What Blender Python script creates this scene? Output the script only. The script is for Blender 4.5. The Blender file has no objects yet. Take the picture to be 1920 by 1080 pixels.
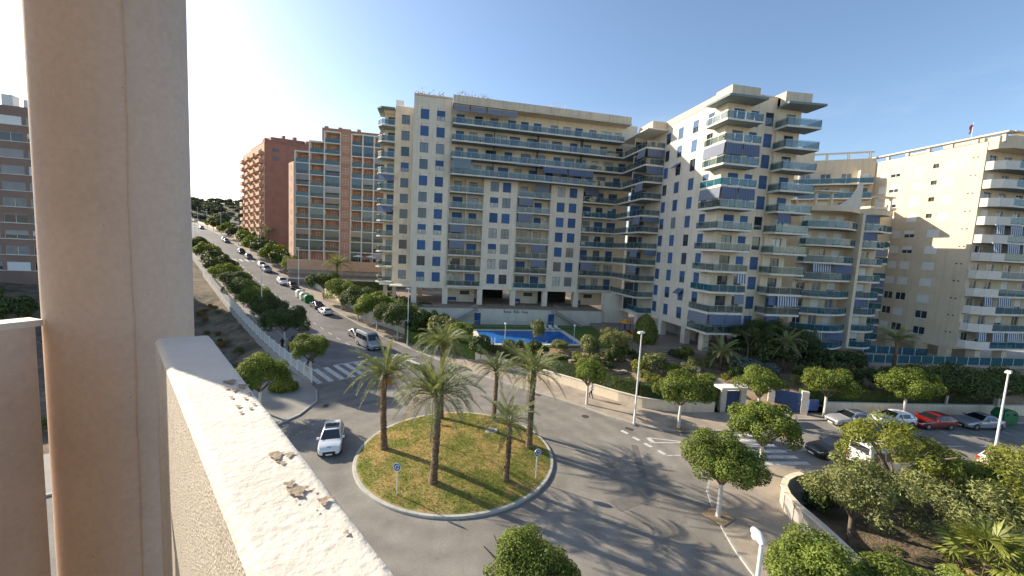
import bpy, math, random
import numpy as np
from mathutils import Vector, Matrix
PI = math.pi
rad = math.radians
scn = bpy.context.scene
COL = scn.collection
rng = random.Random(7)

# ------------------------------------------------------------------ camera
cam_data = bpy.data.cameras.new('camera')
cam = bpy.data.objects.new('camera', cam_data)
COL.objects.link(cam)
cam_data.sensor_width = 36.0
cam_data.lens = 735 / 1920 * 36
cam_data.clip_start = 0.05
cam_data.clip_end = 4000
cam.matrix_world = Matrix(((0.97990331, -0.03271510, -0.19677204, 0.0),
                           (-0.19251624, 0.10314200, -0.97585820, 0.0),
                           (0.05222076, 0.99412849, 0.09477100, 16.0),
                           (0, 0, 0, 1)))
scn.camera = cam

# ------------------------------------------------------------------ light
SUN_EL = rad(24.5)
SUN_AZ = rad(-52.0)                      # from +Y, towards -X
sun_dir = Vector((math.sin(SUN_AZ) * math.cos(SUN_EL), math.cos(SUN_AZ) * math.cos(SUN_EL), math.sin(SUN_EL)))
sd = bpy.data.lights.new('sun', 'SUN')
sd.energy = 4.4
sd.angle = rad(0.55)
sd.color = (1.0, 0.88, 0.70)
so = bpy.data.objects.new('sun', sd)
COL.objects.link(so)
so.rotation_euler = sun_dir.to_track_quat('Z', 'Y').to_euler()

world = bpy.data.worlds.new('World')
scn.world = world
world.use_nodes = True
wn = world.node_tree.nodes
wl = world.node_tree.links
wn.clear()
w_out = wn.new('ShaderNodeOutputWorld')
w_bg = wn.new('ShaderNodeBackground')
w_bg.inputs['Strength'].default_value = 0.113
sky = wn.new('ShaderNodeTexSky')
sky.sky_type = 'NISHITA'
sky.sun_disc = False
sky.sun_elevation = SUN_EL
sky.sun_rotation = SUN_AZ
sky.altitude = 50
sky.air_density = 1.0
sky.dust_density = 1.0
sky.ozone_density = 2.2
# thin white cloud veils low in the sky
w_tc = wn.new('ShaderNodeTexCoord')
w_map = wn.new('ShaderNodeMapping')
w_map.inputs['Scale'].default_value = (1.3, 1.3, 4.2)
w_noise = wn.new('ShaderNodeTexNoise')
w_noise.inputs['Scale'].default_value = 2.2
w_noise.inputs['Detail'].default_value = 8
w_noise.inputs['Roughness'].default_value = 0.62
w_ramp = wn.new('ShaderNodeValToRGB')
w_ramp.color_ramp.elements[0].position = 0.46
w_ramp.color_ramp.elements[0].color = (0, 0, 0, 1)
w_ramp.color_ramp.elements[1].position = 0.78
w_ramp.color_ramp.elements[1].color = (0.42, 0.42, 0.42, 1)
w_sep = wn.new('ShaderNodeSeparateXYZ')
w_fade = wn.new('ShaderNodeMapRange')
w_fade.inputs['From Min'].default_value = 0.34
w_fade.inputs['From Max'].default_value = 0.05
w_mul = wn.new('ShaderNodeMath')
w_mul.operation = 'MULTIPLY'
w_mix = wn.new('ShaderNodeMixRGB')
w_mix.inputs['Color2'].default_value = (9.5, 9.0, 8.4, 1)
wl.new(w_tc.outputs['Generated'], w_map.inputs['Vector'])
wl.new(w_map.outputs['Vector'], w_noise.inputs['Vector'])
wl.new(w_noise.outputs['Fac'], w_ramp.inputs['Fac'])
wl.new(w_tc.outputs['Generated'], w_sep.inputs['Vector'])
wl.new(w_sep.outputs['Z'], w_fade.inputs['Value'])
wl.new(w_ramp.outputs['Color'], w_mul.inputs[0])
wl.new(w_fade.outputs['Result'], w_mul.inputs[1])
wl.new(w_mul.outputs['Value'], w_mix.inputs['Fac'])
wl.new(sky.outputs['Color'], w_mix.inputs['Color1'])
wl.new(w_mix.outputs['Color'], w_bg.inputs['Color'])
wl.new(w_bg.outputs['Background'], w_out.inputs['Surface'])

scn.view_settings.view_transform = 'Standard'
scn.view_settings.look = 'None'
scn.view_settings.gamma = 1.0
scn.view_settings.use_curve_mapping = False
scn.view_settings.exposure = 1.02

# ------------------------------------------------------------------ materials
MATS = {}


def mat(name, col, rough=0.8, var=0.12, scale=1.5, bump=0.0, bscale=30.0, metal=0.0, rand=0.0, spec=0.4,
        streak=0.0, island=0.0, trans=0.0, col2=None, c2scale=0.5, c2lo=0.45, c2hi=0.6, bdist=0.02, coords='pos', coat=0.0):
    """plain procedural surface: base colour with noise, optional streaks, second tone and bump"""
    if name in MATS:
        return MATS[name]
    m = bpy.data.materials.new(name)
    m.use_nodes = True
    n, l = m.node_tree.nodes, m.node_tree.links
    b = n['Principled BSDF']
    b.inputs['Roughness'].default_value = rough
    b.inputs['Metallic'].default_value = metal
    b.inputs['Specular IOR Level'].default_value = spec
    if coat:
        b.inputs['Coat Weight'].default_value = coat
        b.inputs['Coat Roughness'].default_value = 0.05
    if coords == 'pos':
        vec = n.new('ShaderNodeNewGeometry').outputs['Position']
    else:
        vec = n.new('ShaderNodeTexCoord').outputs['Object']
    cur = None
    rgb = n.new('ShaderNodeRGB')
    rgb.outputs[0].default_value = (*col, 1)
    cur = rgb.outputs[0]
    if col2 is not None:
        t = n.new('ShaderNodeTexNoise')
        t.inputs['Scale'].default_value = c2scale
        t.inputs['Detail'].default_value = 6
        t.inputs['Roughness'].default_value = 0.65
        l.new(vec, t.inputs['Vector'])
        r = n.new('ShaderNodeMapRange')
        r.inputs['From Min'].default_value = c2lo
        r.inputs['From Max'].default_value = c2hi
        l.new(t.outputs['Fac'], r.inputs['Value'])
        mx = n.new('ShaderNodeMixRGB')
        mx.inputs['Color2'].default_value = (*col2, 1)
        l.new(r.outputs['Result'], mx.inputs['Fac'])
        l.new(cur, mx.inputs['Color1'])
        cur = mx.outputs['Color']
    fac = None

    def mulfac(sock, lo, hi, fmin=0.3, fmax=0.7):
        nonlocal fac
        r = n.new('ShaderNodeMapRange')
        r.inputs['From Min'].default_value = fmin
        r.inputs['From Max'].default_value = fmax
        r.inputs['To Min'].default_value = lo
        r.inputs['To Max'].default_value = hi
        l.new(sock, r.inputs['Value'])
        if fac is None:
            fac = r.outputs['Result']
        else:
            q = n.new('ShaderNodeMath')
            q.operation = 'MULTIPLY'
            l.new(fac, q.inputs[0])
            l.new(r.outputs['Result'], q.inputs[1])
            fac = q.outputs['Value']
    if var:
        t = n.new('ShaderNodeTexNoise')
        t.inputs['Scale'].default_value = scale
        t.inputs['Detail'].default_value = 7
        t.inputs['Roughness'].default_value = 0.65
        l.new(vec, t.inputs['Vector'])
        mulfac(t.outputs['Fac'], 1 - var, 1 + var)
    if streak:
        mp = n.new('ShaderNodeMapping')
        mp.inputs['Scale'].default_value = (2.2, 2.2, 0.13)
        t = n.new('ShaderNodeTexNoise')
        t.inputs['Scale'].default_value = 1.4
        t.inputs['Detail'].default_value = 6
        l.new(vec, mp.inputs['Vector'])
        l.new(mp.outputs['Vector'], t.inputs['Vector'])
        mulfac(t.outputs['Fac'], 1 + streak * 0.3, 1 - streak, 0.5, 0.8)
    if rand:
        oi = n.new('ShaderNodeObjectInfo')
        mulfac(oi.outputs['Random'], 1 - rand, 1 + rand, 0, 1)
    if island:
        g = n.new('ShaderNodeNewGeometry')
        mulfac(g.outputs['Random Per Island'], 1 - island, 1 + island, 0, 1)
    if fac is not None:
        mx = n.new('ShaderNodeMixRGB')
        mx.blend_type = 'MULTIPLY'
        mx.inputs['Fac'].default_value = 1
        l.new(cur, mx.inputs['Color1'])
        l.new(fac, mx.inputs['Color2'])
        cur = mx.outputs['Color']
    l.new(cur, b.inputs['Base Color'])
    if bump:
        t = n.new('ShaderNodeTexNoise')
        t.inputs['Scale'].default_value = bscale
        t.inputs['Detail'].default_value = 5
        l.new(vec, t.inputs['Vector'])
        bp = n.new('ShaderNodeBump')
        bp.inputs['Strength'].default_value = bump
        bp.inputs['Distance'].default_value = bdist
        l.new(t.outputs['Fac'], bp.inputs['Height'])
        l.new(bp.outputs['Normal'], b.inputs['Normal'])
    if trans:
        tr = n.new('ShaderNodeBsdfTranslucent')
        mg = n.new('ShaderNodeMixRGB')
        mg.blend_type = 'MULTIPLY'
        mg.inputs['Fac'].default_value = 1
        mg.inputs['Color2'].default_value = (1.25, 1.2, 0.45, 1)
        l.new(cur, mg.inputs['Color1'])
        l.new(mg.outputs['Color'], tr.inputs['Color'])
        ms = n.new('ShaderNodeMixShader')
        ms.inputs['Fac'].default_value = trans
        l.new(b.outputs[0], ms.inputs[1])
        l.new(tr.outputs[0], ms.inputs[2])
        l.new(ms.outputs[0], n['Material Output'].inputs['Surface'])
    MATS[name] = m
    return m


def stripes(name, c1, c2, period=0.28, duty=0.5, rough=0.85):
    m = bpy.data.materials.new(name)
    m.use_nodes = True
    n, l = m.node_tree.nodes, m.node_tree.links
    b = n['Principled BSDF']
    b.inputs['Roughness'].default_value = rough
    tc = n.new('ShaderNodeTexCoord')
    sx = n.new('ShaderNodeSeparateXYZ')
    l.new(tc.outputs['Object'], sx.inputs[0])
    d = n.new('ShaderNodeMath'); d.operation = 'DIVIDE'; d.inputs[1].default_value = period
    f = n.new('ShaderNodeMath'); f.operation = 'FRACT'
    g = n.new('ShaderNodeMath'); g.operation = 'GREATER_THAN'; g.inputs[1].default_value = duty
    l.new(sx.outputs['X'], d.inputs[0]); l.new(d.outputs[0], f.inputs[0]); l.new(f.outputs[0], g.inputs[0])
    mx = n.new('ShaderNodeMixRGB')
    mx.inputs['Color1'].default_value = (*c1, 1)
    mx.inputs['Color2'].default_value = (*c2, 1)
    l.new(g.outputs[0], mx.inputs['Fac'])
    l.new(mx.outputs[0], b.inputs['Base Color'])
    tr = n.new('ShaderNodeBsdfTranslucent')
    l.new(mx.outputs[0], tr.inputs['Color'])
    ms = n.new('ShaderNodeMixShader'); ms.inputs['Fac'].default_value = 0.25
    l.new(b.outputs[0], ms.inputs[1]); l.new(tr.outputs[0], ms.inputs[2])
    l.new(ms.outputs[0], n['Material Output'].inputs['Surface'])
    MATS[name] = m
    return m


def clear_glass(name, tint, opac=0.25, gloss=0.18, rough=0.03):
    m = bpy.data.materials.new(name)
    m.use_nodes = True
    n, l = m.node_tree.nodes, m.node_tree.links
    n.remove(n['Principled BSDF'])
    tr = n.new('ShaderNodeBsdfTransparent'); tr.inputs['Color'].default_value = (*[0.45 + 0.55 * c for c in tint], 1)
    df = n.new('ShaderNodeBsdfDiffuse'); df.inputs['Color'].default_value = (*tint, 1)
    gl = n.new('ShaderNodeBsdfGlossy'); gl.inputs['Roughness'].default_value = rough
    m1 = n.new('ShaderNodeMixShader'); m1.inputs['Fac'].default_value = opac
    m2 = n.new('ShaderNodeMixShader')
    lw = n.new('ShaderNodeLayerWeight'); lw.inputs['Blend'].default_value = 0.35
    mr = n.new('ShaderNodeMapRange'); mr.inputs['To Min'].default_value = gloss * 0.5; mr.inputs['To Max'].default_value = min(1, gloss * 3)
    l.new(lw.outputs['Fresnel'], mr.inputs['Value']); l.new(mr.outputs['Result'], m2.inputs['Fac'])
    l.new(tr.outputs[0], m1.inputs[1]); l.new(df.outputs[0], m1.inputs[2])
    l.new(m1.outputs[0], m2.inputs[1]); l.new(gl.outputs[0], m2.inputs[2])
    l.new(m2.outputs[0], n['Material Output'].inputs['Surface'])
    MATS[name] = m
    return m


def worn_asphalt(name, col, ring):
    m = mat(name, col, 0.85, 0.20, 0.35, 0.3, 60, col2=tuple(c * 1.3 for c in col), c2scale=0.16, c2lo=0.42, c2hi=0.62)
    n, l = m.node_tree.nodes, m.node_tree.links
    b = n['Principled BSDF']
    src = b.inputs['Base Color'].links[0].from_socket
    pos = n.new('ShaderNodeNewGeometry').outputs['Position']
    # fine grain
    gr = n.new('ShaderNodeTexNoise'); gr.inputs['Scale'].default_value = 14; gr.inputs['Detail'].default_value = 4
    l.new(pos, gr.inputs['Vector'])
    g1 = n.new('ShaderNodeMapRange'); g1.inputs['From Min'].default_value = .3; g1.inputs['From Max'].default_value = .7; g1.inputs['To Min'].default_value = .84; g1.inputs['To Max'].default_value = 1.16
    l.new(gr.outputs['Fac'], g1.inputs['Value'])
    # cracks: thin voronoi borders shown only in patches
    vo = n.new('ShaderNodeTexVoronoi'); vo.feature = 'DISTANCE_TO_EDGE'; vo.inputs['Scale'].default_value = .33
    wn_ = n.new('ShaderNodeTexNoise'); wn_.inputs['Scale'].default_value = 1.1; wn_.inputs['Detail'].default_value = 5
    ad = n.new('ShaderNodeVectorMath'); ad.operation = 'MULTIPLY_ADD'; ad.inputs[1].default_value = (1.6, 1.6, 0)
    l.new(pos, wn_.inputs['Vector']); l.new(wn_.outputs['Color'], ad.inputs[0]); l.new(pos, ad.inputs[2]); l.new(ad.outputs['Vector'], vo.inputs['Vector'])
    cr = n.new('ShaderNodeMapRange'); cr.inputs['From Min'].default_value = .002; cr.inputs['From Max'].default_value = .008; cr.inputs['To Min'].default_value = .84; cr.inputs['To Max'].default_value = 1.0
    l.new(vo.outputs['Distance'], cr.inputs['Value'])
    # oil and tyre wear
    ol = n.new('ShaderNodeTexNoise'); ol.inputs['Scale'].default_value = .55; ol.inputs['Detail'].default_value = 8; ol.inputs['Roughness'].default_value = .7
    l.new(pos, ol.inputs['Vector'])
    o1 = n.new('ShaderNodeMapRange'); o1.inputs['From Min'].default_value = .58; o1.inputs['From Max'].default_value = .72; o1.inputs['To Min'].default_value = 1.0; o1.inputs['To Max'].default_value = .80
    l.new(ol.outputs['Fac'], o1.inputs['Value'])
    socks = [g1.outputs[0], cr.outputs[0], o1.outputs[0]]
    if ring:
        ds = n.new('ShaderNodeVectorMath'); ds.operation = 'DISTANCE'; ds.inputs[1].default_value = (2.21, 29.41, 0)
        l.new(pos, ds.inputs[0])
        sn = n.new('ShaderNodeMath'); sn.operation = 'MULTIPLY'; sn.inputs[1].default_value = 3.5
        l.new(ds.outputs['Value'], sn.inputs[0])
        si = n.new('ShaderNodeMath'); si.operation = 'SINE'; l.new(sn.outputs[0], si.inputs[0])
        s1 = n.new('ShaderNodeMapRange'); s1.inputs['From Min'].default_value = -1; s1.inputs['To Min'].default_value = .93; s1.inputs['To Max'].default_value = 1.05
        l.new(si.outputs[0], s1.inputs['Value'])
        socks.append(s1.outputs[0])
    cur = src
    for q in socks:
        mx = n.new('ShaderNodeMixRGB'); mx.blend_type = 'MULTIPLY'; mx.inputs['Fac'].default_value = 1
        l.new(cur, mx.inputs['Color1']); l.new(q, mx.inputs['Color2'])
        cur = mx.outputs['Color']
    l.new(cur, b.inputs['Base Color'])


worn_asphalt('asphalt', (0.205, 0.186, 0.16), True)
worn_asphalt('asphalt_dark', (0.145, 0.137, 0.13), False)
mat('road_paint', (0.58, 0.57, 0.54), 0.8, 0.25, 5.0, col2=(0.34, 0.33, 0.31), c2scale=2.2, c2lo=.52, c2hi=.66)
mat('pavement', (0.40, 0.33, 0.25), 0.85, 0.14, 0.7, 0.2, 25, col2=(0.29, 0.245, 0.20), c2scale=0.25)
mat('pavement_grey', (0.30, 0.28, 0.25), 0.85, 0.14, 0.7, 0.2, 25)
mat('kerb_stone', (0.44, 0.42, 0.37), 0.85, 0.18, 2.0, 0.2, 20, rand=0.10)
mat('earth', (0.30, 0.205, 0.125), 0.95, 0.3, 0.8, 0.6, 8, col2=(0.32, 0.235, 0.15), c2scale=0.3, bdist=0.1)
mat('lot_earth', (0.185, 0.135, 0.09), 0.95, 0.35, 0.9, 0.8, 6, col2=(0.075, 0.07, 0.042), c2scale=0.35, bdist=0.15)  # darkened so the colour carries the shade over the vacant lot
mat('hill_earth', (0.085, 0.085, 0.045), 0.95, 0.35, 0.05, col2=(0.05, 0.06, 0.03), c2scale=0.03)
mat('lawn', (0.18, 0.19, 0.036), 0.95, 0.25, 2.5, 0.8, 18, col2=(0.40, 0.29, 0.11), c2scale=0.42, c2lo=0.44, c2hi=0.60, bdist=0.05)
mat('grass_blade', (0.195, 0.225, 0.042), 0.8, 0.2, 2.5, col2=(0.45, 0.33, 0.135), c2scale=0.42, c2lo=0.44, c2hi=0.60, island=0.35, trans=0.25)
mat('cream_wall', (0.76, 0.665, 0.525), 0.9, 0.08, 0.5, 0.06, 20, streak=0.16)
mat('cream_wall_warm', (0.77, 0.655, 0.49), 0.9, 0.08, 0.5, 0.06, 20, streak=0.18)
mat('cream_parapet', (0.62, 0.52, 0.38), 0.9, 0.10, 0.5, 0.1, 15, streak=0.28)
mat('tower_wall', (0.68, 0.57, 0.41), 0.9, 0.09, 0.35, 0.08, 20, streak=0.14)
mat('slab_white', (0.74, 0.69, 0.60), 0.85, 0.08, 1.0)
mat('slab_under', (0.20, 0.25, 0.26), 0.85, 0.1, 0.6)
mat('pale_stone', (0.68, 0.62, 0.52), 0.85, 0.08, 0.6, 0.1, 20, streak=0.1)
mat('white_paint', (0.80, 0.78, 0.74), 0.55, 0.06, 1.0)
mat('white_metal', (0.74, 0.74, 0.71), 0.4, 0.05, 1.0)
mat('frame_blue', (0.09, 0.13, 0.20), 0.5, 0.05, 2)
mat('frame_white', (0.72, 0.71, 0.68), 0.5, 0.05, 2)
mat('frame_dark', (0.06, 0.065, 0.07), 0.5, 0.05, 2)
mat('shutter_blue', (0.068, 0.148, 0.31), 0.6, 0.08, 2, rand=0.25)
mat('shutter_white', (0.86, 0.85, 0.81), 0.6, 0.05, 2, rand=0.06)
mat('shutter_tan', (0.40, 0.32, 0.24), 0.7, 0.08, 2, rand=0.15)
mat('pane', (0.035, 0.05, 0.065), 0.06, 0.2, 0.3, spec=0.9, rand=0.5)
mat('pane_bright', (0.46, 0.45, 0.41), 0.2, 0.35, 2.2, spec=0.7, rand=0.3)
mat('pane_curtain', (0.20, 0.225, 0.25), 0.12, 0.25, 1.6, spec=0.8, rand=0.35)
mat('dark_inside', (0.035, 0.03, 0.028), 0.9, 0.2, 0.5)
mat('door_blue', (0.035, 0.085, 0.26), 0.5, 0.1, 2)
clear_glass('rail_glass', (0.20, 0.32, 0.33), 0.13, 0.10)
clear_glass('rail_teal', (0.03, 0.16, 0.21), 0.62, 0.14)
clear_glass('enclosure_glass', (0.14, 0.22, 0.23), 0.25, 0.18)
mat('rail_metal', (0.42, 0.45, 0.46), 0.35, 0.05, 2, metal=0.6)
stripes('awning_blue', (0.10, 0.14, 0.24), (0.21, 0.26, 0.36), 0.26, 0.5)
stripes('awning_white_blue', (0.06, 0.10, 0.20), (0.72, 0.74, 0.78), 0.42, 0.45)
stripes('awning_grey', (0.22, 0.25, 0.32), (0.28, 0.31, 0.38), 0.2, 0.5)
mat('brick_red', (0.38, 0.175, 0.12), 0.9, 0.14, 0.5, 0.1, 20, streak=0.1)  # lightened so the colour stands in for haze over the distant tower
mat('brick_orange', (0.44, 0.235, 0.145), 0.9, 0.12, 0.5, 0.1, 20, streak=0.08)
mat('brick_salmon', (0.58, 0.37, 0.25), 0.9, 0.10, 0.5, 0.1, 20)
mat('brown_band', (0.30, 0.20, 0.155), 0.9, 0.12, 0.5)  # lightened in place of haze in front of the banded block
mat('blind_grey', (0.38, 0.37, 0.36), 0.7, 0.1, 1.0, rand=0.25)
mat('green_plastic', (0.02, 0.17, 0.06), 0.45, 0.12, 2)
mat('white_plastic', (0.66, 0.66, 0.58), 0.5, 0.1, 2)
mat('black_rubber', (0.018, 0.018, 0.018), 0.85, 0.1, 4)
mat('dark_plastic', (0.03, 0.03, 0.033), 0.6, 0.1, 4)
mat('alloy', (0.50, 0.50, 0.52), 0.3, 0.05, 3, metal=0.9)
mat('car_glass', (0.012, 0.016, 0.02), 0.04, 0.1, 1, spec=1.0)
mat('headlight', (0.70, 0.72, 0.74), 0.12, 0.05, 2, spec=0.9)
mat('tail_light', (0.40, 0.015, 0.012), 0.2, 0.1, 2, spec=0.8)
mat('plate', (0.72, 0.72, 0.68), 0.5, 0.03, 4)
for nm, c in dict(paint_white=(0.78, 0.79, 0.80), paint_silver=(0.34, 0.35, 0.36), paint_grey=(0.15, 0.16, 0.17), paint_black=(0.018, 0.02, 0.024),
                  paint_red=(0.20, 0.012, 0.012), paint_blue=(0.02, 0.06, 0.17), paint_cream=(0.66, 0.63, 0.52)).items():
    mat(nm, c, 0.3, 0.03, 1, metal=0.25 if nm in ('paint_silver', 'paint_grey') else 0.0, coat=0.8)
mat('leaf_ficus', (0.165, 0.212, 0.042), 0.6, 0.35, 0.9, island=0.45, trans=0.32, rand=0.10, spec=0.25)
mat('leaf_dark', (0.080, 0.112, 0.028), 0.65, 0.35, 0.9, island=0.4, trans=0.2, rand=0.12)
mat('leaf_lime', (0.215, 0.235, 0.038), 0.6, 0.3, 0.9, island=0.4, trans=0.35, rand=0.08)
mat('leaf_olive', (0.20, 0.215, 0.075), 0.6, 0.3, 0.9, island=0.4, trans=0.25, rand=0.08)
mat('leaf_blue', (0.17, 0.21, 0.17), 0.7, 0.25, 0.9, island=0.3, trans=0.1)
mat('leaf_pine', (0.075, 0.09, 0.042), 0.7, 0.35, 0.4, island=0.4, trans=0.15, rand=0.2)
mat('leaf_dry', (0.30, 0.17, 0.045), 0.7, 0.3, 0.9, island=0.35, trans=0.2)
mat('frond', (0.225, 0.25, 0.115), 0.5, 0.25, 0.8, island=0.35, trans=0.25, rand=0.22, spec=0.45)
mat('frond_young', (0.25, 0.275, 0.13), 0.5, 0.2, 0.8, island=0.3, trans=0.3, rand=0.15)
mat('frond_old', (0.36, 0.25, 0.09), 0.7, 0.25, 0.8, island=0.35, trans=0.2, rand=0.2)
mat('frond_fan', (0.23, 0.255, 0.06), 0.5, 0.25, 0.8, island=0.35, trans=0.25, rand=0.2)
mat('date_fruit', (0.52, 0.27, 0.06), 0.6, 0.2, 4)
mat('bark', (0.16, 0.125, 0.09), 0.95, 0.3, 3, 0.5, 20)
mat('bark_palm', (0.22, 0.155, 0.10), 0.95, 0.35, 5, 0.6, 18, island=0.25)
mat('bark_white', (0.62, 0.60, 0.55), 0.9, 0.12, 3, 0.3, 20)
mat('pool_tile', (0.09, 0.38, 0.70), 0.4, 0.1, 0.5)
mat('rock', (0.34, 0.29, 0.23), 0.9, 0.25, 1.5, 0.5, 6, rand=0.2)
mat('cloth_navy', (0.02, 0.03, 0.06), 0.9, 0.1, 6)
mat('cloth_black', (0.015, 0.015, 0.017), 0.9, 0.1, 6)
mat('cloth_white', (0.60, 0.60, 0.58), 0.9, 0.1, 6)
mat('cloth_blue', (0.08, 0.14, 0.26), 0.9, 0.1, 6)
mat('cloth_ochre', (0.42, 0.25, 0.06), 0.9, 0.1, 6)
mat('skin', (0.44, 0.25, 0.17), 0.6, 0.08, 6)
mat('hair', (0.025, 0.018, 0.012), 0.7, 0.1, 8)
mat('orange_paint', (0.62, 0.25, 0.03), 0.5, 0.1, 2)
mat('red_paint', (0.45, 0.02, 0.02), 0.5, 0.1, 2)
mat('sign_blue', (0.02, 0.10, 0.36), 0.45, 0.04, 2)
mat('sign_back', (0.42, 0.43, 0.44), 0.45, 0.06, 2, metal=0.5)
mat('galvanised', (0.46, 0.47, 0.46), 0.45, 0.08, 2, metal=0.5)
mat('lamp_lens', (0.75, 0.74, 0.70), 0.25, 0.04, 2)
mat('manhole', (0.06, 0.06, 0.06), 0.7, 0.2, 6)
mat('concrete', (0.36, 0.335, 0.30), 0.9, 0.15, 1.0, 0.2, 20)
mat('plaza_tile', (0.30, 0.23, 0.17), 0.85, 0.14, 0.8, 0.1, 20, col2=(0.24, 0.19, 0.15), c2scale=0.3)
mat('lawn_pool', (0.10, 0.16, 0.025), 0.95, 0.25, 1.6, 0.7, 18, bdist=0.05)

# ------------------------------------------------------------------ mesh helpers


class MB:
    def __init__(s):
        s.v = []
        s.f = []
        s.m = []

    def quad(s, a, b, c, d, m=0):
        i = len(s.v)
        s.v += [tuple(a), tuple(b), tuple(c), tuple(d)]
        s.f.append((i, i + 1, i + 2, i + 3))
        s.m.append(m)

    def tri(s, a, b, c, m=0):
        i = len(s.v)
        s.v += [tuple(a), tuple(b), tuple(c)]
        s.f.append((i, i + 1, i + 2))
        s.m.append(m)

    def box(s, x0, x1, y0, y1, z0, z1, m=0):
        i = len(s.v)
        s.v += [(x0, y0, z0), (x1, y0, z0), (x1, y1, z0), (x0, y1, z0), (x0, y0, z1), (x1, y0, z1), (x1, y1, z1), (x0, y1, z1)]
        for q in ((0, 3, 2, 1), (4, 5, 6, 7), (0, 1, 5, 4), (1, 2, 6, 5), (2, 3, 7, 6), (3, 0, 4, 7)):
            s.f.append(tuple(i + k for k in q))
            s.m.append(m)
        return s

    def bar(s, a, b, w, h, m=0):
        """rectangular bar from a to b"""
        a = Vector(a); b = Vector(b)
        d = (b - a).normalized()
        r = d.cross(Vector((0, 0, 1)))
        if r.length < 1e-3:
            r = Vector((1, 0, 0))
        r.normalize()
        u = r.cross(d)
        i = len(s.v)
        for p in (a, b):
            for sx, sy in ((-1, -1), (1, -1), (1, 1), (-1, 1)):
                s.v.append(tuple(p + r * (sx * w / 2) + u * (sy * h / 2)))
        for q in ((0, 1, 2, 3), (7, 6, 5, 4), (0, 4, 5, 1), (1, 5, 6, 2), (2, 6, 7, 3), (3, 7, 4, 0)):
            s.f.append(tuple(i + k for k in q))
            s.m.append(m)
        return s

    def prism(s, pts, z0, z1, m=0, bottom=True):
        n = len(pts)
        i = len(s.v)
        for p in pts:
            s.v.append((p[0], p[1], z0 if not callable(z0) else z0(p)))
        for p in pts:
            s.v.append((p[0], p[1], z1 if not callable(z1) else z1(p)))
        for k in range(n):
            j = (k + 1) % n
            s.f.append((i + k, i + j, i + n + j, i + n + k)); s.m.append(m)
        s.f.append(tuple(i + n + k for k in range(n))); s.m.append(m)
        if bottom:
            s.f.append(tuple(i + k for k in reversed(range(n)))); s.m.append(m)
        return s

    def tube(s, pts, rs, n=8, m=0, cap=True):
        pts = [Vector(p) for p in pts]
        rings = []
        prev = None
        for k, p in enumerate(pts):
            d = (pts[min(k + 1, len(pts) - 1)] - pts[max(k - 1, 0)]).normalized()
            a = d.orthogonal().normalized() if prev is None else (prev - d * prev.dot(d)).normalized()
            prev = a
            b = d.cross(a)
            i = len(s.v)
            for j in range(n):
                t = 2 * PI * j / n
                s.v.append(tuple(p + (a * math.cos(t) + b * math.sin(t)) * rs[k]))
            rings.append(i)
        for k in range(len(rings) - 1):
            for j in range(n):
                jj = (j + 1) % n
                s.f.append((rings[k] + j, rings[k] + jj, rings[k + 1] + jj, rings[k + 1] + j)); s.m.append(m)
        if cap:
            s.f.append(tuple(rings[-1] + j for j in range(n))); s.m.append(m)
            s.f.append(tuple(rings[0] + j for j in reversed(range(n)))); s.m.append(m)
        return s

    def lathe(s, prof, n=12, c=(0, 0, 0), m=0, axis='z'):
        rings = []
        for r, z in prof:
            i = len(s.v)
            for j in range(n):
                t = 2 * PI * j / n
                x, y = r * math.cos(t), r * math.sin(t)
                if axis == 'z':
                    s.v.append((c[0] + x, c[1] + y, c[2] + z))
                else:
                    s.v.append((c[0] + x, c[1] + z, c[2] + y))
            rings.append(i)
        for k in range(len(rings) - 1):
            for j in range(n):
                jj = (j + 1) % n
                q = (rings[k] + j, rings[k] + jj, rings[k + 1] + jj, rings[k + 1] + j)
                s.f.append(q if axis == 'z' else q[::-1]); s.m.append(m)
        s.f.append(tuple(rings[-1] + j for j in range(n))); s.m.append(m)
        s.f.append(tuple(rings[0] + j for j in reversed(range(n)))); s.m.append(m)
        return s

    def mesh(s, name, mats=(), smooth=False, angle=35):
        me = bpy.data.meshes.new(name)
        me.from_pydata(s.v, [], s.f)
        for q in mats:
            me.materials.append(MATS[q] if isinstance(q, str) else q)
        if len(mats) > 1:
            me.polygons.foreach_set('material_index', s.m)
        if smooth:
            me.polygons.foreach_set('use_smooth', [True] * len(me.polygons))
            me.set_sharp_from_angle(angle=rad(angle))
        me.update()
        return me


def fast_mesh(name, V, nper, mname):
    """numpy verts, consecutive polygons of nper corners"""
    V = np.asarray(V, np.float32)
    nv = len(V)
    nf = nv // nper
    me = bpy.data.meshes.new(name)
    me.vertices.add(nv)
    me.vertices.foreach_set('co', V.ravel())
    me.loops.add(nv)
    me.loops.foreach_set('vertex_index', np.arange(nv, dtype=np.int32))
    me.polygons.add(nf)
    me.polygons.foreach_set('loop_start', np.arange(0, nv, nper, dtype=np.int32))
    me.update(calc_edges=True)
    me.materials.append(MATS[mname])
    return me


def obj(name, me, parent=None, loc=(0, 0, 0), rotz=0.0, m=None, scale=None, rot=None):
    o = bpy.data.objects.new(name, me)
    COL.objects.link(o)
    o.location = loc
    if rot is not None:
        o.rotation_euler = rot
    elif rotz:
        o.rotation_euler = (0, 0, rotz)
    if scale is not None:
        o.scale = scale if hasattr(scale, '__len__') else (scale,) * 3
    if parent is not None:
        o.parent = parent
    if m is not None and me is not None:
        mm = MATS[m]
        if not me.materials:
            me.materials.append(mm)
        elif me.materials[0] != mm:
            o.material_slots[0].link = 'OBJECT'
            o.material_slots[0].material = mm
    return o


def tag(o, label, cat=None, group=None, kind=None):
    if label:
        o['label'] = label
    if cat:
        o['category'] = cat
    if group:
        o['group'] = group
    if kind:
        o['kind'] = kind
    return o


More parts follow.
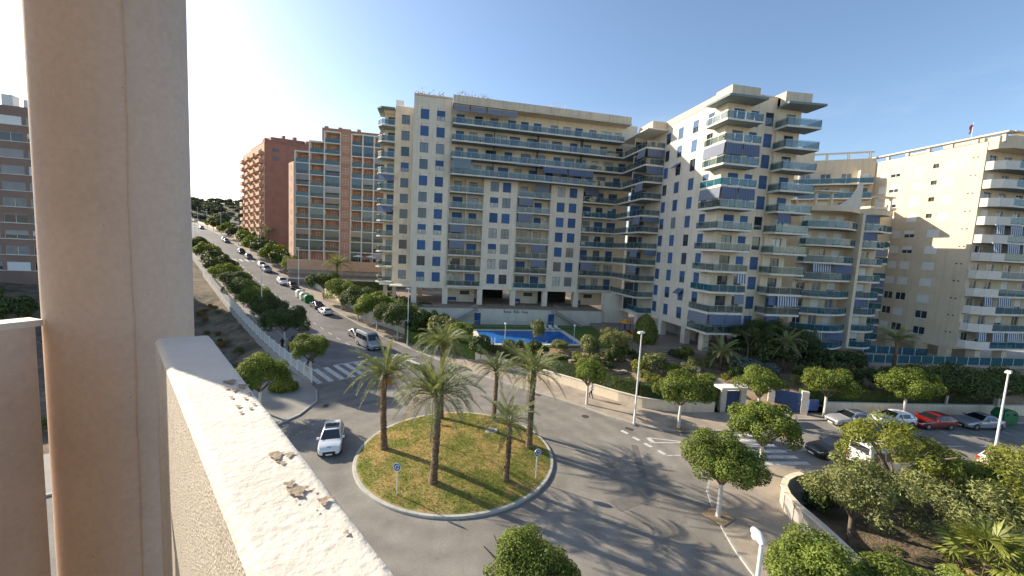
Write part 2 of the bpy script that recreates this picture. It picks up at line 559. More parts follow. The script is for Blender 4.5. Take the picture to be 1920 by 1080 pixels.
def thing(name, label, cat, loc=(0, 0, 0), rotz=0.0, group=None):
    return tag(obj(name, None, None, loc, rotz), label, cat, group)


def struct(name, mb, m, label=None, smooth=False, kind='structure'):
    me = mb if not isinstance(mb, MB) else mb.mesh(name, [m] if isinstance(m, str) else m, smooth)
    return tag(obj(name, me), label, None, None, kind)


def copy_tree(o, parent=None):
    c = o.copy()
    COL.objects.link(c)
    c.parent = parent
    for ch in list(o.children):
        copy_tree(ch, c)
    return c


MESH = {}


def cached(key, fn):
    if key not in MESH:
        MESH[key] = fn()
    return MESH[key]


def resample(pts, n):
    P = [Vector((p[0], p[1])) for p in pts]
    L = [0.0]
    for a, b in zip(P, P[1:]):
        L.append(L[-1] + (b - a).length)
    out = []
    for k in range(n):
        t = L[-1] * k / (n - 1)
        i = 0
        while i < len(L) - 2 and L[i + 1] < t:
            i += 1
        f = (t - L[i]) / max(1e-9, L[i + 1] - L[i])
        out.append(tuple(P[i].lerp(P[i + 1], f)))
    return out


def smooth_line(pts, it=2):
    for _ in range(it):
        q = [pts[0]]
        for a, b in zip(pts, pts[1:]):
            q.append((a[0] * .75 + b[0] * .25, a[1] * .75 + b[1] * .25))
            q.append((a[0] * .25 + b[0] * .75, a[1] * .25 + b[1] * .75))
        q.append(pts[-1])
        pts = q
    return pts


# street that climbs away on the left: t runs along it, s across it (0 = right kerb, negative = left)
U = Vector((-0.553, 0.833))
PV = Vector((0.833, 0.553))
K0 = Vector((-3.8, 62.2))
PT = [-400, 6, 18, 32, 57, 92, 127, 174, 222, 283, 350, 420, 500, 700, 1500]
PZ = [0, 0, .6, 1.7, 4.2, 8.6, 12.4, 17, 20.5, 24, 33, 44, 54, 60, 64]


def prof(t):
    return float(np.interp([t - 6, t - 2, t + 2, t + 6], PT, PZ).mean())


def st(t, s, dz=0.0):
    p = K0 + U * t + PV * s
    return Vector((p.x, p.y, prof(t) + dz))


def tz(x, y):
    d = Vector((x, y)) - K0
    return prof(d.dot(U))


def sz(x, y):
    return (Vector((x, y)) - K0).dot(PV)


STREET_ANG = math.atan2(U.y, U.x)

# ================================================================== SETTING
def terrain_h(x, y):
    h = tz(x, y) - 0.4
    s = sz(x, y)
    t = (Vector((x, y)) - K0).dot(U)
    if s < -17.2:
        k = min(1.0, (-17.2 - s) / 3.0) * max(0.0, min(1.0, (52 - t) / 8.0))
        h -= 1.5 * k
        h += 0.35 * k * math.sin(x * 0.7 + 1.3 * math.sin(y * 0.5)) * math.cos(y * 0.6 + x * 0.2)
    if t > 300:
        h += 5 * math.sin(x * 0.011) * math.cos(y * 0.013) + 2.5 * math.sin(x * 0.04 + y * 0.03)
    return h


def build_terrain():
    xs = np.concatenate([np.arange(-1400, -120, 40), np.arange(-120, 60, 2.5), np.arange(60, 900, 40)])
    ys = np.concatenate([np.arange(-200, -10, 38), np.arange(-10, 140, 2.5), np.arange(140, 1500, 40)])
    mb = MB()
    nx = len(xs)
    for y in ys:
        for x in xs:
            mb.v.append((float(x), float(y), terrain_h(x, y)))
    mi = []
    for j in range(len(ys) - 1):
        for i in range(nx - 1):
            a = j * nx + i
            mb.f.append((a, a + 1, a + nx + 1, a + nx))
            xm, ym = (xs[i] + xs[i + 1]) / 2, (ys[j] + ys[j + 1]) / 2
            far = (Vector((xm, ym)) - K0).dot(U) > 110
            mb.m.append(1 if far else 0)
    me = mb.mesh('ground', ['lot_earth', 'hill_earth'], True, 60)
    tag(obj('ground', me), 'brown earth and scrub ground sloping up to the hill', None, None, 'structure')


build_terrain()

# --- asphalt
RC = (2.21, 29.41)
RR = 7.49
mb = MB()
mb.prism([(-46, 14), (-27, 25.5), (-18, 31.5), (-14.2, 36), (-13.0, 41), (-14.5, 46), (-17.2, 50.5), (-17.2, 53), (-3, 62), (6, 50), (14, 42), (22, 33.5), (24, 25), (22, 20), (19, 4), (-46, -6)][::-1][::-1], -0.3, 0.0)
struct('road', mb, 'asphalt', 'grey asphalt of the roundabout carriageway')
mb = MB()
for k in range(60):
    x0, x1 = 21 + k * 1.7, 21 + (k + 1) * 1.7

    def up(x): return (33.2 - 0.11 * (x - 33)) if x > 33 else 33.2

    def lo(x): return (22.0 - 0.113 * (x - 33.5)) if x > 33 else 20.5
    mb.quad((x0, lo(x0), .004), (x1, lo(x1), .004), (x1, up(x1), .004), (x0, up(x0), .004))
struct('side_road', mb, 'asphalt', 'asphalt road running off to the right of the roundabout')
mb = MB()
tt = [-14 + 4 * k for k in range(84)]
for a, b in zip(tt, tt[1:]):
    for s0, s1 in ((-13.6, -6.5), (-6.5, 0.3)):
        mb.quad(st(a, s0, .008), st(a, s1, .008), st(b, s1, .008), st(b, s0, .008))
struct('street', mb, 'asphalt_dark', 'street climbing the slope between parked cars and trees')

# --- pavements with kerbs
kerb_right = smooth_line([tuple(st(t, 0).xy) for t in (300, 240, 180, 120, 90, 60, 40, 20, 6)] + [(1.0, 55.2), (4.2, 50.8), (7.6, 46.4), (11.5, 42.1), (16.1, 37.2), (19.1, 32.9), (21.6, 31.5), (24.3, 31.0),
                          (29.9, 30.9), (33.6, 30.9), (34.6, 32.9), (37, 32.75), (60, 30.2), (122, 23.5)], 2)
wall_right = smooth_line([tuple(st(t, 3.8).xy) for t in (300, 240, 180, 120, 90, 60, 40, 20, 6)] + [(3.4, 58.2), (8.3, 52.6), (13.1, 47.7), (17.6, 42.2), (21.4, 37.0), (24.5, 35.4),
                          (28.9, 34.9), (31.8, 35.1), (39, 34.3), (51, 32.9), (65, 31.6), (122, 25.4)], 2)


def pavement(name, kerb, inner, n, label, m='pavement', h=0.13, zf=None, open_w=0.16):
    zf = zf or (lambda x, y: max(0.0, tz(x, y)))
    A = resample(kerb, n)
    B = resample(inner, n)
    mt, mk = MB(), MB()
    sgn = 0
    for k in range(n - 1):
        a0, a1, b0, b1 = (Vector(A[k]), Vector(A[k + 1]), Vector(B[k]), Vector(B[k + 1]))
        d0 = (b0 - a0).normalized() * open_w
        d1 = (b1 - a1).normalized() * open_w
        za, zb = zf(*a0) + h, zf(*a1) + h
        i0, i1 = a0 + d0, a1 + d1
        q = [(i0.x, i0.y, za - .006), (b0.x, b0.y, zf(*b0) + h - .006), (b1.x, b1.y, zf(*b1) + h - .006), (i1.x, i1.y, zb - .006)]
        mt.quad(*q)
        mk.quad((a0.x, a0.y, za), (i0.x, i0.y, za), (i1.x, i1.y, zb), (a1.x, a1.y, zb))
        mk.quad((a0.x, a0.y, za - h - .25), (a0.x, a0.y, za), (a1.x, a1.y, zb), (a1.x, a1.y, zb - h - .25))
        mk.quad((i0.x, i0.y, za), (i0.x, i0.y, za - .1), (i1.x, i1.y, zb - .1), (i1.x, i1.y, zb))
    p = struct(name, mt, m, label)
    k = obj('kerb', mk.mesh('kerb', ['kerb_stone']), p)
    return p


pavement('pavement', kerb_right, wall_right, 150, 'tan pavement curving along the apartment garden wall')
kerb_left = smooth_line([tuple(st(t, -13.3).xy) for t in (300, 200, 120, 80, 50, 30, 12, 2)] + [(-15.6, 51.5), (-14.4, 47.6), (-12.0, 44.4), (-10.9, 41.6), (-11.0, 38.8), (-12.4, 35.6), (-16, 31.2), (-23, 26.0), (-46, 12.5)], 2)
fence_line = [tuple(st(t, -16.8).xy) for t in (300, 200, 120, 80, 50, 30, 12, 2, -6)] + [(-17.5, 49.5), (-18.0, 45), (-18.6, 40), (-21, 36), (-28, 30.5), (-50, 18)]
pavement('pavement', kerb_left, fence_line, 110, 'narrow pavement between the white fence and the climbing street', 'pavement_grey')
kerb_se = smooth_line([(122, 11.8), (60, 18.9), (37, 21.6), (33.8, 22.0), (32.6, 24.2), (30, 24.6), (25, 25.1), (21.4, 24.6), (19.4, 23.2), (18.5, 21.4), (17.5, 19.3), (16.6, 16.4), (16.0, 11), (15.6, 2)], 2)
wall_se_line = smooth_line([(122, 9.0), (60, 16.6), (37, 19.4), (33, 20.2), (31, 21.4), (28, 21.9), (25.4, 21.8), (23.6, 20.9), (22.7, 19.2), (22.5, 17), (21.5, 13.5), (20.4, 10), (19.6, 6), (19.4, 0)], 2)
pavement('pavement', kerb_se, wall_se_line, 90, 'pavement corner with zebra crossing beside the curved garden wall')
kerb_s = smooth_line([(13.2, -2), (13.0, 5), (11.6, 10.4), (8.6, 13.6), (4, 15.1), (-4, 15.2), (-12, 13), (-30, 4)], 2)
inner_s = smooth_line([(9.5, -2), (9.0, 2.5), (8.2, 5), (6.0, 6.8), (3, 7.6), (-4, 7.6), (-10, 6.4), (-26, -2)], 2)
pavement('pavement', kerb_s, inner_s, 60, 'pavement below the balcony with a clipped tree')

# --- roundabout island
mb = MB()
RG = 40
NA = 96


def island_z(r): return 0.15 + 0.55 * (1 - (r / RR) ** 2) * 0.9


rings = [RR * 0.975 * k / 14 for k in range(15)]
for k in range(14):
    for j in range(NA):
        a0, a1 = 2 * PI * j / NA, 2 * PI * (j + 1) / NA
        P = lambda r, a: (RC[0] + r * math.cos(a), RC[1] + r * math.sin(a), island_z(r))
        if k == 0:
            mb.tri(P(0, 0), P(rings[1], a0), P(rings[1], a1))
        else:
            mb.quad(P(rings[k], a0), P(rings[k + 1], a0), P(rings[k + 1], a1), P(rings[k], a1))
struct('roundabout_lawn', mb, 'lawn', 'patchy green and straw coloured lawn of the round traffic island', True)
kp = thing('roundabout_kerb', 'pale stone kerb ring round the grass traffic island', 'kerb', (RC[0], RC[1], 0))
NK = 47


def kerb_piece():
    m_ = MB()
    n_ = 3
    g = 0.004
    a = [(-PI / NK + g / RR) + (2 * PI / NK - 2 * g / RR) * k / n_ for k in range(n_ + 1)]
    prf = [(RR + .05, -.05), (RR + .05, .13), (RR + .02, .16), (RR - .2, .165), (RR - .2, -.05)]
    for k in range(n_):
        for q in range(4):
            p = lambda i, aa: (prf[i][0] * math.cos(aa), prf[i][0] * math.sin(aa), prf[i][1])
            m_.quad(p(q, a[k]), p(q, a[k + 1]), p(q + 1, a[k + 1]), p(q + 1, a[k]))
    for aa, o_ in ((a[0], 1), (a[-1], -1)):
        c = [(r * math.cos(aa), r * math.sin(aa), z) for r, z in prf]
        m_.f.append(tuple(range(len(m_.v), len(m_.v) + 5))[::o_]); m_.m.append(0); m_.v += c
    return m_.mesh('kerb_stone', ['kerb_stone'])


kme = kerb_piece()
for k in range(NK):
    obj('kerb_stone', kme, kp, (0, 0, rng.uniform(-.006, .006)), 2 * PI * k / NK)

# grass blades on the island
N = 42000
g = np.random.default_rng(3)
r_ = RR * 0.96 * np.sqrt(g.random(N)); a_ = g.random(N) * 2 * PI
cx = RC[0] + r_ * np.cos(a_); cy = RC[1] + r_ * np.sin(a_)
cz = 0.15 + 0.55 * (1 - (r_ / RR) ** 2) * 0.9
th = g.random(N) * PI; ht = g.uniform(.03, .10, N); wd = g.uniform(.012, .03, N)
lx = g.normal(0, .03, N); ly = g.normal(0, .03, N)
V = np.stack([np.stack([cx - wd * np.cos(th), cy - wd * np.sin(th), cz - .01], 1),
              np.stack([cx + wd * np.cos(th), cy + wd * np.sin(th), cz - .01], 1),
              np.stack([cx + lx, cy + ly, cz + ht], 1)], 1).reshape(-1, 3)
tag(obj('grass', fast_mesh('grass', V, 3, 'grass_blade')), 'short patchy grass blades on the traffic island', 'grass', None, 'stuff')
mb = MB()
mb.lathe([(0.55, 0.0), (0.55, .05), (0.5, .07)], 20)
tag(obj('manhole_cover', mb.mesh('manhole_cover', ['concrete']), None, (5.3, 32.0, island_z(4) - .01)), 'round concrete cover set in the island lawn', 'manhole cover')
mb = MB(); mb.lathe([(0.36, 0), (0.36, .012), (.33, .016)], 20)
tag(obj('manhole_cover', mb.mesh('manhole_cover', ['manhole']), None, (15.2, 35.3, .004)), 'dark round manhole cover in the road by the curved kerb', 'manhole cover')

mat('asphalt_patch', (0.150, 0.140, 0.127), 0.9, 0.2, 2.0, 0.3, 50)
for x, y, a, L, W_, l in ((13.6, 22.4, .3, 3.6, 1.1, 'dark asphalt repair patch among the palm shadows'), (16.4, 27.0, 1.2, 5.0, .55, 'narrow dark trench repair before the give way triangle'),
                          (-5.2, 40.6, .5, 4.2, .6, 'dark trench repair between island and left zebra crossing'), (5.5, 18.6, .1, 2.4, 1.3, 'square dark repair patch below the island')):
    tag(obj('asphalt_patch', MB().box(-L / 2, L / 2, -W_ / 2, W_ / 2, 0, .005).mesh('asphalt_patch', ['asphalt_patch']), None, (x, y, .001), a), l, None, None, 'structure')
for x, y, a, l in ((18.4, 32.3, -.9, 'iron drain grate at the curved kerb by the lamp'), (-9.9, 39.6, 1.5, 'iron drain grate at the left pavement corner'), (11.9, 41.3, -.8, 'iron drain grate along the upper curved kerb')):
    b = MB()
    for k in range(7):
        b.box(-.35, .35, -.2 + k * .06, -.17 + k * .06, 0, .012)
    b.box(-.38, .38, -.23, .22, -.02, .004)
    tag(obj('drain_grate', b.mesh('drain_grate', ['manhole']), None, (x, y, .004), a), l, 'drain')
# --- road markings
def stripe(parent, c, ang, L, W, z=0.014):
    def f():
        m_ = MB(); m_.quad((-L / 2, -W / 2, 0), (L / 2, -W / 2, 0), (L / 2, W / 2, 0), (-L / 2, W / 2, 0)); return m_.mesh('stripe', ['road_paint'])
    return obj('stripe', cached(('stripe', L, W), f), parent, (c[0] - parent.location.x, c[1] - parent.location.y, z), ang)


zc = tag(obj('zebra_crossing', None, None, (-8.5, 52.0, 0)), 'white zebra crossing over the street mouth left of the roundabout', 'zebra crossing', None, 'structure')
for k in range(11):
    p = Vector((-13.68, 48.4)) + PV * (1.27 * k)
    stripe(zc, p, STREET_ANG, 5.6, 0.62, 0.016)
zc = tag(obj('zebra_crossing', None, None, (28, 27.8, 0)), 'white zebra crossing over the side road on the right', 'zebra crossing', None, 'structure')
for k in range(6):
    stripe(zc, (27.9 + 0.35 * k * .3, 30.2 - 0.98 * k), rad(-6), 4.2, 0.5)
ms = tag(obj('lane_marking', None, None, (20, 29, 0)), 'dashed give way line and painted triangle at the side road', 'road marking', None, 'structure')
for p, a in (((17.6, 31.7), -66), ((18.05, 30.4), -68), ((18.5, 29.2), -70), ((19.0, 27.9), -72)):
    stripe(ms, p, rad(a), 0.75, 0.36)
stripe(ms, (22.1, 27.25), rad(-3), 6.0, 0.14)
tri = [(19.2, 29.55), (19.25, 30.45), (22.6, 29.25)]
for a, b, w in ((tri[0], tri[1], .42), (tri[1], tri[2], .16), (tri[2], tri[0], .16)):
    A_, B_ = Vector(a), Vector(b)
    d = B_ - A_
    stripe(ms, (A_ + B_) / 2, math.atan2(d.y, d.x), d.length, w, 0.018 + 0.001 * w)
ms = tag(obj('lane_marking', None, None, (50, 26, 0)), 'dashed white centre line of the side road', 'road marking', None, 'structure')
stripe(ms, (33.0, 27.0), rad(-4), 6.0, 0.13)
for k in range(14):
    x = 38 + 3.4 * k
    stripe(ms, (x, 26.95 - .107 * (x - 41)), rad(-6.1), 1.7, 0.12)
for x in (34.5, 40.2, 45.9, 51.4, 58.6):
    stripe(ms, (x, 31.2 - .11 * (x - 37)), rad(72), 2.3, 0.10)
ms = tag(obj('lane_marking', None, None, (-12, 58, 0)), 'white centre dashes and stop line of the climbing street', 'road marking', None, 'structure')
mdash = MB(); mdash.quad((-.8, -.07, 0), (.8, -.07, 0), (.8, .07, 0), (-.8, .07, 0)); mdash = mdash.mesh('stripe', ['road_paint'])
for k in range(46):
    t = -1 + 3.7 * k
    p = st(t, -6.6, .025)
    sl = math.atan2(prof(t + .5) - prof(t - .5), 1.0)
    o = obj('stripe', mdash, ms, (p.x + 12, p.y - 58, p.z), rot=(0, -sl, STREET_ANG))
stripe(ms, st(-3.0, -9.7).xy, STREET_ANG + PI / 2, 5.2, 0.30, .018)
far = tag(obj('zebra_crossing', None, None, tuple(st(214, -6)), 0), 'far zebra crossing near the top of the street', 'zebra crossing', None, 'structure')
for k in range(9):
    p = st(214, -12.5 + 1.5 * k, .03) - far.location
    obj('stripe', cached('farstripe', lambda: MB().box(-2, 2, -.4, .4, 0, .01).mesh('stripe', ['road_paint'])), far, p, rot=(0, -.09, STREET_ANG))
far = tag(obj('zebra_crossing', None, None, tuple(st(92, -6)), 0), 'zebra crossing halfway up the climbing street', 'zebra crossing', None, 'structure')
for k in range(9):
    p = st(92, -12.5 + 1.5 * k, .03) - far.location
    obj('stripe', MESH['farstripe'], far, p, rot=(0, -.125, STREET_ANG))

# --- terraces of the apartment grounds
mb = MB()
mb.prism([(2.5, 59.5), (6, 55), (29.5, 55), (31.2, 58), (31.2, 71.98), (-4.4, 71.98), (-4.4, 66)], -0.3, 2.0)
struct('pool_lawn', mb, 'lawn_pool', 'green lawn round the swimming pool')
wp = [(30.2, 56.4), (33.5, 53.2), (36.2, 51.0), (39.5, 48.6), (53.5, 46.5), (54, 80), (30.8, 80)]
mb = MB(); mb.prism(wp, -0.3, 2.6)
struct('plaza', mb, 'plaza_tile', 'brown tiled plaza under the corner wing')
mb = MB(); mb.prism([(54, 46.2), (62, 45.5), (110, 41), (110, 75), (54.2, 75)], -0.3, 2.3)
struct('plaza', mb, 'concrete', 'pale plaza round the beige tower on the right')
# garden slope between boundary wall and terraces
outer = resample([(7.6, 54.0), (13.2, 48.0), (17.8, 42.4), (21.7, 37.3), (24.6, 35.6), (29, 35.1), (32, 35.2), (39, 34.5), (51, 33.1), (65, 31.8), (110, 27)], 80)
inner = resample([(3.5, 60), (6.2, 55.2), (16, 55.2), (29.4, 55.2), (30.5, 56.6), (33.5, 53.4), (36.3, 51.2), (39.6, 48.8), (53.6, 46.6), (62, 45.6), (110, 41.2)], 80)
mb = MB()
NR = 10
for j in range(NR + 1):
    f = j / NR
    for k in range(80):
        x = outer[k][0] * (1 - f) + inner[k][0] * f
        y = outer[k][1] * (1 - f) + inner[k][1] * f
        z = 0.75 + f * 1.15 + 0.14 * math.sin(x * 1.7 + y) * math.sin(y * 1.3 - x * .6) * math.sin(PI * f)
        mb.v.append((x, y, z))
for j in range(NR):
    for k in range(79):
        a = j * 80 + k
        mb.f.append((a, a + 1, a + 81, a + 80)); mb.m.append(0)
struct('garden_soil', mb, 'earth', 'sloping soil of the shrub garden behind the boundary wall', True)


def garden_z(x, y):
    best = None
    for k in range(80):
        a, b = Vector(outer[k]), Vector(inner[k])
        d = b - a
        f = max(0, min(1, (Vector((x, y)) - a).dot(d) / d.length_squared))
        e = (a + d * f - Vector((x, y))).length
        if best is None or e < best[0]:
            best = (e, 0.75 + 1.15 * f)
    return best[1]


# swimming pool
pl = thing('swimming_pool', 'rectangular blue swimming pool with white coping', 'swimming pool', (15, 61.4, 2.0))
X0, X1, Y0, Y1 = -7.5, 7.5, -4.7, 4.7
m_ = MB()
for a in ((X0 - .9, X1 + .9, Y0 - .9, Y0), (X0 - .9, X1 + .9, Y1, Y1 + .9), (X0 - .9, X0, Y0, Y1), (X1, X1 + .9, Y0, Y1)):
    m_.box(*a, .004, .10)
obj('coping', m_.mesh('coping', ['pale_stone']), pl)
m_ = MB(); m_.quad((X0, Y0, .02), (X1, Y0, .02), (X1, Y1, .02), (X0, Y1, .02))
obj('basin', m_.mesh('basin', ['pool_tile']), pl)
wm = clear_glass('pool_water', (0.05, 0.30, 0.72), 0.3, 0.10, 0.06)
m_ = MB(); m_.quad((X0, Y0, .06), (X1, Y0, .06), (X1, Y1, .06), (X0, Y1, .06))
obj('water', m_.mesh('water', ['pool_water']), pl)
for lx_, ly_ in ((6.2, 4.7), (-6.0, -4.7), (3.0, 4.7)):
    lad = MB()
    for dx in (-.25, .25):
        lad.tube([(dx, .35, .08), (dx, .35, .75), (dx, .1, .95), (dx, -.3, .85), (dx, -.45, .0)], [.025] * 5, 6)
    for zz in (.1, .35):
        lad.bar((-.25, -.43, zz), (.25, -.43, zz), .05, .04)
    obj('pool_ladder', lad.mesh('pool_ladder', ['white_metal'], True), pl, (lx_, ly_, 0), 0 if ly_ > 0 else PI)
for kl, x in enumerate((4.6, 5.7, 6.8, 7.9, 9.0)):
    lg = MB()
    lg.box(-.35, .35, -.95, .55, .26, .32); lg.quad((-.35, .55, .32), (.35, .55, .32), (.35, 1.0, .72), (-.35, 1.0, .72))
    for sx in (-.28, .28):
        for sy in (-.8, .4):
            lg.box(sx - .03, sx + .03, sy - .03, sy + .03, 0, .26)
    tag(obj('sun_lounger', lg.mesh('sun_lounger', ['white_plastic']), None, (15 + x - 1.5, 67.6, 2.004), .15), 'white plastic sun lounger, %s from the left in the row behind the pool' % ['first', 'second', 'third', 'fourth', 'fifth'][kl], 'sun lounger', 'sun loungers behind the pool')

# podium of the main block
pod = [(-5.2, 72), (33, 72), (33, 96), (-14, 96), (-14, 81), (-9.5, 76.5)]
mb = MB(); mb.prism(pod, -0.5, 5.0)
wallp = tag(obj('podium', mb.mesh('podium', ['pale_stone']), None), 'pale podium wall behind the pool under the main block', 'podium', None, 'structure')
m_ = MB(); m_.prism([(x, y - .12 if y < 73 else y) for x, y in pod], 5.0, 5.16)
obj('podium_floor', m_.mesh('podium_floor', ['plaza_tile']), wallp)
for x in (8.25, 22.5):
    d = obj('door', MB().box(-.5, .5, -.05, .02, 0, 2.05).mesh('door', ['door_blue']), wallp, (x, 71.97, 2.004))
    obj('door_frame', MB().box(-.58, -.5, -.08, .02, 0, 2.12).box(.5, .58, -.08, .02, 0, 2.12).box(-.58, .58, -.08, .02, 2.05, 2.13).mesh('door_frame', ['frame_blue']), d)
    obj('handle', MB().box(.36, .42, -.12, -.05, .95, 1.07).mesh('handle', ['galvanised']), d)
# faint lettering on the podium wall
lt = MB()
r8 = random.Random(4)
x = 0.0
for word in (5, 4, 4):
    for k in range(word):
        hgt = 0.62 if k == 0 or r8.random() < .22 else 0.36
        lt.tube([(x, 0, 0), (x + .03, 0, hgt), (x + .12, 0, hgt * r8.uniform(.6, .95)), (x + .16, 0, .08), (x + .27, 0, .02)], [.035, .035, .03, .03, .03], 5)
        if r8.random() < .6:
            lt.tube([(x + .04, 0, hgt * .5), (x + .2, 0, hgt * .55)], [.03, .03], 5)
        x += .30
    x += .42
obj('lettering', lt.mesh('lettering', ['frame_dark']), wallp, (13.2, 71.97, 4.25))
# stairs from the podium to the pool lawn
for x0, x1, lab in ((8.2, 3.0, 'left'), (22.6, 28.6, 'right')):
    stt = thing('staircase', 'concrete staircase with railing down the podium wall, %s of the lettering' % lab, 'stairs', ((x0 + x1) / 2, 71.2, 2.0))
    n_ = 16
    for k in range(n_):
        xa = x0 + (x1 - x0) * k / n_ - (x0 + x1) / 2
        xb = x0 + (x1 - x0) * (k + 1) / n_ - (x0 + x1) / 2
        zt = 3.1 * (1 - (k + 1) / n_) + .16
        obj('step', cached(('step', round(abs(xb - xa), 2)), lambda: MB().box(-abs(xb - xa) / 2, abs(xb - xa) / 2, -.6, .66, -.45, 0).mesh('step', ['concrete'])), stt, ((xa + xb) / 2, 0, zt))
    m_ = MB()
    xa, xb = x0 - (x0 + x1) / 2, x1 - (x0 + x1) / 2
    for y in (-.6,):
        m_.bar((xa, y, 3.2 + 1.0), (xb, y, 1.0), .05, .05)
        for k in range(11):
            f = k / 10
            m_.bar((xa + (xb - xa) * f, y, 3.2 * (1 - f)), (xa + (xb - xa) * f, y, 3.2 * (1 - f) + 1.0), .03, .03)
    obj('railing', m_.mesh('railing', ['galvanised']), stt)
# podium balustrade
bal = thing('pool_fence', 'grey bar fence along the foot of the podium wall', 'fence', (12, 69.6, 2.0))
for k in range(13):
    obj('post', cached('pfpost', lambda: MB().box(-.03, .03, -.03, .03, 0, 1.2).mesh('post', ['galvanised'])), bal, (-14 + k * 2.4, 0, 0))
    if k < 12:
        def f():
            q = MB(); q.box(.03, 2.37, -.015, .015, 1.1, 1.14).box(.03, 2.37, -.015, .015, .12, .16)
            for i in range(15):
                q.box(.15 + i * .15 - .008, .15 + i * .15 + .008, -.01, .01, .16, 1.1)
            return q.mesh('fence_panel', ['galvanised'])
        obj('fence_panel', cached('pfpan', f), bal, (-14 + k * 2.4, 0, 0))

# boundary wall of the apartment garden
bw = thing('boundary_wall', 'low cream boundary wall along the pavement in front of the hedge', 'wall', (20, 38, 0))
wl_pts = [p for p in wall_right]
W = resample(wl_pts, 170)


def wall_run(pts, h0, h1, th, parent, name, m, cap='pale_stone'):
    mb_, mc = MB(), MB()
    for a, b in zip(pts, pts[1:]):
        A_, B_ = Vector(a), Vector(b)
        n_ = Vector((-(B_ - A_).y, (B_ - A_).x)).normalized() * th
        za, zb = max(0, tz(*a)), max(0, tz(*b))
        L = parent.location
        q = lambda p, z: (p.x - L.x, p.y - L.y, z - L.z)
        mb_.quad(q(A_, za + h0), q(B_, zb + h0), q(B_, zb + h1), q(A_, za + h1))
        mb_.quad(q(B_ + n_, zb + h0), q(A_ + n_, za + h0), q(A_ + n_, za + h1), q(B_ + n_, zb + h1))
        o1, o2 = -n_.normalized() * .04, n_ + n_.normalized() * .04
        for z0, z1 in ((h1, h1 + .07),):
            mc.quad(q(A_ + o1, za + z1), q(B_ + o1, zb + z1), q(B_ + o2, zb + z1), q(A_ + o2, za + z1))
            mc.quad(q(A_ + o1, za + z0), q(B_ + o1, zb + z0), q(B_ + o1, zb + z1), q(A_ + o1, za + z1))
            mc.quad(q(B_ + o2, zb + z0), q(A_ + o2, za + z0), q(A_ + o2, za + z1), q(B_ + o2, zb + z1))
    obj(name, mb_.mesh(name, [m]), parent)
    obj('coping', mc.mesh('coping', [cap]), parent)


seg1 = [p for p in W if not (30.4 < p[0] < 33.3) and p[0] < 30.5]
seg2 = [p for p in W if 33.3 < p[0] < 36.4]
seg3 = [p for p in W if p[0] > 40.4]
wall_run(seg1, -.2, 1.15, .25, bw, 'wall_segment', 'cream_wall_warm')
wall_run(seg2, -.2, 1.6, .25, bw, 'wall_segment', 'cream_wall')
wall_run(seg3, -.2, 1.25, .25, bw, 'wall_segment', 'cream_wall_warm')

# ================================================================== BUILDINGS
class Fac:
    """a facade frame: u runs along the wall, inward is 90 degrees left of u"""

    def __init__(s, parent, ox, oy, ang):
        s.p = parent
        s.a = ang
        s.o = Vector((ox, oy))
        s.u = Vector((math.cos(ang), math.sin(ang)))
        s.i = Vector((-math.sin(ang), math.cos(ang)))

    def at(s, u, d, z):
        q = s.o + s.u * u + s.i * d
        return Vector((q.x, q.y, z))

    def loc(s, u, d, z):
        return s.at(u, d, z) - s.p.location

    def part(s, name, me, u, d, z, m=None, parent=None):
        return obj(name, me, s.p, s.loc(u, d, z), s.a, m)


def facade(name, F, u0, u1, z0, z1, holes, m, d=0.0, depth=0.24, parent=None):
    """wall sheet with recessed openings (u0,u1,z0,z1)"""
    mb = MB()
    us = sorted({u0, u1, *[h[0] for h in holes], *[h[1] for h in holes]})
    zs = sorted({z0, z1, *[h[2] for h in holes], *[h[3] for h in holes]})
    us = [u for u in us if u0 - 1e-6 <= u <= u1 + 1e-6]
    zs = [z for z in zs if z0 - 1e-6 <= z <= z1 + 1e-6]
    hole_cells = {}
    P = lambda u, dd, z: tuple(F.loc(u, d + dd, z))
    import bisect
    nu, nz = len(us) - 1, len(zs) - 1
    isH = np.zeros((nu, nz), bool)
    for h in holes:
        a = bisect.bisect_left(us, h[0] - 1e-6); b = bisect.bisect_left(us, h[1] - 1e-6)
        c = bisect.bisect_left(zs, h[2] - 1e-6); e = bisect.bisect_left(zs, h[3] - 1e-6)
        isH[a:b, c:e] = True
    for j in range(nz):
        i = 0
        while i < nu:
            if isH[i, j]:
                i += 1
                continue
            k = i
            while k < nu and not isH[k, j]:
                k += 1
            mb.quad(P(us[i], 0, zs[j]), P(us[k], 0, zs[j]), P(us[k], 0, zs[j + 1]), P(us[i], 0, zs[j + 1]))
            i = k
    for a, b, c, e in holes:
        mb.quad(P(a, 0, c), P(a, depth, c), P(a, depth, e), P(a, 0, e))
        mb.quad(P(b, depth, c), P(b, 0, c), P(b, 0, e), P(b, depth, e))
        mb.quad(P(a, 0, c), P(b, 0, c), P(b, depth, c), P(a, depth, c))
        mb.quad(P(a, depth, e), P(b, depth, e), P(b, 0, e), P(a, 0, e))
        mb.quad(P(a, depth, c), P(b, depth, c), P(b, depth, e), P(a, depth, e))
    return obj(name, mb.mesh(name, [m]), F.p)


def m_frame(w, h, nv, nh):
    def f():
        b = MB()
        t = .06
        b.box(-w / 2, w / 2, .10, .18, 0, t).box(-w / 2, w / 2, .10, .18, h - t, h)
        b.box(-w / 2, -w / 2 + t, .10, .18, t, h - t).box(w / 2 - t, w / 2, .10, .18, t, h - t)
        for k in range(1, nv):
            x = -w / 2 + w * k / nv
            b.box(x - .035, x + .035, .11, .17, t, h - t)
        for k in range(1, nh):
            z = h * k / nh
            b.box(-w / 2 + t, w / 2 - t, .115, .165, z - .025, z + .025)
        return b.mesh('window', ['frame_blue'])
    return cached(('frame', w, h, nv, nh), f)


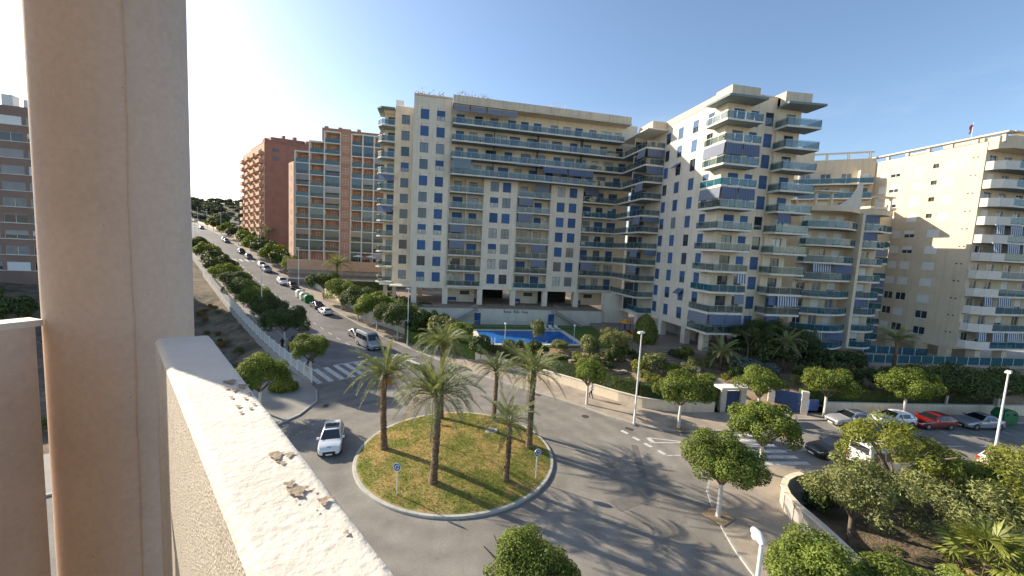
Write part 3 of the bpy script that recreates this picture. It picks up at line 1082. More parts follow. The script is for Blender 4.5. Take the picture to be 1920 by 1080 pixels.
def m_pane(w, h):
    return cached(('pane', w, h), lambda: MB().box(-w / 2 + .03, w / 2 - .03, .135, .15, .03, h - .03).mesh('pane', ['pane']))


def m_shutter(w, h, f=1.0):
    def fn():
        b = MB()
        hh = h * f
        n = max(2, int(hh / .115))
        st_ = hh / n
        for k in range(n):
            z = h - hh + k * st_
            i = len(b.v)
            x = w / 2 - .01
            b.v += [(-x, .075, z), (x, .075, z), (x, .045, z + st_ * .5), (-x, .045, z + st_ * .5), (x, .06, z + st_), (-x, .06, z + st_)]
            b.f += [(i, i + 1, i + 2, i + 3), (i + 3, i + 2, i + 4, i + 5)]
            b.m += [0, 0]
        return b.mesh('shutter', ['shutter_blue'])
    return cached(('shut', w, h, f), fn)


def window(F, uc, z, w, h, kind, d=0.0, frame='frame_blue', shut='shutter_blue', nv=2, nh=1, sill=None):
    o = F.part('window', m_frame(w, h, nv, nh), uc, d, z, frame)
    if kind != 'shut':
        obj('pane', m_pane(w, h), o, m='pane_curtain' if kind in ('curtain', 'half_curtain') else 'pane_bright' if kind in ('bright', 'half_bright') else 'pane')
    if kind == 'shut':
        obj('shutter', m_shutter(w, h, 1.0), o, m=shut)
    elif kind.startswith('half'):
        obj('shutter', m_shutter(w, h, .55), o, m=shut)
    if sill:
        obj('sill', cached(('sill', w), lambda: MB().box(-w / 2 - .05, w / 2 + .05, -.05, .1, -.07, -.005).mesh('sill', ['slab_white'])), o, m=sill)
    return o


def m_panel(w, h=.9):
    return cached(('panel', round(w, 3), h), lambda: MB().box(.03, w - .03, -.008, .008, .09, h).mesh('glass_panel', ['rail_glass']))


def railing(F, parent_o, base_u, base_d, pts, z, glass='rail_glass', pw=1.6, h=1.0, metal='rail_metal', skip=()):
    """glass panels, posts and handrail along pts (u,d) for a balcony object whose origin is (base_u,base_d,z)"""
    rail = MB()
    for k, (a, b) in enumerate(zip(pts, pts[1:])):
        A_, B_ = Vector(a), Vector(b)
        L = (B_ - A_).length
        n = max(1, round(L / pw))
        w = L / n
        dv = (B_ - A_) / L
        ang = math.atan2(dv.y, dv.x)
        pa, pb = (A_.x - base_u, A_.y - base_d, h), (B_.x - base_u, B_.y - base_d, h)
        rail.bar(pa, pb, .06, .05)
        for i in range(n + 1):
            q = A_ + dv * (w * i)
            rail.bar((q.x - base_u, q.y - base_d, .0), (q.x - base_u, q.y - base_d, h - .02), .04, .04)
        for i in range(n):
            q = A_ + dv * (w * i)
            g_ = glass if isinstance(glass, str) else glass[(i + k) % len(glass)]
            obj('glass_panel', m_panel(w, h - .08), parent_o, (q.x - base_u, q.y - base_d, 0), ang, g_)
    obj('handrail', rail.mesh('handrail', [metal]), parent_o)


def balcony(F, u0, u1, d0, d1, z, glass='rail_glass', sides=(1, 1), th=.26, pw=1.6, under=True, slabm='slab_white', rail=True, shape=None):
    """slab between d0 (front, negative) and d1 (wall); railing on front and chosen sides"""
    poly = shape or [(u0, d0), (u1, d0), (u1, d1), (u0, d1)]
    b = MB()
    b.prism([(p[0] - u0, p[1] - d0) for p in poly], -th, 0)
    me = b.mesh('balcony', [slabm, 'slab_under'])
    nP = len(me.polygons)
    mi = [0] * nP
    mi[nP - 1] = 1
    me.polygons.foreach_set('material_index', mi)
    o = F.part('balcony', me, u0, d0, z)
    if rail:
        e = .06
        if shape is None:
            pts = []
            if sides[0]:
                pts.append((u0 + e, d1))
            pts += [(u0 + e, d0 + e), (u1 - e, d0 + e)]
            if sides[1]:
                pts.append((u1 - e, d1))
        else:
            pts = rail if not isinstance(rail, bool) else shape
        railing(F, o, u0, d0, pts, z, glass, pw)
    return o


def awning(F, u0, u1, d, z, drop, out, m='awning_blue', angle_drop=None):
    """cloth roll-down awning: nearly vertical sheet in front of a balcony"""
    w = u1 - u0
    b = MB()
    n = 4
    for k in range(n):
        f0, f1 = k / n, (k + 1) / n
        sag0, sag1 = .05 * math.sin(PI * f0), .05 * math.sin(PI * f1)
        b.quad((0, -out * f0 - sag0 * .3, -drop * f0), (0, -out * f1 - sag1 * .3, -drop * f1), (w, -out * f1 - sag1 * .3, -drop * f1), (w, -out * f0 - sag0 * .3, -drop * f0))
    b.box(0, w, -out - .03, -out + .03, -drop - .06, -drop + .01)
    o = F.part('awning', b.mesh('awning', [m]), u0, d, z)
    obj('cassette', cached(('cass', round(w, 2)), lambda: MB().box(0, w, -.02, .16, -.03, .12).mesh('cassette', ['blind_grey'])), o)
    return o


FURN = {'table': 'small white table', 'chair': 'white plastic chair', 'plant': 'leafy pot plant'}
FLOOR = ['lowest', 'second', 'third', 'fourth', 'fifth', 'sixth', 'seventh', 'eighth', 'ninth', 'tenth', 'topmost']
KINDS = ['shut'] * 11 + ['half'] * 2 + ['half_bright'] * 3 + ['glass'] * 3 + ['curtain'] * 2 + ['bright'] * 3
DOORK = ['shut'] * 4 + ['half', 'half_bright'] + ['glass'] * 6 + ['curtain'] * 3 + ['bright'] * 2

PLASTIC_ME = None


def balcony_furniture(F, u, d, z, kind, label, group):
    """chairs, tables and pots standing on balconies; each is a thing of its own"""
    p = F.at(u, d, z + .004)
    if kind == 'table':
        def f():
            b = MB()
            b.lathe([(.42, .68), (.42, .72)], 12)
            b.lathe([(.03, .02), (.03, .68)], 6)
            b.lathe([(.25, 0), (.22, .03)], 10)
            return b.mesh('balcony_table', ['white_plastic'])
        me, cat = cached('btable', f), 'table'
    elif kind == 'chair':
        def f():
            b = MB()
            b.box(-.24, .24, -.24, .24, .42, .46)
            b.box(-.24, .24, .2, .25, .5, .9)
            b.box(-.26, -.22, -.22, .22, .62, .66).box(.22, .26, -.22, .22, .62, .66)
            for x in (-.22, .22):
                for y in (-.22, .22):
                    b.box(x - .02, x + .02, y - .02, y + .02, 0, .64 if y < 0 else .9)
            return b.mesh('balcony_chair', ['white_plastic'])
        me, cat = cached('bchair', f), 'chair'
    else:
        def f():
            b = MB()
            b.lathe([(.15, 0), (.2, .32), (.21, .34)], 10, m=0)
            r = random.Random(5)
            for k in range(70):
                a, e = r.uniform(0, 2 * PI), r.uniform(.1, 1.4)
                L = r.uniform(.3, .55)
                t = Vector((math.cos(a) * math.cos(e), math.sin(a) * math.cos(e), math.sin(e))) * L + Vector((0, 0, .34))
                s_ = Vector((-math.sin(a), math.cos(a), 0)) * .05
                mid = t * .6 + Vector((0, 0, .14))
                b.quad((0, 0, .33), tuple(mid - s_), tuple(t), tuple(mid + s_), 1)
            return b.mesh('potted_plant', ['brick_orange', 'leaf_ficus'])
        me, cat = cached('bplant', f), 'plant'
    name = {'table': 'balcony_table', 'chair': 'balcony_chair'}.get(kind, 'potted_plant')
    return tag(obj(name, me, None, p, F.a + rng.uniform(-.6, .6) + (PI if kind == 'chair' and rng.random() < .5 else 0)), label, cat, group)


# ------------------------------------------------------------------ main block behind the pool
ST = 2.95
Z0 = 8.8                                 # lowest flat's floor
main = thing('apartment_block', 'long cream apartment block with blue shutters behind the pool', 'building', (14, 84, 5.16))
F = Fac(main, 0, 75.6, 0)
holes = []
wins = []
for k in range(11):
    zc = Z0 + ST * k + .6
    for uc in (-2.5, 0.38):
        wins.append((uc, zc, 1.5, 1.78))
for uc, zc, w, h in wins:
    holes.append((uc - w / 2, uc + w / 2, zc, zc + h))
facade('wall', F, -4.45, 2.4, Z0 - .4, 43.1, holes, 'cream_wall')
wk = random.Random(11)
for uc, zc, w, h in wins:
    window(F, uc, zc, w, h, wk.choice(KINDS + ['shut'] * 6), nv=2, sill='slab_white')
for k in range(1, 11):
    F.part('wall_joint', cached('wjoint', lambda: MB().box(-4.44, 2.39, -.006, .01, -.02, .02).mesh('wall_joint', ['cream_parapet'])), 0, 0, Z0 + ST * k - .12)
for k in range(11):
    for uc in (-2.5, .38):
        F.part('vent', cached('mvent', lambda: MB().box(-.08, .08, -.03, .02, -.06, .06).mesh('vent', ['frame_dark'])), uc - .55, 0, Z0 + ST * k + 2.62)
F.part('downpipe', MB().tube([(0, -.07, 0), (0, -.07, 34.0)], [.05, .05], 6).mesh('downpipe', ['cream_parapet']), 2.2, 0, Z0 - .3)
# the two window piers between the balcony bays
for c0, c1, cols in ((8.8, 15.4, (10.88, 13.25)), (22.1, 28.8, (24.2, 26.7))):
    hs = []
    for k in range(7):
        zc = Z0 + ST * k + .55
        for uc in cols:
            hs.append((uc - .8, uc + .8, zc, zc + 1.85))
    facade('wall', F, c0, c1, Z0 - .4, Z0 + 7 * ST - .26, hs, 'cream_wall')
    for h_ in hs:
        window(F, (h_[0] + h_[1]) / 2, h_[2], 1.6, 1.85, wk.choice(KINDS), nv=2, nh=2 if wk.random() < .4 else 1, sill='slab_white')
    ZU_ = Z0 + 7 * ST - .26
    for s_ in (c0, c1):                   # pier cheeks
        b = MB(); b.quad(tuple(F.loc(s_, 0, Z0 - .4)), tuple(F.loc(s_, 2.2, Z0 - .4)), tuple(F.loc(s_, 2.2, ZU_)), tuple(F.loc(s_, 0, ZU_)))
        obj('wall', b.mesh('wall', ['cream_wall']), main)
b = MB()
b.quad(tuple(F.loc(2.4, 0, Z0 - .4)), tuple(F.loc(2.4, 2.2, Z0 - .4)), tuple(F.loc(2.4, 2.2, 43.1)), tuple(F.loc(2.4, 0, 43.1)))
obj('wall', b.mesh('wall', ['cream_wall']), main)
b = MB()
b.quad(tuple(F.loc(-4.45, 0, Z0 - .4)), tuple(F.loc(-4.45, 16, Z0 - .4)), tuple(F.loc(-4.45, 16, 43.1)), tuple(F.loc(-4.45, 0, 43.1)))
obj('wall', b.mesh('wall', ['cream_wall']), main)
obj('roof', MB().box(-4.3 - 14, 2.38 - 14, 75.7 - 84, 92 - 84, 42.6 - 5.16, 42.8 - 5.16).mesh('roof', ['cream_wall']), main)
# recessed back wall with balcony doors
BAYS = [(2.4, 8.8), (15.4, 22.1), (28.8, 39.4)]
hs, dw = [], []
dk = random.Random(21)
for k in range(11):
    z = Z0 + ST * k
    if k < 7:
        for a, b_ in BAYS:
            if b_ - a < 8:
                us = [a + 1.6, a + 4.6]
            else:
                us = [a + 1.5, a + 4.3, a + 7.1]
            for uc in us:
                dw.append((uc, z, 1.9 if dk.random() < .7 else 1.5, 2.2))
    else:
        u = 3.9
        while u < 37.5:
            dw.append((u, z, dk.choice((1.5, 1.5, 2.0)), 2.2))
            u += dk.choice((2.5, 2.9, 3.4))
hs = [(u - w / 2, u + w / 2, z + .02, z + h) for u, z, w, h in dw]
ZU = Z0 + 7 * ST - .2
facade('wall', F, 2.4, 39.4, Z0 - .4, ZU, [h for h in hs if h[2] < ZU], 'cream_wall_warm', d=1.7, depth=.2)
facade('wall', F, 2.4, 39.4, ZU, 42.2, [h for h in hs if h[2] > ZU], 'cream_wall_warm', d=.1, depth=.2)
for u, z, w, h in dw:
    window(F, u, z + .02, w, h - .02, dk.choice(DOORK), d=1.7 if z < ZU else .1, nv=2)
# balconies
fr = random.Random(31)
for k in range(11):
    z = Z0 + ST * k
    if k < 7:
        for a, b_ in BAYS:
            ue = b_ - .04 if b_ < 30 else 35.75
            gl = fr.choice(['rail_glass'] * 4 + ['rail_teal'])
            balcony(F, a + .04, ue, -.35, 1.66, z, gl, (0, 0), pw=1.6)
            if fr.random() < .34:
                u_ = a + .2 if fr.random() < .5 else a + 3.3
                awning(F, u_, u_ + 2.9, -.3, z + ST - .3, fr.choice((1.0, 1.35, 1.5)), .12, fr.choice(('awning_blue', 'awning_grey')))
            for knd in fr.sample(('table', 'chair', 'plant'), fr.choice((1, 2, 2, 3))):
                balcony_furniture(F, fr.uniform(a + .6, ue - .6), fr.uniform(.2, 1.1), z, knd,
                                  '%s on the %s balcony from the bottom, %s bay of the main block' % (FURN[knd], FLOOR[k], {2.4: 'left', 15.4: 'middle', 28.8: 'right'}[a]), {'table': 'main block balcony tables', 'chair': 'main block balcony chairs', 'plant': 'main block balcony plants'}[knd])
            if fr.random() < .45:
                F.part('air_conditioner', cached('acunit', lambda: MB().box(-.42, .42, -.34, -.02, 0, .58).box(-.36, .2, -.36, -.34, .06, .52).mesh('air_conditioner', ['white_plastic'])), fr.choice((a + .55, a + 3.15, min(b_, 36) - .6)), 1.7, z + fr.choice((.05, 1.7)))
            # divider fin in the middle of a bay
            F.part('balcony_divider', cached('divfin', lambda: MB().box(-.06, .06, 0, 1.34, 0, ST - .27).mesh('balcony_divider', ['cream_wall'])), (a + min(b_, 35.4)) / 2, .3, z, None) if b_ < 30 else None
    else:
        balcony(F, 2.44, 35.75, -2.1, .06, z, 'rail_glass', (1, 0), pw=1.75)
        for u_ in (10.2, 18.6, 27.4):
            if k < 10:
                F.part('glass_screen', cached('gscreen', lambda: MB().box(0, 1.6, -.02, .02, 0, ST - .28).mesh('glass_screen', ['enclosure_glass'])), u_, -.2, z).rotation_euler = (0, 0, -PI / 2)
        for q in range(9):
            knd = ('table', 'chair', 'plant')[q % 3]
            balcony_furniture(F, 4 + (q // 3) * 11.0 + fr.uniform(0, 8.5), fr.uniform(-1.5, -.6), z, knd,
                              '%s on the %s long balcony from the top, %s third' % (FURN[knd], ['fourth', 'third', 'second', 'first'][k - 7], ['left', 'middle', 'right'][q // 3]), {'table': 'upper balcony tables', 'chair': 'upper balcony chairs', 'plant': 'upper balcony plants'}[knd])
# awnings seen on the long balconies
for u_ in (2.6, 5.6, 8.6, 11.4):
    awning(F, u_, u_ + 2.75, -2.05, Z0 + 11 * ST + .1, .95, .1, 'awning_grey')
awning(F, 19.6, 24.4, -2.1, Z0 + 8 * ST - .3, 1.1, .35, 'awning_blue')
awning(F, 24.6, 29.6, -2.1, Z0 + 8 * ST - .3, 1.25, .4, 'awning_blue')
awning(F, 8.9, 13.8, -2.1, Z0 + 9 * ST - .3, .3, 1.0, 'awning_grey')
awning(F, 14.2, 18.9, -2.1, Z0 + 8 * ST - .3, .3, 1.0, 'awning_grey')
F.part('enclosure', cached('encl', lambda: MB().box(0, 3.4, -.02, .02, .95, ST - .28).box(3.38, 3.42, 0, 1.7, .0, ST - .28).mesh('enclosure', ['enclosure_glass'])), 2.6, -2.1, Z0 + 7 * ST)
# roof edge
b = MB()
b.box(2.4 - 14, 36.9 - 14, 73.3 - 84, 92 - 84, 41.55 - 5.16, 41.8 - 5.16)
b.box(2.4 - 14, 36.9 - 14, 73.6 - 84, 73.95 - 84, 41.8 - 5.16, 43.1 - 5.16)
b.box(36.55 - 14, 36.9 - 14, 73.95 - 84, 92 - 84, 41.8 - 5.16, 43.1 - 5.16)
obj('roof_parapet', b.mesh('roof_parapet', ['cream_parapet']), main)
obj('light_stop_floor', MB().box(2.42 - 14, 39.38 - 14, 75.72 - 84, 90.9 - 84, ZU - .03 - 5.16, ZU + .03 - 5.16).mesh('light_stop_floor', ['slab_white']), main)  # added unseen inside the hollow block to stop sunlight leaking through
obj('roof', MB().box(36.92 - 14, 39.38 - 14, 75.72 - 84, 91 - 84, 41.6 - 5.16, 41.75 - 5.16).mesh('roof', ['slab_white']), main)  # unseen roof strip added to shut out sunlight leaking onto the slabs
b = MB(); b.box(-4.45 - 14, 2.39 - 14, 75.45 - 84, 75.59 - 84, 42.9 - 5.16, 43.2 - 5.16)
obj('roof_coping', b.mesh('roof_coping', ['cream_parapet']), main)
# set back left part with wrapped balconies
F2 = Fac(main, 0, 80.0, 0)
hs = []
for k in range(11):
    zc = Z0 + ST * k + .55
    hs.append((-6.9, -5.4, zc, zc + 1.75))
facade('wall', F2, -8.1, -4.46, Z0 - .4, 42.1, hs, 'cream_wall_warm')
for h_ in hs:
    window(F2, -6.15, h_[2], 1.5, 1.75, wk.choice(['glass', 'curtain', 'glass', 'half_curtain']), nv=2, nh=2, frame='frame_blue')
b = MB()
b.quad(tuple(F2.loc(-8.1, 0, Z0 - .4)), tuple(F2.loc(-8.1, 0, 42.1)), tuple(F2.loc(-8.1, 2, 42.1)), tuple(F2.loc(-8.1, 2, Z0 - .4)))
obj('wall', b.mesh('wall', ['cream_wall_warm']), main)
obj('roof', MB().box(-8.1 - 14, -4.46 - 14, 80.02 - 84, 92 - 84, 41.4 - 5.16, 41.6 - 5.16).mesh('roof', ['cream_wall_warm']), main)
obj('roof', MB().box(-10.2 - 14, -8.2 - 14, 80.3 - 84, 92 - 84, 40.95 - 5.16, 41.5 - 5.16).mesh('roof', ['cream_wall_warm']), main)
hs = []
for k in range(11):
    z = Z0 + ST * k
    hs.append((-9.6, -8.3, z + .02, z + 2.2))
facade('wall', F2, -10.2, -8.1, Z0 - .4, 41.2, hs, 'cream_wall_warm', d=2.0, depth=.2)
for k, h_ in enumerate(hs):
    window(F2, -8.95, h_[2], 1.3, 2.18, dk.choice(DOORK), d=2.0)
    z = Z0 + ST * k
    sh = [(-11.2, 5), (-11.2, .3), (-10.4, -.75), (-8.12, -.75), (-8.12, 1.98), (-10.2, 1.98), (-10.2, 5)]
    balcony(F2, -11.2, -8.12, -.75, 1.98, z, 'rail_glass', shape=sh, rail=[(-11.14, 5), (-11.14, .33), (-10.37, -.69), (-8.15, -.69)], pw=1.7)
    if k in (4, 6):
        awning(F2, -10.9, -8.2, -.7, z + ST - .3, 1.1, .1, 'awning_blue')
b = MB()
b.prism([(x - 14, y + 80 - 84) for x, y in ((-11.4, 5), (-11.4, .2), (-10.5, -.95), (-8.12, -.95), (-8.12, 2), (-10.2, 2), (-10.2, 5))], 41.2 - 5.16, 41.45 - 5.16)
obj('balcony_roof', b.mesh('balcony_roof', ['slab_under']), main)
b = MB()
b.box(-10.2 - 14, 39.4 - 14, 78.2 - 84, 92 - 84, Z0 - .62 - 5.16, Z0 - .3 - 5.16)
b.box(-8.1 - 14, 2.4 - 14, 75.62 - 84, 80 - 84, Z0 - .62 - 5.16, Z0 - .38 - 5.16)
b.box(2.4 - 14, 39.4 - 14, 75.5 - 84, 78.2 - 84, Z0 - .58 - 5.16, Z0 - .3 - 5.16)
obj('soffit', b.mesh('soffit', ['cream_wall']), main)
b = MB()
b.box(-10.2 - 14, 39.4 - 14, 91 - 84, 92 - 84, Z0 - .3 - 5.16, 41 - 5.16)
b.quad(*[tuple(Vector((-10.2, y, z)) - main.location) for y, z in ((82, Z0 - .4), (82, 41.2), (92, 41.2), (92, Z0 - .4))])
obj('rear_wall', b.mesh('rear_wall', ['cream_wall']), main)
for x in (-3.6, 2.2, 8.9, 15.5, 22.1, 28.7):
    obj('column', cached('col9', lambda: MB().box(-.5, .5, -.45, .45, 0, 3.05).mesh('column', ['cream_wall'])), main, (x - 14, 76.1 - 84, 0))
for x in (-9.3, -7.6):
    obj('column', cached('col8', lambda: MB().box(-.35, .35, -.35, .35, 0, 3.05).mesh('column', ['cream_wall'])), main, (x - 14, 80.4 - 84, 0))
for x in (-2.8, 8.9, 17.5, 26.0):
    obj('column', MESH['col9'], main, (x - 14, 86 - 84, 0))
for a, b_ in ((2.7, 8.2), (15.9, 21.6), (29.2, 37.4)):
    o = obj('lobby_wall', MB().box(a - 14, b_ - 14, 79.4 - 84, 79.8 - 84, 0, 3.0).mesh('lobby_wall', ['cream_wall']), main)
    fr_ = obj('notice_board', MB().box(0, 1.9, -.05, 0, 0, .8).box(.08, 1.82, -.06, -.05, .08, .72).mesh('notice_board', ['frame_dark']), main, (a + 2.6 - 14, 79.4 - 84, 1.5))
    obj('bench', MB().box(0, 1.6, -.5, -.1, .38, .46).box(0, 1.6, -.12, -.05, .46, .95).box(.1, .2, -.45, -.1, 0, .38).box(1.4, 1.5, -.45, -.1, 0, .38).mesh('bench', ['door_blue']), main, (a + .3 - 14, 79.35 - 84, 0))
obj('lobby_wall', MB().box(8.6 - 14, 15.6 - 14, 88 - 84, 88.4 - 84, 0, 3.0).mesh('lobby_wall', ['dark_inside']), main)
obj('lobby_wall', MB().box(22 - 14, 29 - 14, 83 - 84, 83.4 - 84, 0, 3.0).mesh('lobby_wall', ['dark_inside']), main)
# roof clutter
b = MB(); b.box(-.1, 1.2, -.1, 1.2, 0, 1.6)
for x, y, w, h in ((17.5, 77, 2.6, 1.2), (-7.4, 82, 1.5, 1.0), (30, 78, .5, 1.0), (24.2, 77.4, .4, 1.3)):
    obj('roof_unit', MB().box(-w / 2, w / 2, -.6, .6, 0, h).mesh('roof_unit', ['white_paint']), main, (x - 14, y - 84, 42.6 - 5.16))
b = MB()
for x in (20.6, 23.6):
    b.bar((x, 75.5, 43.2), (x + .3, 75.5, 44.6), .05, .05); b.bar((x, 77, 43.2), (x + .3, 77, 44.6), .05, .05)
b.bar((20.9, 75.5, 44.6), (23.9, 75.5, 44.6), .05, .05); b.bar((20.9, 77, 44.6), (23.9, 77, 44.6), .05, .05)
o = obj('roof_frame', b.mesh('roof_frame', ['white_metal']), main, (-14, -84, -5.16))
b = MB()
r5 = random.Random(9)
for k in range(260):
    x = r5.choice((-3.6, -1.4, .5, 4, 5.5, 7.8, 8.6)) + r5.gauss(0, .5)
    z = 43.0 + abs(r5.gauss(0, .45))
    p = Vector((x, 75.9 if x < 2.4 else 74.3, z)); q = Vector((r5.gauss(0, .22), r5.gauss(0, .22), r5.uniform(.05, .35)))
    s_ = Vector((.07, 0, .0))
    b.tri(tuple(p - s_), tuple(p + s_), tuple(p + q))
tag(obj('roof_planting', b.mesh('roof_planting', ['leaf_dry'])), 'straggly roof garden plants along the main block parapet', 'plants', None, 'stuff')

# ------------------------------------------------------------------ corner wing
ZW = Z0 - ST
wing = thing('apartment_wing', 'tall cream corner wing with wraparound glass balconies', 'building', (46, 60, 2.6))
G = Fac(wing, 39.5, 66.0, -PI / 2)        # u grows towards the camera, inward is +X
cols = [1.6 + .0, 5.0, 8.7, 12.45]
cols = [1.65, 5.2, 9.0, 12.5]
hs = []
for k in range(11):
    zc = ZW + ST * k + .55
    for c in cols:
        w = 1.35
        hs.append((c - w / 2, c + w / 2, zc, zc + 1.85))
facade('wall', G, 0, 15.7, ZW - .4, 39.6, hs, 'cream_wall')
wk = random.Random(13)
for h_ in hs:
    window(G, (h_[0] + h_[1]) / 2, h_[2], 1.35, 1.85, wk.choice(['shut'] * 6 + ['glass'] * 3 + ['curtain', 'half']), nv=2, nh=1, sill='slab_white')
for k, c in ((8, 5.2), (1, 9.0)):
    aw = awning(G, c - .8, c + .8, -.02, ZW + ST * k + 2.5, .75, .9, 'awning_blue')
H = Fac(wing, 39.5, 50.3, 0)              # front faces the street
# front wall: left balconies, window strip, right balconies
hs, dd = [], []
for k in range(11):
    z = ZW + ST * k
    hs.append((6.35, 7.75, z + .35, z + 2.25))
    dd.append((2.0, z, 1.7)); dd.append((4.55, z, 1.3))
    hs += [(2.0 - .85, 2.0 + .85, z + .02, z + 2.2), (4.55 - .65, 4.55 + .65, z + .02, z + 2.2)]
facade('wall', H, 0, 8.1, ZW - .4, 39.6, hs, 'cream_wall_warm', d=.0, depth=.2)
b = MB(); b.quad(tuple(H.loc(8.1, -.4, ZW - .4)), tuple(H.loc(8.1, -.4, 39.6)), tuple(H.loc(8.1, .02, 39.6)), tuple(H.loc(8.1, .02, ZW - .4)))
obj('wall', b.mesh('wall', ['cream_wall_warm']), wing)
hs2 = [(9.4, 11.0, ZW + ST * k + .02, ZW + ST * k + 2.2) for k in range(11)]
facade('wall', H, 8.1, 11.9, ZW - .4, 39.6, hs2, 'cream_wall_warm', d=-.4, depth=.2)
for k in range(11):
    z = ZW + ST * k
    window(H, 7.05, z + .35, 1.4, 1.9, 'shut' if wk.random() < .8 else 'glass', nv=1)
    window(H, 2.0, z + .02, 1.7, 2.18, wk.choice(DOORK))
    window(H, 4.55, z + .02, 1.3, 2.18, wk.choice(DOORK + ['shut'] * 3))
    window(H, 10.2, z + .02, 1.6, 2.18, wk.choice(DOORK), d=-.4)
    gl = wk.choice(['rail_glass'] * 5 + ['rail_teal'])
    # left stack wraps the corner
    sh = [(-1.45, -2.4), (-1.45, -2.1), (-1.45, 2.4), (-.01, 2.4), (-.01, -.02), (5.3, -.02), (5.3, -2.1), (4.7, -2.4)]
    sh = [(-1.45, -2.1), (4.0, -2.3), (4.0, -.02), (-.01, -.02), (-.01, 2.4), (-1.45, 2.4)]
    balcony(H, -1.45, 4.0, -2.3, 2.4, z, gl, shape=sh, rail=[(3.94, -.02), (3.94, -2.23), (-1.39, -2.04), (-1.39, 2.4)][::-1], pw=1.5)
    sh = [(7.75, -2.4), (12.95, -2.9), (12.95, -.3), (11.92, -.3), (11.92, -.42), (8.1, -.42), (7.75, -.2)]
    balcony(H, 7.75, 12.95, -2.9, -.3, z, 'rail_glass', shape=sh, rail=[(7.81, -.25), (7.81, -2.34), (12.89, -2.84), (12.89, -.35)], pw=1.5)
    for q, knd in enumerate(wk.sample(('table', 'chair', 'plant', 'chair2'), wk.choice((1, 2, 2, 3)))):
        side = knd != 'chair2' and wk.random() < .6
        knd = knd[:5]
        balcony_furniture(H, wk.uniform(-.9, 3.4) if side else wk.uniform(8.5, 12), wk.uniform(-1.6, -.7) if side else wk.uniform(-2.1, -1.0), z, knd,
                          '%s on the %s balcony from the bottom, %s stack of the corner wing' % (FURN[knd], FLOOR[k], 'left' if side else 'right'), {'table': 'wing balcony tables', 'chair': 'wing balcony chairs', 'plant': 'wing balcony plants'}[knd])
for k, side in ((8, 0), (6, 0), (0, 0)):
    z = ZW + ST * (k + 1) - .3
    awning(H, -1.3, 1.25, -2.12, z, 1.45, .12, 'awning_blue')
    awning(H, 1.3, 3.9, -2.2, z, 1.45, .12, 'awning_blue')
    awning(G, 13.4, 17.7, -1.42, z, 1.45, .1, 'awning_grey')
for k in (1, 2):
    awning(H, 2.4, 3.95, -2.2, ZW + ST * (k + 1) - .3, 1.3, .1, 'awning_white_blue' if k == 2 else 'awning_grey')
for k in (0, 1, 5):
    awning(H, 8.0, 10.2, -2.3, ZW + ST * (k + 1) - .3, 1.3, .1, 'awning_blue')
awning(H, 9.2, 12.8, -2.5, ZW + ST * 2 - .3, 1.4, .1, 'awning_white_blue')
b = MB()
L_ = lambda x, y, z: (x - 46, y - 60, z - 2.6)
# roofs over the two stacks, parapet blocks, roof slab
for pts, z0, z1 in (([(37.9, 48.0), (43.7, 47.7), (43.7, 50.28), (39.48, 50.28), (39.48, 52.8), (37.9, 52.8)], 38.15, 38.45), ([(47.1, 47.8), (52.6, 47.1), (52.6, 50.2), (47.6, 50.3)], 38.15, 38.45)):
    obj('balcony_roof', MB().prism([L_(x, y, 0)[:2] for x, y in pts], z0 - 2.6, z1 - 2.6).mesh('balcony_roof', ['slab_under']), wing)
b = MB()
b.prism([L_(x, y, 0)[:2] for x, y in ((39.2, 49.3), (43.6, 49.2), (43.6, 52.5), (39.2, 52.5))], 38.46 - 2.6, 40.2 - 2.6)
b.prism([L_(x, y, 0)[:2] for x, y in ((47.6, 49.0), (51.6, 48.6), (51.6, 52.5), (47.6, 52.5))], 38.46 - 2.6, 40.2 - 2.6)
b.box(*[v - 46 for v in (39.48, 51.4)], 50.32 - 60, 65.5 - 60, 39.3 - 2.6, 39.6 - 2.6)
b.box(39.48 - 46, 43 - 46, 65.5 - 60, 75 - 60, 39.3 - 2.6, 39.6 - 2.6)
b.box(39.4 - 46, 39.7 - 46, 52.6 - 60, 66.2 - 60, 39.0 - 2.6, 40.0 - 2.6)
b.box(43.6 - 46, 47.6 - 46, 50.35 - 60, 50.7 - 60, 39.3 - 2.6, 39.9 - 2.6)
obj('roof_parapet', b.mesh('roof_parapet', ['cream_parapet']), wing)
b = MB()
b.quad(L_(51.4, 49.9, ZW - .4), L_(51.4, 65.5, ZW - .4), L_(51.4, 65.5, 39.6), L_(51.4, 49.9, 39.6))
b.quad(L_(51.4, 65.5, ZW - .4), L_(43, 65.5, ZW - .4), L_(43, 65.5, 39.6), L_(51.4, 65.5, 39.6))
b.quad(L_(43, 65.5, ZW - .4), L_(43, 75, ZW - .4), L_(43, 75, 39.6), L_(43, 65.5, 39.6))
b.quad(L_(43, 75, ZW - .4), L_(39.5, 75, ZW - .4), L_(39.5, 75, 39.6), L_(43, 75, 39.6))
obj('wall', b.mesh('wall', ['cream_wall']), wing)
b = MB(); b.quad(L_(39.5, 66, ZW - .4), L_(39.5, 66, 39.6), L_(39.5, 75, 39.6), L_(39.5, 75, ZW - .4))
obj('wall', b.mesh('wall', ['cream_wall']), wing)
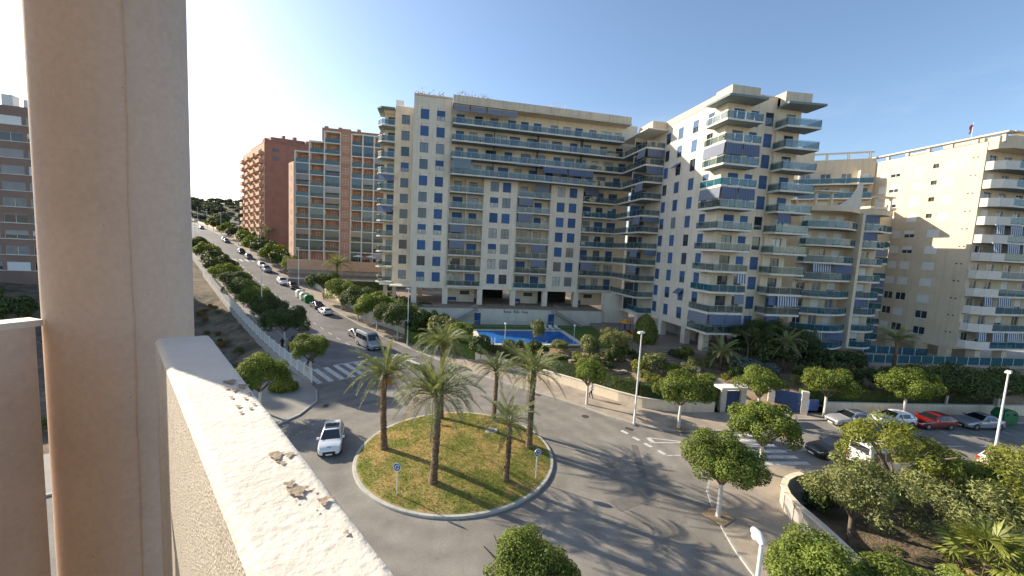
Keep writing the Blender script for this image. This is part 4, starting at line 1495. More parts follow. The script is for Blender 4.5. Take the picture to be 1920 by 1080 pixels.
# stack in the inner corner
J = Fac(wing, 35.8, 65.0, 0)
for k in range(11):
    z = ZW + ST * k
    sh = [(0, 0), (3.66, 0), (3.66, 10.4), (.1, 10.4), (0, 10)]
    if k == 0:
        sh = [(1.5, 3.5), (0.9, .6), (1.2, 0), (3.66, 0), (3.66, 7), (1.5, 7)]
        balcony(J, 0, 3.66, 0, 7, z, 'rail_teal', shape=sh, rail=[(1.56, 6.9), (1.5, 3.5), (.96, .62), (1.2, .06), (3.6, .06)], pw=1.5)
    else:
        balcony(J, 0, 3.66, 0, 10.4, z, 'rail_glass', shape=sh, rail=[(.06, 8.3 if k > 7 else 10.2), (.06, .06), (3.6, .06)], pw=1.6)
    JD = Fac(wing, 35.8, 69.4, 0)
    # door wall of the corner flats
    o = window(Fac(wing, 37.4, 70.2, 0), 0, z + .02, 1.8, 2.2, wk.choice(DOORK))
    o = window(Fac(wing, 38.5, 70.2, 0), .4, z + .02, .7, 2.2, 'shut', nv=1)
    if k in (9, 8, 5, 3):
        awning(J, .3 if k != 3 else 1.2, 3.5, .05, z + ST - .3, 1.3 if k > 5 else .8, .12, 'awning_blue')
    if k in (9, 7, 5, 3, 2):
        JJ = Fac(wing, 35.85, 71.6, -PI / 2)
        awning(JJ, 3.6, 6.3, .0, z + ST - .3, 1.3, .15, 'awning_grey')
b = MB()
b.box(*[v - 46 for v in (36.4, 39.45)], 70.4 - 60, 70.6 - 60, ZW - .4 - 2.6, 38.4 - 2.6)
obj('wall', b.mesh('wall', ['cream_wall_warm']), wing)
b = MB()
b.prism([L_(x, y, 0)[:2] for x, y in ((35.6, 64.7), (39.45, 64.6), (39.45, 74.8), (35.6, 74.8))], 38.3 - 2.6, 38.5 - 2.6)
obj('balcony_roof', b.mesh('balcony_roof', ['slab_white']), wing)
b = MB(); b.prism([L_(x, y, 0)[:2] for x, y in ((36.8, 65.3), (39.45, 65.1), (39.45, 70), (36.8, 70))], 38.5 - 2.6, 39.9 - 2.6)
obj('roof_parapet', b.mesh('roof_parapet', ['cream_parapet']), wing)
b = MB(); b.box(39.52 - 46, 51.35 - 46, 50.32 - 60, 65.4 - 60, ZW - .62 - 2.6, ZW - .38 - 2.6); b.box(37 - 46, 39.5 - 46, 66 - 60, 75 - 60, ZW - .6 - 2.6, ZW - .3 - 2.6)
obj('soffit', b.mesh('soffit', ['cream_wall']), wing)
for x, y in ((40.1, 62.2), (40.1, 55.6), (40.1, 51.2), (46.5, 51.0), (50.6, 51.0), (46, 58), (50.6, 60), (37.6, 66.2)):
    obj('column', cached('colw', lambda: MB().box(-.5, .5, -.5, .5, 0, 2.9).mesh('column', ['cream_wall'])), wing, (x - 46, y - 60, 0))
obj('lobby_wall', MB().box(43.3 - 46, 50 - 46, 65 - 60, 65.3 - 60, 0, 2.8).mesh('lobby_wall', ['concrete']), wing)
obj('lobby_wall', MB().box(43 - 46, 43.3 - 46, 57 - 60, 66 - 60, 0, 2.8).mesh('lobby_wall', ['concrete']), wing)
obj('lobby_wall', MB().box(33.1 - 46, 39 - 46, 72.6 - 60, 73 - 60, 0, 6.0).mesh('lobby_wall', ['cream_wall']), wing)

# ------------------------------------------------------------------ beige tower on the right
SR = 2.69
ZR = 4.95
tower = thing('beige_tower', 'sunlit beige tower with white roller blinds and a flag on its roof', 'building', (88, 54, 2.3))
T = Fac(tower, 80, 64.0, -PI / 2)
hs = []
wr = random.Random(17)
spec = []
for k in range(11):
    zc = ZR + SR * k + .7
    cols = [(10.3, 1.5)] if k < 11 else []
    spec.append((10.3, zc, 1.55, 1.3))
    if k >= 7:
        spec += [(5.15, zc, 1.45, 1.3), (6.95, zc, 1.45, 1.3), (14.4, zc, 1.45, 1.3), (12.7, zc + .5, .8, .7)]
    else:
        spec += [(8.4, zc, 1.4, 1.3), (13.6, zc, 1.7, 1.3)]
for u, z, w, h in spec:
    hs.append((u - w / 2, u + w / 2, z, z + h))
facade('wall', T, -8, 18.6, ZR - .6, 35.8, hs, 'tower_wall')
for u, z, w, h in spec:
    low = z < ZR + SR * 3
    kd = 'glass' if (w < 1 or (low and wr.random() < .7)) else ('half' if wr.random() < .18 else 'shut')
    window(T, u, z, w, h, kd, frame='frame_white' if w > 1 else 'frame_dark', shut='shutter_white', nv=2, sill='slab_white')
for k in range(11):
    for q in (0, .55):
        T.part('vent', cached('vent', lambda: MB().box(-.11, .11, -.03, .02, -.09, .09).mesh('vent', ['frame_dark'])), 17.2 + q, 0, ZR + SR * k + 1.9)
for k in range(1, 12):
    T.part('expansion_joint', cached('joint', lambda: MB().box(-7.9, 18.5, -.012, .01, -.03, .03).mesh('expansion_joint', ['cream_parapet'])), 0, 0, ZR + SR * k - .35)
TF = Fac(tower, 80, 45.4, 0)
hs = []
for k in range(11):
    z = ZR + SR * k
    for u in (1.6, 4.6, 8.2, 11.8):
        hs.append((u - .75, u + .75, z + .02, z + 2.1))
facade('wall', TF, 0, 26, ZR - .6, 35.6, hs, 'tower_wall', depth=.2)
for h_ in hs:
    window(TF, (h_[0] + h_[1]) / 2, h_[2], 1.5, 2.08, wr.choice(['glass', 'curtain', 'half']), frame='frame_white', shut='shutter_white')
for k in range(11):
    z = ZR + SR * k
    sh = [(0.1, -.02), (0.25, -.9), (1.2, -1.7), (3.2, -2.1), (25, -2.3), (25, -.02)]
    o = balcony(TF, .1, 25, -2.3, -.02, z, 'rail_teal', shape=sh, rail=[(3.2, -2.04), (14, -2.14)], pw=1.9)
    b = MB()
    ps = [(.16, -.05), (.3, -.87), (1.22, -1.64), (3.2, -2.04)]
    for (x0, y0), (x1, y1) in zip(ps, ps[1:]):
        b.bar((x0 - .1, y0 + 2.3, .5), (x1 - .1, y1 + 2.3, .5), .12, 1.0)
    obj('solid_parapet', b.mesh('solid_parapet', ['slab_white']), o)
    if k in (6, 5, 2, 0):
        for u_ in (.9, 3.1, 6.2, 9.2):
            if k != 2 or u_ < 6:
                awning(TF, u_ + .2, u_ + (2.0 if u_ < 1 else 2.9), -1.75 if u_ < 1 else -2.1, z + SR - .3, 1.25, .08, 'awning_white_blue')
    if k == 10:
        pass
b = MB()
LT = lambda x, y, z: (x - 88, y - 54, z - 2.3)
b.prism([LT(x, y, 0)[:2] for x, y in ((80.05, 45.5), (80.2, 44.3), (81.5, 43.3), (105, 43.1), (105, 45.4))], 34.55 - 2.3, 36.3 - 2.3)
obj('roof_parapet', b.mesh('roof_parapet', ['tower_wall']), tower)
b = MB()
b.box(80.05 - 88, 105 - 88, 45.45 - 54, 72 - 54, 35.2 - 2.3, 35.5 - 2.3)
obj('roof', b.mesh('roof', ['concrete']), tower)
# roof pergola
b = MB()
for y in range(44, 64, 3):
    b.box(80.4 - 88, 80.8 - 88, y - .2 - 54, y + .2 - 54, 35.5 - 2.3, 36.7 - 2.3)
    b.box(86.4 - 88, 86.8 - 88, y - .2 - 54, y + .2 - 54, 35.5 - 2.3, 36.7 - 2.3)
b.box(80.1 - 88, 81.1 - 88, 43.4 - 54, 64 - 54, 36.7 - 2.3, 36.92 - 2.3)
b.box(86 - 88, 87 - 88, 43.4 - 54, 64 - 54, 36.7 - 2.3, 36.92 - 2.3)
b.box(81.1 - 88, 105 - 88, 43.2 - 54, 44.2 - 54, 36.7 - 2.3, 36.92 - 2.3)
for x in (85, 90, 95):
    b.box(x - 88, x + .4 - 88, 43.6 - 54, 44 - 54, 36.3 - 2.3, 36.7 - 2.3)
obj('roof_pergola', b.mesh('roof_pergola', ['pale_stone']), tower)
b = MB(); b.box(82 - 88, 85.8 - 88, 47 - 54, 52 - 54, 35.5 - 2.3, 36.9 - 2.3); b.box(82 - 88, 85.8 - 88, 54 - 54, 57 - 54, 35.5 - 2.3, 36.7 - 2.3)
obj('roof_hut', b.mesh('roof_hut', ['tower_wall']), tower)
b = MB(); b.tube([(0, 0, 0), (0, 0, 3.2)], [.04, .03], 6)
fl = thing('roof_flag', 'small red flag on a pole above the beige tower', 'flag', (83.5, 49.5, 36.9))
obj('flag_pole', b.mesh('flag_pole', ['white_metal']), fl)
b = MB()
for k in range(5):
    b.quad((-.06 * k, .03 * math.sin(k), 2.9 - .28 * k), (-.06 * k - .5, .12 * math.sin(k * 1.3), 2.8 - .3 * k), (-.06 * (k + 1) - .5, .12 * math.sin((k + 1) * 1.3), 2.8 - .3 * (k + 1)), (-.06 * (k + 1), .03 * math.sin(k + 1), 2.9 - .28 * (k + 1)))
obj('flag_cloth', b.mesh('flag_cloth', ['red_paint']), fl)
for x, y in ((80.8, 47), (80.8, 50.2), (80.8, 54.5), (80.8, 58.5), (83, 44.9), (88, 44.6)):
    obj('column', cached('colt', lambda: MB().box(-.55, .55, -.55, .55, 0, 2.1).mesh('column', ['tower_wall'])), tower, (x - 88, y - 54, 0))
obj('lobby_wall', MB().box(84 - 88, 84.3 - 88, 46 - 54, 66 - 54, 0, 2.1).mesh('lobby_wall', ['concrete']), tower)
# teal glass fences round the plaza
tf = thing('glass_fence', 'teal glass fence along the plaza in front of the beige tower', 'fence', (70, 43, 2.3))
for x0, y0, x1, y1 in ((58, 45.7, 96, 42.2), (70, 51, 80, 48.6)):
    n = int(math.hypot(x1 - x0, y1 - y0) / 2.0)
    for k in range(n):
        xa, ya = x0 + (x1 - x0) * k / n, y0 + (y1 - y0) * k / n
        obj('glass_panel', m_panel(2.0, 1.2), tf, (xa - 70, ya - 43, .004), math.atan2(y1 - y0, x1 - x0), 'rail_teal')
        obj('post', cached('gfpost', lambda: MB().box(-.03, .03, -.03, .03, 0, 1.25).mesh('post', ['white_metal'])), tf, (xa - 70, ya - 43, .004))

# ------------------------------------------------------------------ terraced block set back behind the corner wing
rear = thing('terraced_block', 'shaded beige terraced block with teal balconies between wing and tower', 'building', (74, 66, 2.3))
RF = Fac(rear, 64.0, 72.5, math.atan2(60.3 - 72.5, 79.9 - 64.0))
hs = []
for k in range(11):
    z = ZR + SR * k
    for u in (3, 6.2, 9.4, 12.6, 15.8, 18.4):
        hs.append((u - .8, u + .8, z + .02, z + 2.1))
facade('wall', RF, 0, 19.95, ZR - .6, 36.6, hs, 'tower_wall', depth=.2)
for h_ in hs:
    window(RF, (h_[0] + h_[1]) / 2, h_[2], 1.6, 2.08, wr.choice(['glass', 'glass', 'curtain', 'half', 'shut']), frame='frame_white', shut='shutter_white')
for k in range(11):
    z = ZR + SR * k
    u1 = 19.5 if k > 8 else (21.0 if k > 7 else 22.6)
    u1 = min(u1, 19.9)
    dd_ = -1.6 if k > 8 else -2.6
    balcony(RF, 5.5, u1, dd_, -.02, z, 'rail_teal', (1, 1), pw=1.9)
    RF.part('balcony_divider', cached('rdiv', lambda: MB().box(-.15, .15, -1.5, -.03, 0, SR - .27).mesh('balcony_divider', ['tower_wall'])), 8.3, 0, z)
    RF.part('balcony_divider', MESH['rdiv'], 17.6, 0, z)
b = MB()
RQ = lambda u, d: tuple(RF.loc(u, d, 0).xy)
b.prism([RQ(0, .03), RQ(19.9, .03), RQ(14, 9), RQ(0, 9)], 36.0 - 2.3, 36.3 - 2.3)
obj('roof', b.mesh('roof', ['tower_wall']), rear)
b = MB()
b.quad(tuple(RF.loc(0, 0, ZR)), tuple(RF.loc(0, 0, 36.6)), tuple(RF.loc(0, 9, 36.6)), tuple(RF.loc(0, 9, ZR)))
obj('wall', b.mesh('wall', ['tower_wall']), rear)
b = MB(); b.prism([RQ(3.0, .05), RQ(10.5, .05), RQ(10.5, .5), RQ(3.0, .5)], 36.3 - 2.3, 38.6 - 2.3)
obj('roof_screen', b.mesh('roof_screen', ['tower_wall']), rear)
b = MB()
b.bar(RF.loc(10.6, .3, 37.8), RF.loc(19.5, .3, 37.8), .35, .3)
for u_ in (12.5, 15.8, 19.0):
    b.bar(RF.loc(u_, .3, 36.3), RF.loc(u_, .3, 37.7), .3, .3)
obj('roof_pergola', b.mesh('roof_pergola', ['pale_stone']), rear)
awning(RF, 5.6, 10.2, -2.6, ZR + SR * 8 + SR - .3, .35, 1.4, 'awning_grey')

# ------------------------------------------------------------------ lower block with sail shaped fin
low = thing('balcony_block', 'lower beige block of teal balconies with a white sail fin on its roof', 'building', (64, 57, 2.3))
LF = Fac(low, 56.6, 53.0, rad(-2))
NL = 8
ZL = 3.3
hs = []
for k in range(NL):
    z = ZL + SR * k
    for u in (1.6, 4.6, 7.4, 10.6, 13.0):
        hs.append((u - .8, u + .8, z + .02, z + 2.1))
facade('wall', LF, 0, 15.2, ZL - .6, 24.4, hs, 'tower_wall', depth=.2)
for h_ in hs:
    window(LF, (h_[0] + h_[1]) / 2, h_[2], 1.6, 2.08, wr.choice(['glass', 'glass', 'curtain', 'half', 'shut']), frame='frame_white', shut='shutter_white')
for k in range(NL):
    z = ZL + SR * k
    arc = [(.1 + 9.05 * q / 8, -1.0 - 2.1 * math.sin(PI * (.08 + .84 * q / 8))) for q in range(9)]
    balcony(LF, .1, 9.15, -3.1, -.02, z, 'rail_teal', shape=arc + [(9.15, -.02), (.1, -.02)], rail=[(.16, -.3)] + [(u, d + .06) for u, d in arc], pw=1.5)
    arc = [(9.35 + 5.65 * q / 6, -.9 - 1.5 * math.sin(PI * (.1 + .8 * q / 6))) for q in range(7)]
    balcony(LF, 9.35, 15.0, -2.4, -.02, z, wr.choice(['rail_teal', 'rail_teal', 'rail_glass']), shape=arc + [(15.0, -.02), (9.35, -.02)], rail=[(u, d + .06) for u, d in arc] + [(14.95, -.3)], pw=1.3)
    LF.part('balcony_divider', cached('ldiv', lambda: MB().box(-.25, .25, -2.3, -.02, -.1, SR - .1).mesh('balcony_divider', ['tower_wall'])), 9.25, 0, z)
    if k in (7, 6, 2):
        awning(LF, 9.6, 12.6, -1.9, z + SR - .3, 1.2, .1, 'awning_blue')
    if k in (4, 0):
        awning(LF, 1.0, 4.5, -2.2, z + SR - .3, 1.2, .1, 'awning_white_blue'); awning(LF, 4.7, 8.0, -2.4, z + SR - .3, 1.2, .1, 'awning_blue')
b = MB()
for pts, z0, z1 in (([(.0 + 9.25 * q / 8, -1.1 - 2.1 * math.sin(PI * (.08 + .84 * q / 8))) for q in range(9)] + [(9.3 + 5.9 * q / 6, -1.0 - 1.5 * math.sin(PI * (.1 + .8 * q / 6))) for q in range(7)] + [(15.2, -.02), (0, -.02)], 24.6, 25.4),):
    b.prism([tuple(LF.loc(u, d, 0).xy) for u, d in pts], z0 - 2.3, z1 - 2.3)
b.prism([tuple(LF.loc(u, d, 0).xy) for u, d in ((0, .02), (15.2, .02), (15.2, 9), (0, 9))], 24.4 - 2.3, 24.7 - 2.3)
obj('roof_parapet', b.mesh('roof_parapet', ['tower_wall']), low)
b = MB()
side = [tuple(LF.loc(15.2, d, z)) for d, z in ((0, ZL - .6), (9, ZL - .6), (9, 24.4), (0, 24.4))]
b.quad(*side)
obj('wall', b.mesh('wall', ['tower_wall']), low)
b = MB()
side = [tuple(LF.loc(0, d, z)) for d, z in ((9, ZL - .6), (0, ZL - .6), (0, 24.4), (9, 24.4))]
b.quad(*side)
obj('wall', b.mesh('wall', ['tower_wall']), low)
b = MB()
fin = [(5.4, 25.6), (9.6, 25.6), (9.6, 29.4), (9.2, 29.5), (8.8, 28.4), (8.0, 27.2), (7.0, 26.4), (6.0, 25.9)]
n_ = len(fin)
for u, z in fin:
    b.v.append(tuple(LF.loc(u, -1.2, z)))
for u, z in fin:
    b.v.append(tuple(LF.loc(u, -.7, z)))
b.f.append(tuple(range(n_))); b.f.append(tuple(reversed(range(n_, 2 * n_)))); b.m += [0, 0]
for k in range(n_):
    b.f.append((k, (k + 1) % n_ + 0, (k + 1) % n_ + n_, k + n_)[::-1]); b.m.append(0)
obj('sail_fin', b.mesh('sail_fin', ['pale_stone']), low)
for us_, pa_, pb_, w_ in (((.8, 3.6), (.4, 27.5), (4.4, 27.6), 2.0), ((12, 14.6), (11.4, 27.5), (15, 27.5), 1.0)):
    b = MB()
    for u in us_:
        q = LF.loc(u, -1.6, 0); b.box(q.x - .15, q.x + .15, q.y - .15, q.y + .15, 25.4 - 2.3, 27.42 - 2.3)
    b.bar(LF.loc(pa_[0], -1.6, pa_[1]), LF.loc(pb_[0], -1.6, pb_[1]), w_, .18)
    obj('roof_pergola', b.mesh('roof_pergola', ['pale_stone']), low)
# balcony column in the gap beside the tower
gapb = thing('balcony_column', 'narrow stack of teal balconies beside the beige tower wall', 'building', (75, 57, 2.3))
GF = Fac(gapb, 72.0, 56.5, 0)
hs = [(1.0, 3.0, ZR + SR * k - 1.2, ZR + SR * k + .9) for k in range(8)]
facade('wall', GF, 0, 7.9, ZR - 2, 26.6, hs, 'tower_wall', depth=.2)
for k in range(8):
    z = ZR + SR * k - 1.22
    window(GF, 2.0, z + .02, 2.0, 2.08, wr.choice(['glass', 'curtain']), frame='frame_white')
    balcony(GF, .1, 5.4, -2.0, -.02, z, 'rail_teal', (1, 1), pw=1.8)
    if k in (2, 3, 5, 0):
        awning(GF, .3, 5.2, -1.95, z + SR - .3, 1.15, .1, 'awning_grey' if k == 5 else 'awning_blue')
b = MB(); b.prism([tuple(GF.loc(u, d, 0).xy) for u, d in ((0, -2.1), (5.6, -2.1), (5.6, 6), (0, 6))], 26.3 - 2.3, 26.7 - 2.3)
obj('roof', b.mesh('roof', ['tower_wall']), gapb)

# ------------------------------------------------------------------ brick block with grid of glazed loggias
grid = thing('brick_grid_block', 'brick apartment block with a pale grid of glazed loggias', 'building', (-24, 124, 8))
GD = Fac(grid, 0, 118.0, 0)
ZG = 10.3
LG = lambda x, y, z: (x + 24, y - 124, z - 8)
edges = [-37.7, -34.1, -30.3, -26.2]
edges2 = [-23.4, -20.4, -17.4, -14.4, -11.4, -8.4]
tops = {0: 10, 1: 10, 2: 11}
rg = random.Random(23)
slabs, posts = MB(), MB()
for bi, (a, b_, nf) in enumerate([(edges[0], edges[1], 10), (edges[1], edges[2], 11), (edges[2], edges[3], 12)] + [(edges2[i], edges2[i + 1], 12) for i in range(5)]):
    for k in range(nf):
        z = ZG + ST * k
        sl = GD.part('loggia_slab', cached(('lslab', round(b_ - a, 1)), lambda: MB().box(.16, b_ - a - .16, 0, 1.6, -.24, 0).mesh('loggia_slab', ['slab_white'])), a, 0, z)
        gk = rg.random()
        if k > 0 or a > -26:
            g_ = 'rail_teal' if gk < .25 else 'rail_glass'
            obj('glass_panel', m_panel(b_ - a - .32, .95), sl, (.16, .06, 0), 0, g_)
            if gk > .62:
                obj('glazing', cached(('lgl', round(b_ - a, 1)), lambda: MB().box(.16, b_ - a - .16, .02, .05, .95, ST - .24).box((b_ - a) / 2 - .03, (b_ - a) / 2 + .03, -.01, .07, .95, ST - .24).mesh('glazing', ['enclosure_glass'])), sl)
            elif gk > .45:
                obj('blind', cached(('lbl', round(b_ - a, 1)), lambda: MB().box(.18, b_ - a - .18, .03, .06, 1.25, ST - .26).mesh('blind', ['blind_grey'])), sl, m=rg.choice(['blind_grey', 'shutter_tan']))
        GD.part('window', m_frame(1.4, 2.1, 2, 1), (a + b_) / 2 + rg.uniform(-.5, .5), 1.42, z + .02, 'frame_white')
    for e_ in (a, b_):
        GD.part('frame_post', cached(('lpost', nf), lambda: MB().box(-.15, .15, -.04, 1.6, 0, ST * nf + .2).mesh('frame_post', ['slab_white'])), e_ + (.001 if e_ == a else -.001) * (bi % 3), .002 * bi, ZG - .24)
    GD.part('frame_head', MB().box(0, b_ - a, -.05, 1.6, 0, .3).mesh('frame_head', ['slab_white']), a, 0, ZG + ST * nf - .25)
b = MB()
for a, b_, nf in ((edges[0], edges[1], 10), (edges[1], edges[2], 11), (edges[2], edges[3], 12), (edges2[0], edges2[-1], 12)):
    b.quad(LG(a, 119.65, ZG - .3), LG(b_, 119.65, ZG - .3), LG(b_, 119.65, ZG + ST * nf), LG(a, 119.65, ZG + ST * nf))
    b.box(a + 24, b_ + 24, 118.1 - 124, 131 - 124, ZG + ST * nf - 8, ZG + ST * nf + .15 - 8)
b.box(-26.0 + 24, -23.6 + 24, 117.8 - 124, 120 - 124, ZG - .3 - 8, ZG + ST * 12 + 1.0 - 8)
b.box(-31.5 + 24, -26.05 + 24, 120.2 - 124, 130 - 124, ZG + ST * 11.3 - 8, ZG + ST * 12 + 1.4 - 8)
b.box(-23.55 + 24, -8.4 + 24, 119.7 - 124, 130 - 124, ZG + ST * 12 - 8, ZG + ST * 12 + 1.1 - 8)
for x in (-31.2, -27.6, -22.6, -16.5):
    b.box(x + 24, x + .9 + 24, 121.5 - 124, 122.3 - 124, ZG + ST * 12 + .9 - 8, ZG + ST * 12 + 2.2 - 8)
obj('brick_wall', b.mesh('brick_wall', ['brick_orange']), grid)
b = MB()
b.prism([(x + 24, y - 124) for x, y in ((-37.9, 117.6), (-37.9, 121.5), (-37.95, 131), (-40.3, 131), (-40.3, 121.2))], 5 - 8, ZG + ST * 9 - 8)
obj('end_wall', b.mesh('end_wall', ['brick_salmon']), grid)
EW = Fac(grid, -40.3, 121.2, math.atan2(117.6 - 121.2, -37.9 + 40.3))
for k in range(9):
    window(EW, 2.2, ZG + ST * k + .8, .8, 1.2, 'glass', d=-.12, nv=1, frame='frame_dark')
for k in range(12):
    window(GD, -24.8, ZG + ST * k + .7, 1.5, 1.6, rg.choice(['glass', 'curtain', 'curtain']), d=-.32, frame='frame_white', nv=2, nh=2)
b = MB()
b.box(-37.5 + 24, -6 + 24, 112 - 124, 117.5 - 124, 3 - 8, ZG - .35 - 8)
obj('terrace_base', b.mesh('terrace_base', ['concrete']), grid)
b = MB()
b.box(-37.6 + 24, -6 + 24, 111.6 - 124, 112 - 124, 8.2 - 8, ZG + .55 - 8)
obj('terrace_wall', b.mesh('terrace_wall', ['brick_salmon']), grid)
for zz_, m_ in ((7.2, 'brown_band'), (6.0, 'slab_white'), (4.8, 'brown_band')):
    obj('terrace_ledge', MB().box(-37.6 + 24, -6 + 24, 111.3 - 124, 112 - 124, zz_ - .35 - 8, zz_ - 8).mesh('terrace_ledge', [m_]), grid)
for x in (-20.8, -17.6):
    um = thing('parasol', 'white square parasol on the brick terrace, %s of the pair' % ('left' if x < -19 else 'right'), 'parasol', (x, 116.0, ZG - .35))
    obj('pole', MB().tube([(0, 0, 0), (0, 0, 2.4)], [.04, .04], 6).mesh('pole', ['white_metal']), um)
    b = MB()
    for k in range(8):
        a0, a1 = 2 * PI * k / 8, 2 * PI * (k + 1) / 8
        b.tri((1.5 * math.cos(a0), 1.5 * math.sin(a0), 2.1), (1.5 * math.cos(a1), 1.5 * math.sin(a1), 2.1), (0, 0, 2.65))
    obj('canopy', b.mesh('canopy', ['white_paint']), um)

# ------------------------------------------------------------------ red brick tower further up the street
redt = thing('red_brick_tower', 'tall red brick tower with sunlit balconies up the street', 'building', (-52, 172, 12))
LR = lambda x, y, z: (x + 52, y - 172, z - 12)
RT = Fac(redt, -62, 162, math.atan2(PV.y, PV.x) - rad(22))
ZB = 14.2
hs = [(2.6, 4.6, ZB + ST * 11 + .8, ZB + ST * 11 + 2.1), (2.6, 4.6, ZB + ST * 10 + .8, ZB + ST * 10 + 1.9)]
hs += [(9.2, 11.6, ZB + ST * k + 1.4, ZB + ST * k + 2.1) for k in range(1, 12)]
hs += [(13.2, 15.2, ZB + ST * k + 1.4, ZB + ST * k + 2.1) for k in range(1, 12)]
facade('brick_wall', RT, 0, 19, ZB - 2, ZB + ST * 12 + .8, hs, 'brick_red', depth=.3)
for h_ in hs:
    w = h_[1] - h_[0]
    window(RT, (h_[0] + h_[1]) / 2, h_[2], w, h_[3] - h_[2], 'glass', frame='frame_dark', nv=2)
RL = Fac(redt, -62 + U.x * 36, 162 + U.y * 36, math.atan2(-U.y, -U.x))
hs = []
for k in range(12):
    for u in (3, 8.5, 14, 19.5, 25, 31):
        hs.append((u - 1.1, u + 1.1, ZB + ST * k + .1, ZB + ST * k + 2.2))
facade('brick_wall', RL, 0, 36, ZB - 2, ZB + ST * 12 + .8, hs, 'brick_salmon', depth=.5)
for h_ in hs:
    window(RL, (h_[0] + h_[1]) / 2, h_[2], 2.2, 2.1, 'glass', d=.3, frame='frame_white')
for k in range(12):
    for u in (1.2, 11.2, 20.5, 29.5):
        z = ZB + ST * k
        bb = RL.part('balcony', cached('redbal', lambda: MB().box(0, 5.0, -1.5, 0, -.25, 0).box(0, 5.0, -1.5, -1.35, 0, 1.0).box(0, .15, -1.35, 0, 0, 1.0).box(4.85, 5.0, -1.35, 0, 0, 1.0).mesh('balcony', ['brick_salmon'])), u, 0, z)
b = MB()
c0 = Vector((-62, 162)); c1 = c0 + Vector((RT.u.x, RT.u.y)) * 19; c3 = c0 + U * 36; c2 = c1 + U * 36
rq = lambda f, g_: tuple((c0 + (c1 - c0) * f + (c3 - c0) * g_ - Vector((-52, 172))))
b.prism([rq(0, .005), rq(1, .005), rq(1, 1), rq(0.005, 1)], ZB + ST * 12 - 12, ZB + ST * 12 + .3 - 12)
b.quad(*[(*rq(1, f), z - 12) for f, z in ((0, ZB - 2), (1, ZB - 2), (1, ZB + ST * 12 + .8), (0, ZB + ST * 12 + .8))])
for f0, f1, g0, g1, z0, z1 in ((.08, .9, .08, .8, .3, 2.6), (.2, .8, .2, .7, 2.6, 4.6), (.05, .12, .1, .2, .3, 3.2), (.45, .5, .3, .36, 4.6, 6.4), (.62, .68, .25, .3, 4.6, 6.0), (.78, .83, .12, .2, .3, 4.2)):
    b.prism([rq(f0, g0), rq(f1, g0), rq(f1, g1), rq(f0, g1)], ZB + ST * 12 + z0 - 12, ZB + ST * 12 + z1 - 12)
obj('roof_storey', b.mesh('roof_storey', ['brick_red']), redt)

# ------------------------------------------------------------------ dark banded block seen left of the pillar
band = thing('banded_block', 'brown banded apartment block behind the vacant lot at far left', 'building', (-84, 106, 5))
BF = Fac(band, -108, 88, rad(-12) + 0.32)
hs = []
rb = random.Random(41)
SB = 3.0
for k in range(10):
    for u in range(10):
        hs.append((1 + u * 4.0, 4.4 + u * 4.0, 6.4 + SB * k + .95, 6.4 + SB * k + 2.55))
facade('wall', BF, 0, 42, 3.0, 6.4 + SB * 10 - .2, hs, 'brown_band', depth=.3)
for h_ in hs:
    window(BF, (h_[0] + h_[1]) / 2, h_[2], 3.4, 1.6, rb.choice(['glass', 'shut', 'shut', 'shut', 'half', 'curtain']), frame='frame_white', shut=rb.choice(['blind_grey', 'blind_grey', 'shutter_white']), nv=2)
for k in range(10):
    BF.part('ledge', cached('bledge', lambda: MB().box(0, 42, -.12, 0, -.06, .06).mesh('ledge', ['slab_white'])), 0, 0, 6.4 + SB * k + .9)
b = MB()
P_ = lambda u, d: tuple(BF.loc(u, d, 0).xy)
b.prism([P_(0, .01), P_(42, .01), P_(42, 14), P_(0, 14)], 30.9, 31.3)
b.quad(tuple(BF.loc(42, 0, 3)), tuple(BF.loc(42, 14, 3)), tuple(BF.loc(42, 14, 36)), tuple(BF.loc(42, 0, 36)))
b.prism([P_(18, 1.5), P_(36, 1.5), P_(36, 10), P_(18, 10)], 31.3, 33.0)
obj('roof', b.mesh('roof', ['brown_band']), band)
for u, w, h in ((21, 2.2, 1.6), (25.5, 1.4, 2.2), (29.5, 1.6, 2.0), (33, 2.4, 1.4)):
    BF.part('roof_unit', MB().box(-w / 2, w / 2, 0, 1.5, 0, h).mesh('roof_unit', ['white_paint']), u, 1.6, 38.0)
# kiosk by the fence
kp_ = C_KIOSK = st(52, -24.5)
kio = thing('transformer_kiosk', 'small white flat roofed utility kiosk beyond the vacant lot', 'kiosk', (kp_.x, kp_.y, kp_.z - 1.2), STREET_ANG + PI / 2 + .55)
obj('kiosk_wall', MB().box(-2.4, 2.4, -2, 2, 0, 3.2).mesh('kiosk_wall', ['white_paint']), kio)
obj('kiosk_roof', MB().box(-2.7, 2.7, -2.3, 2.3, 3.2, 3.45).mesh('kiosk_roof', ['concrete']), kio)
obj('kiosk_door', MB().box(-.8, .8, -.06, 0, 0, 2.2).mesh('kiosk_door', ['galvanised']), kio, (.3, -2.01, .05))

# ================================================================== PLANTS
def leaf_quads(P, Nn, length, width, g):
    """bent leaf rhombs at points P with normals Nn"""
    n = len(P)
    t = g.normal(size=(n, 3))
    t -= Nn * (t * Nn).sum(1)[:, None]
    t /= np.linalg.norm(t, axis=1)[:, None] + 1e-9
    b = np.cross(Nn, t)
    L = (length * g.uniform(.7, 1.25, n))[:, None]
    W_ = (width * g.uniform(.7, 1.25, n))[:, None]
    a0 = P - t * L * .5 - Nn * L * .08
    a1 = P + b * W_ * .5 + Nn * L * .05
    a2 = P + t * L * .5 - Nn * L * .12
    a3 = P - b * W_ * .5 + Nn * L * .05
    return np.stack([a0, a1, a2, a3], 1).reshape(-1, 3)


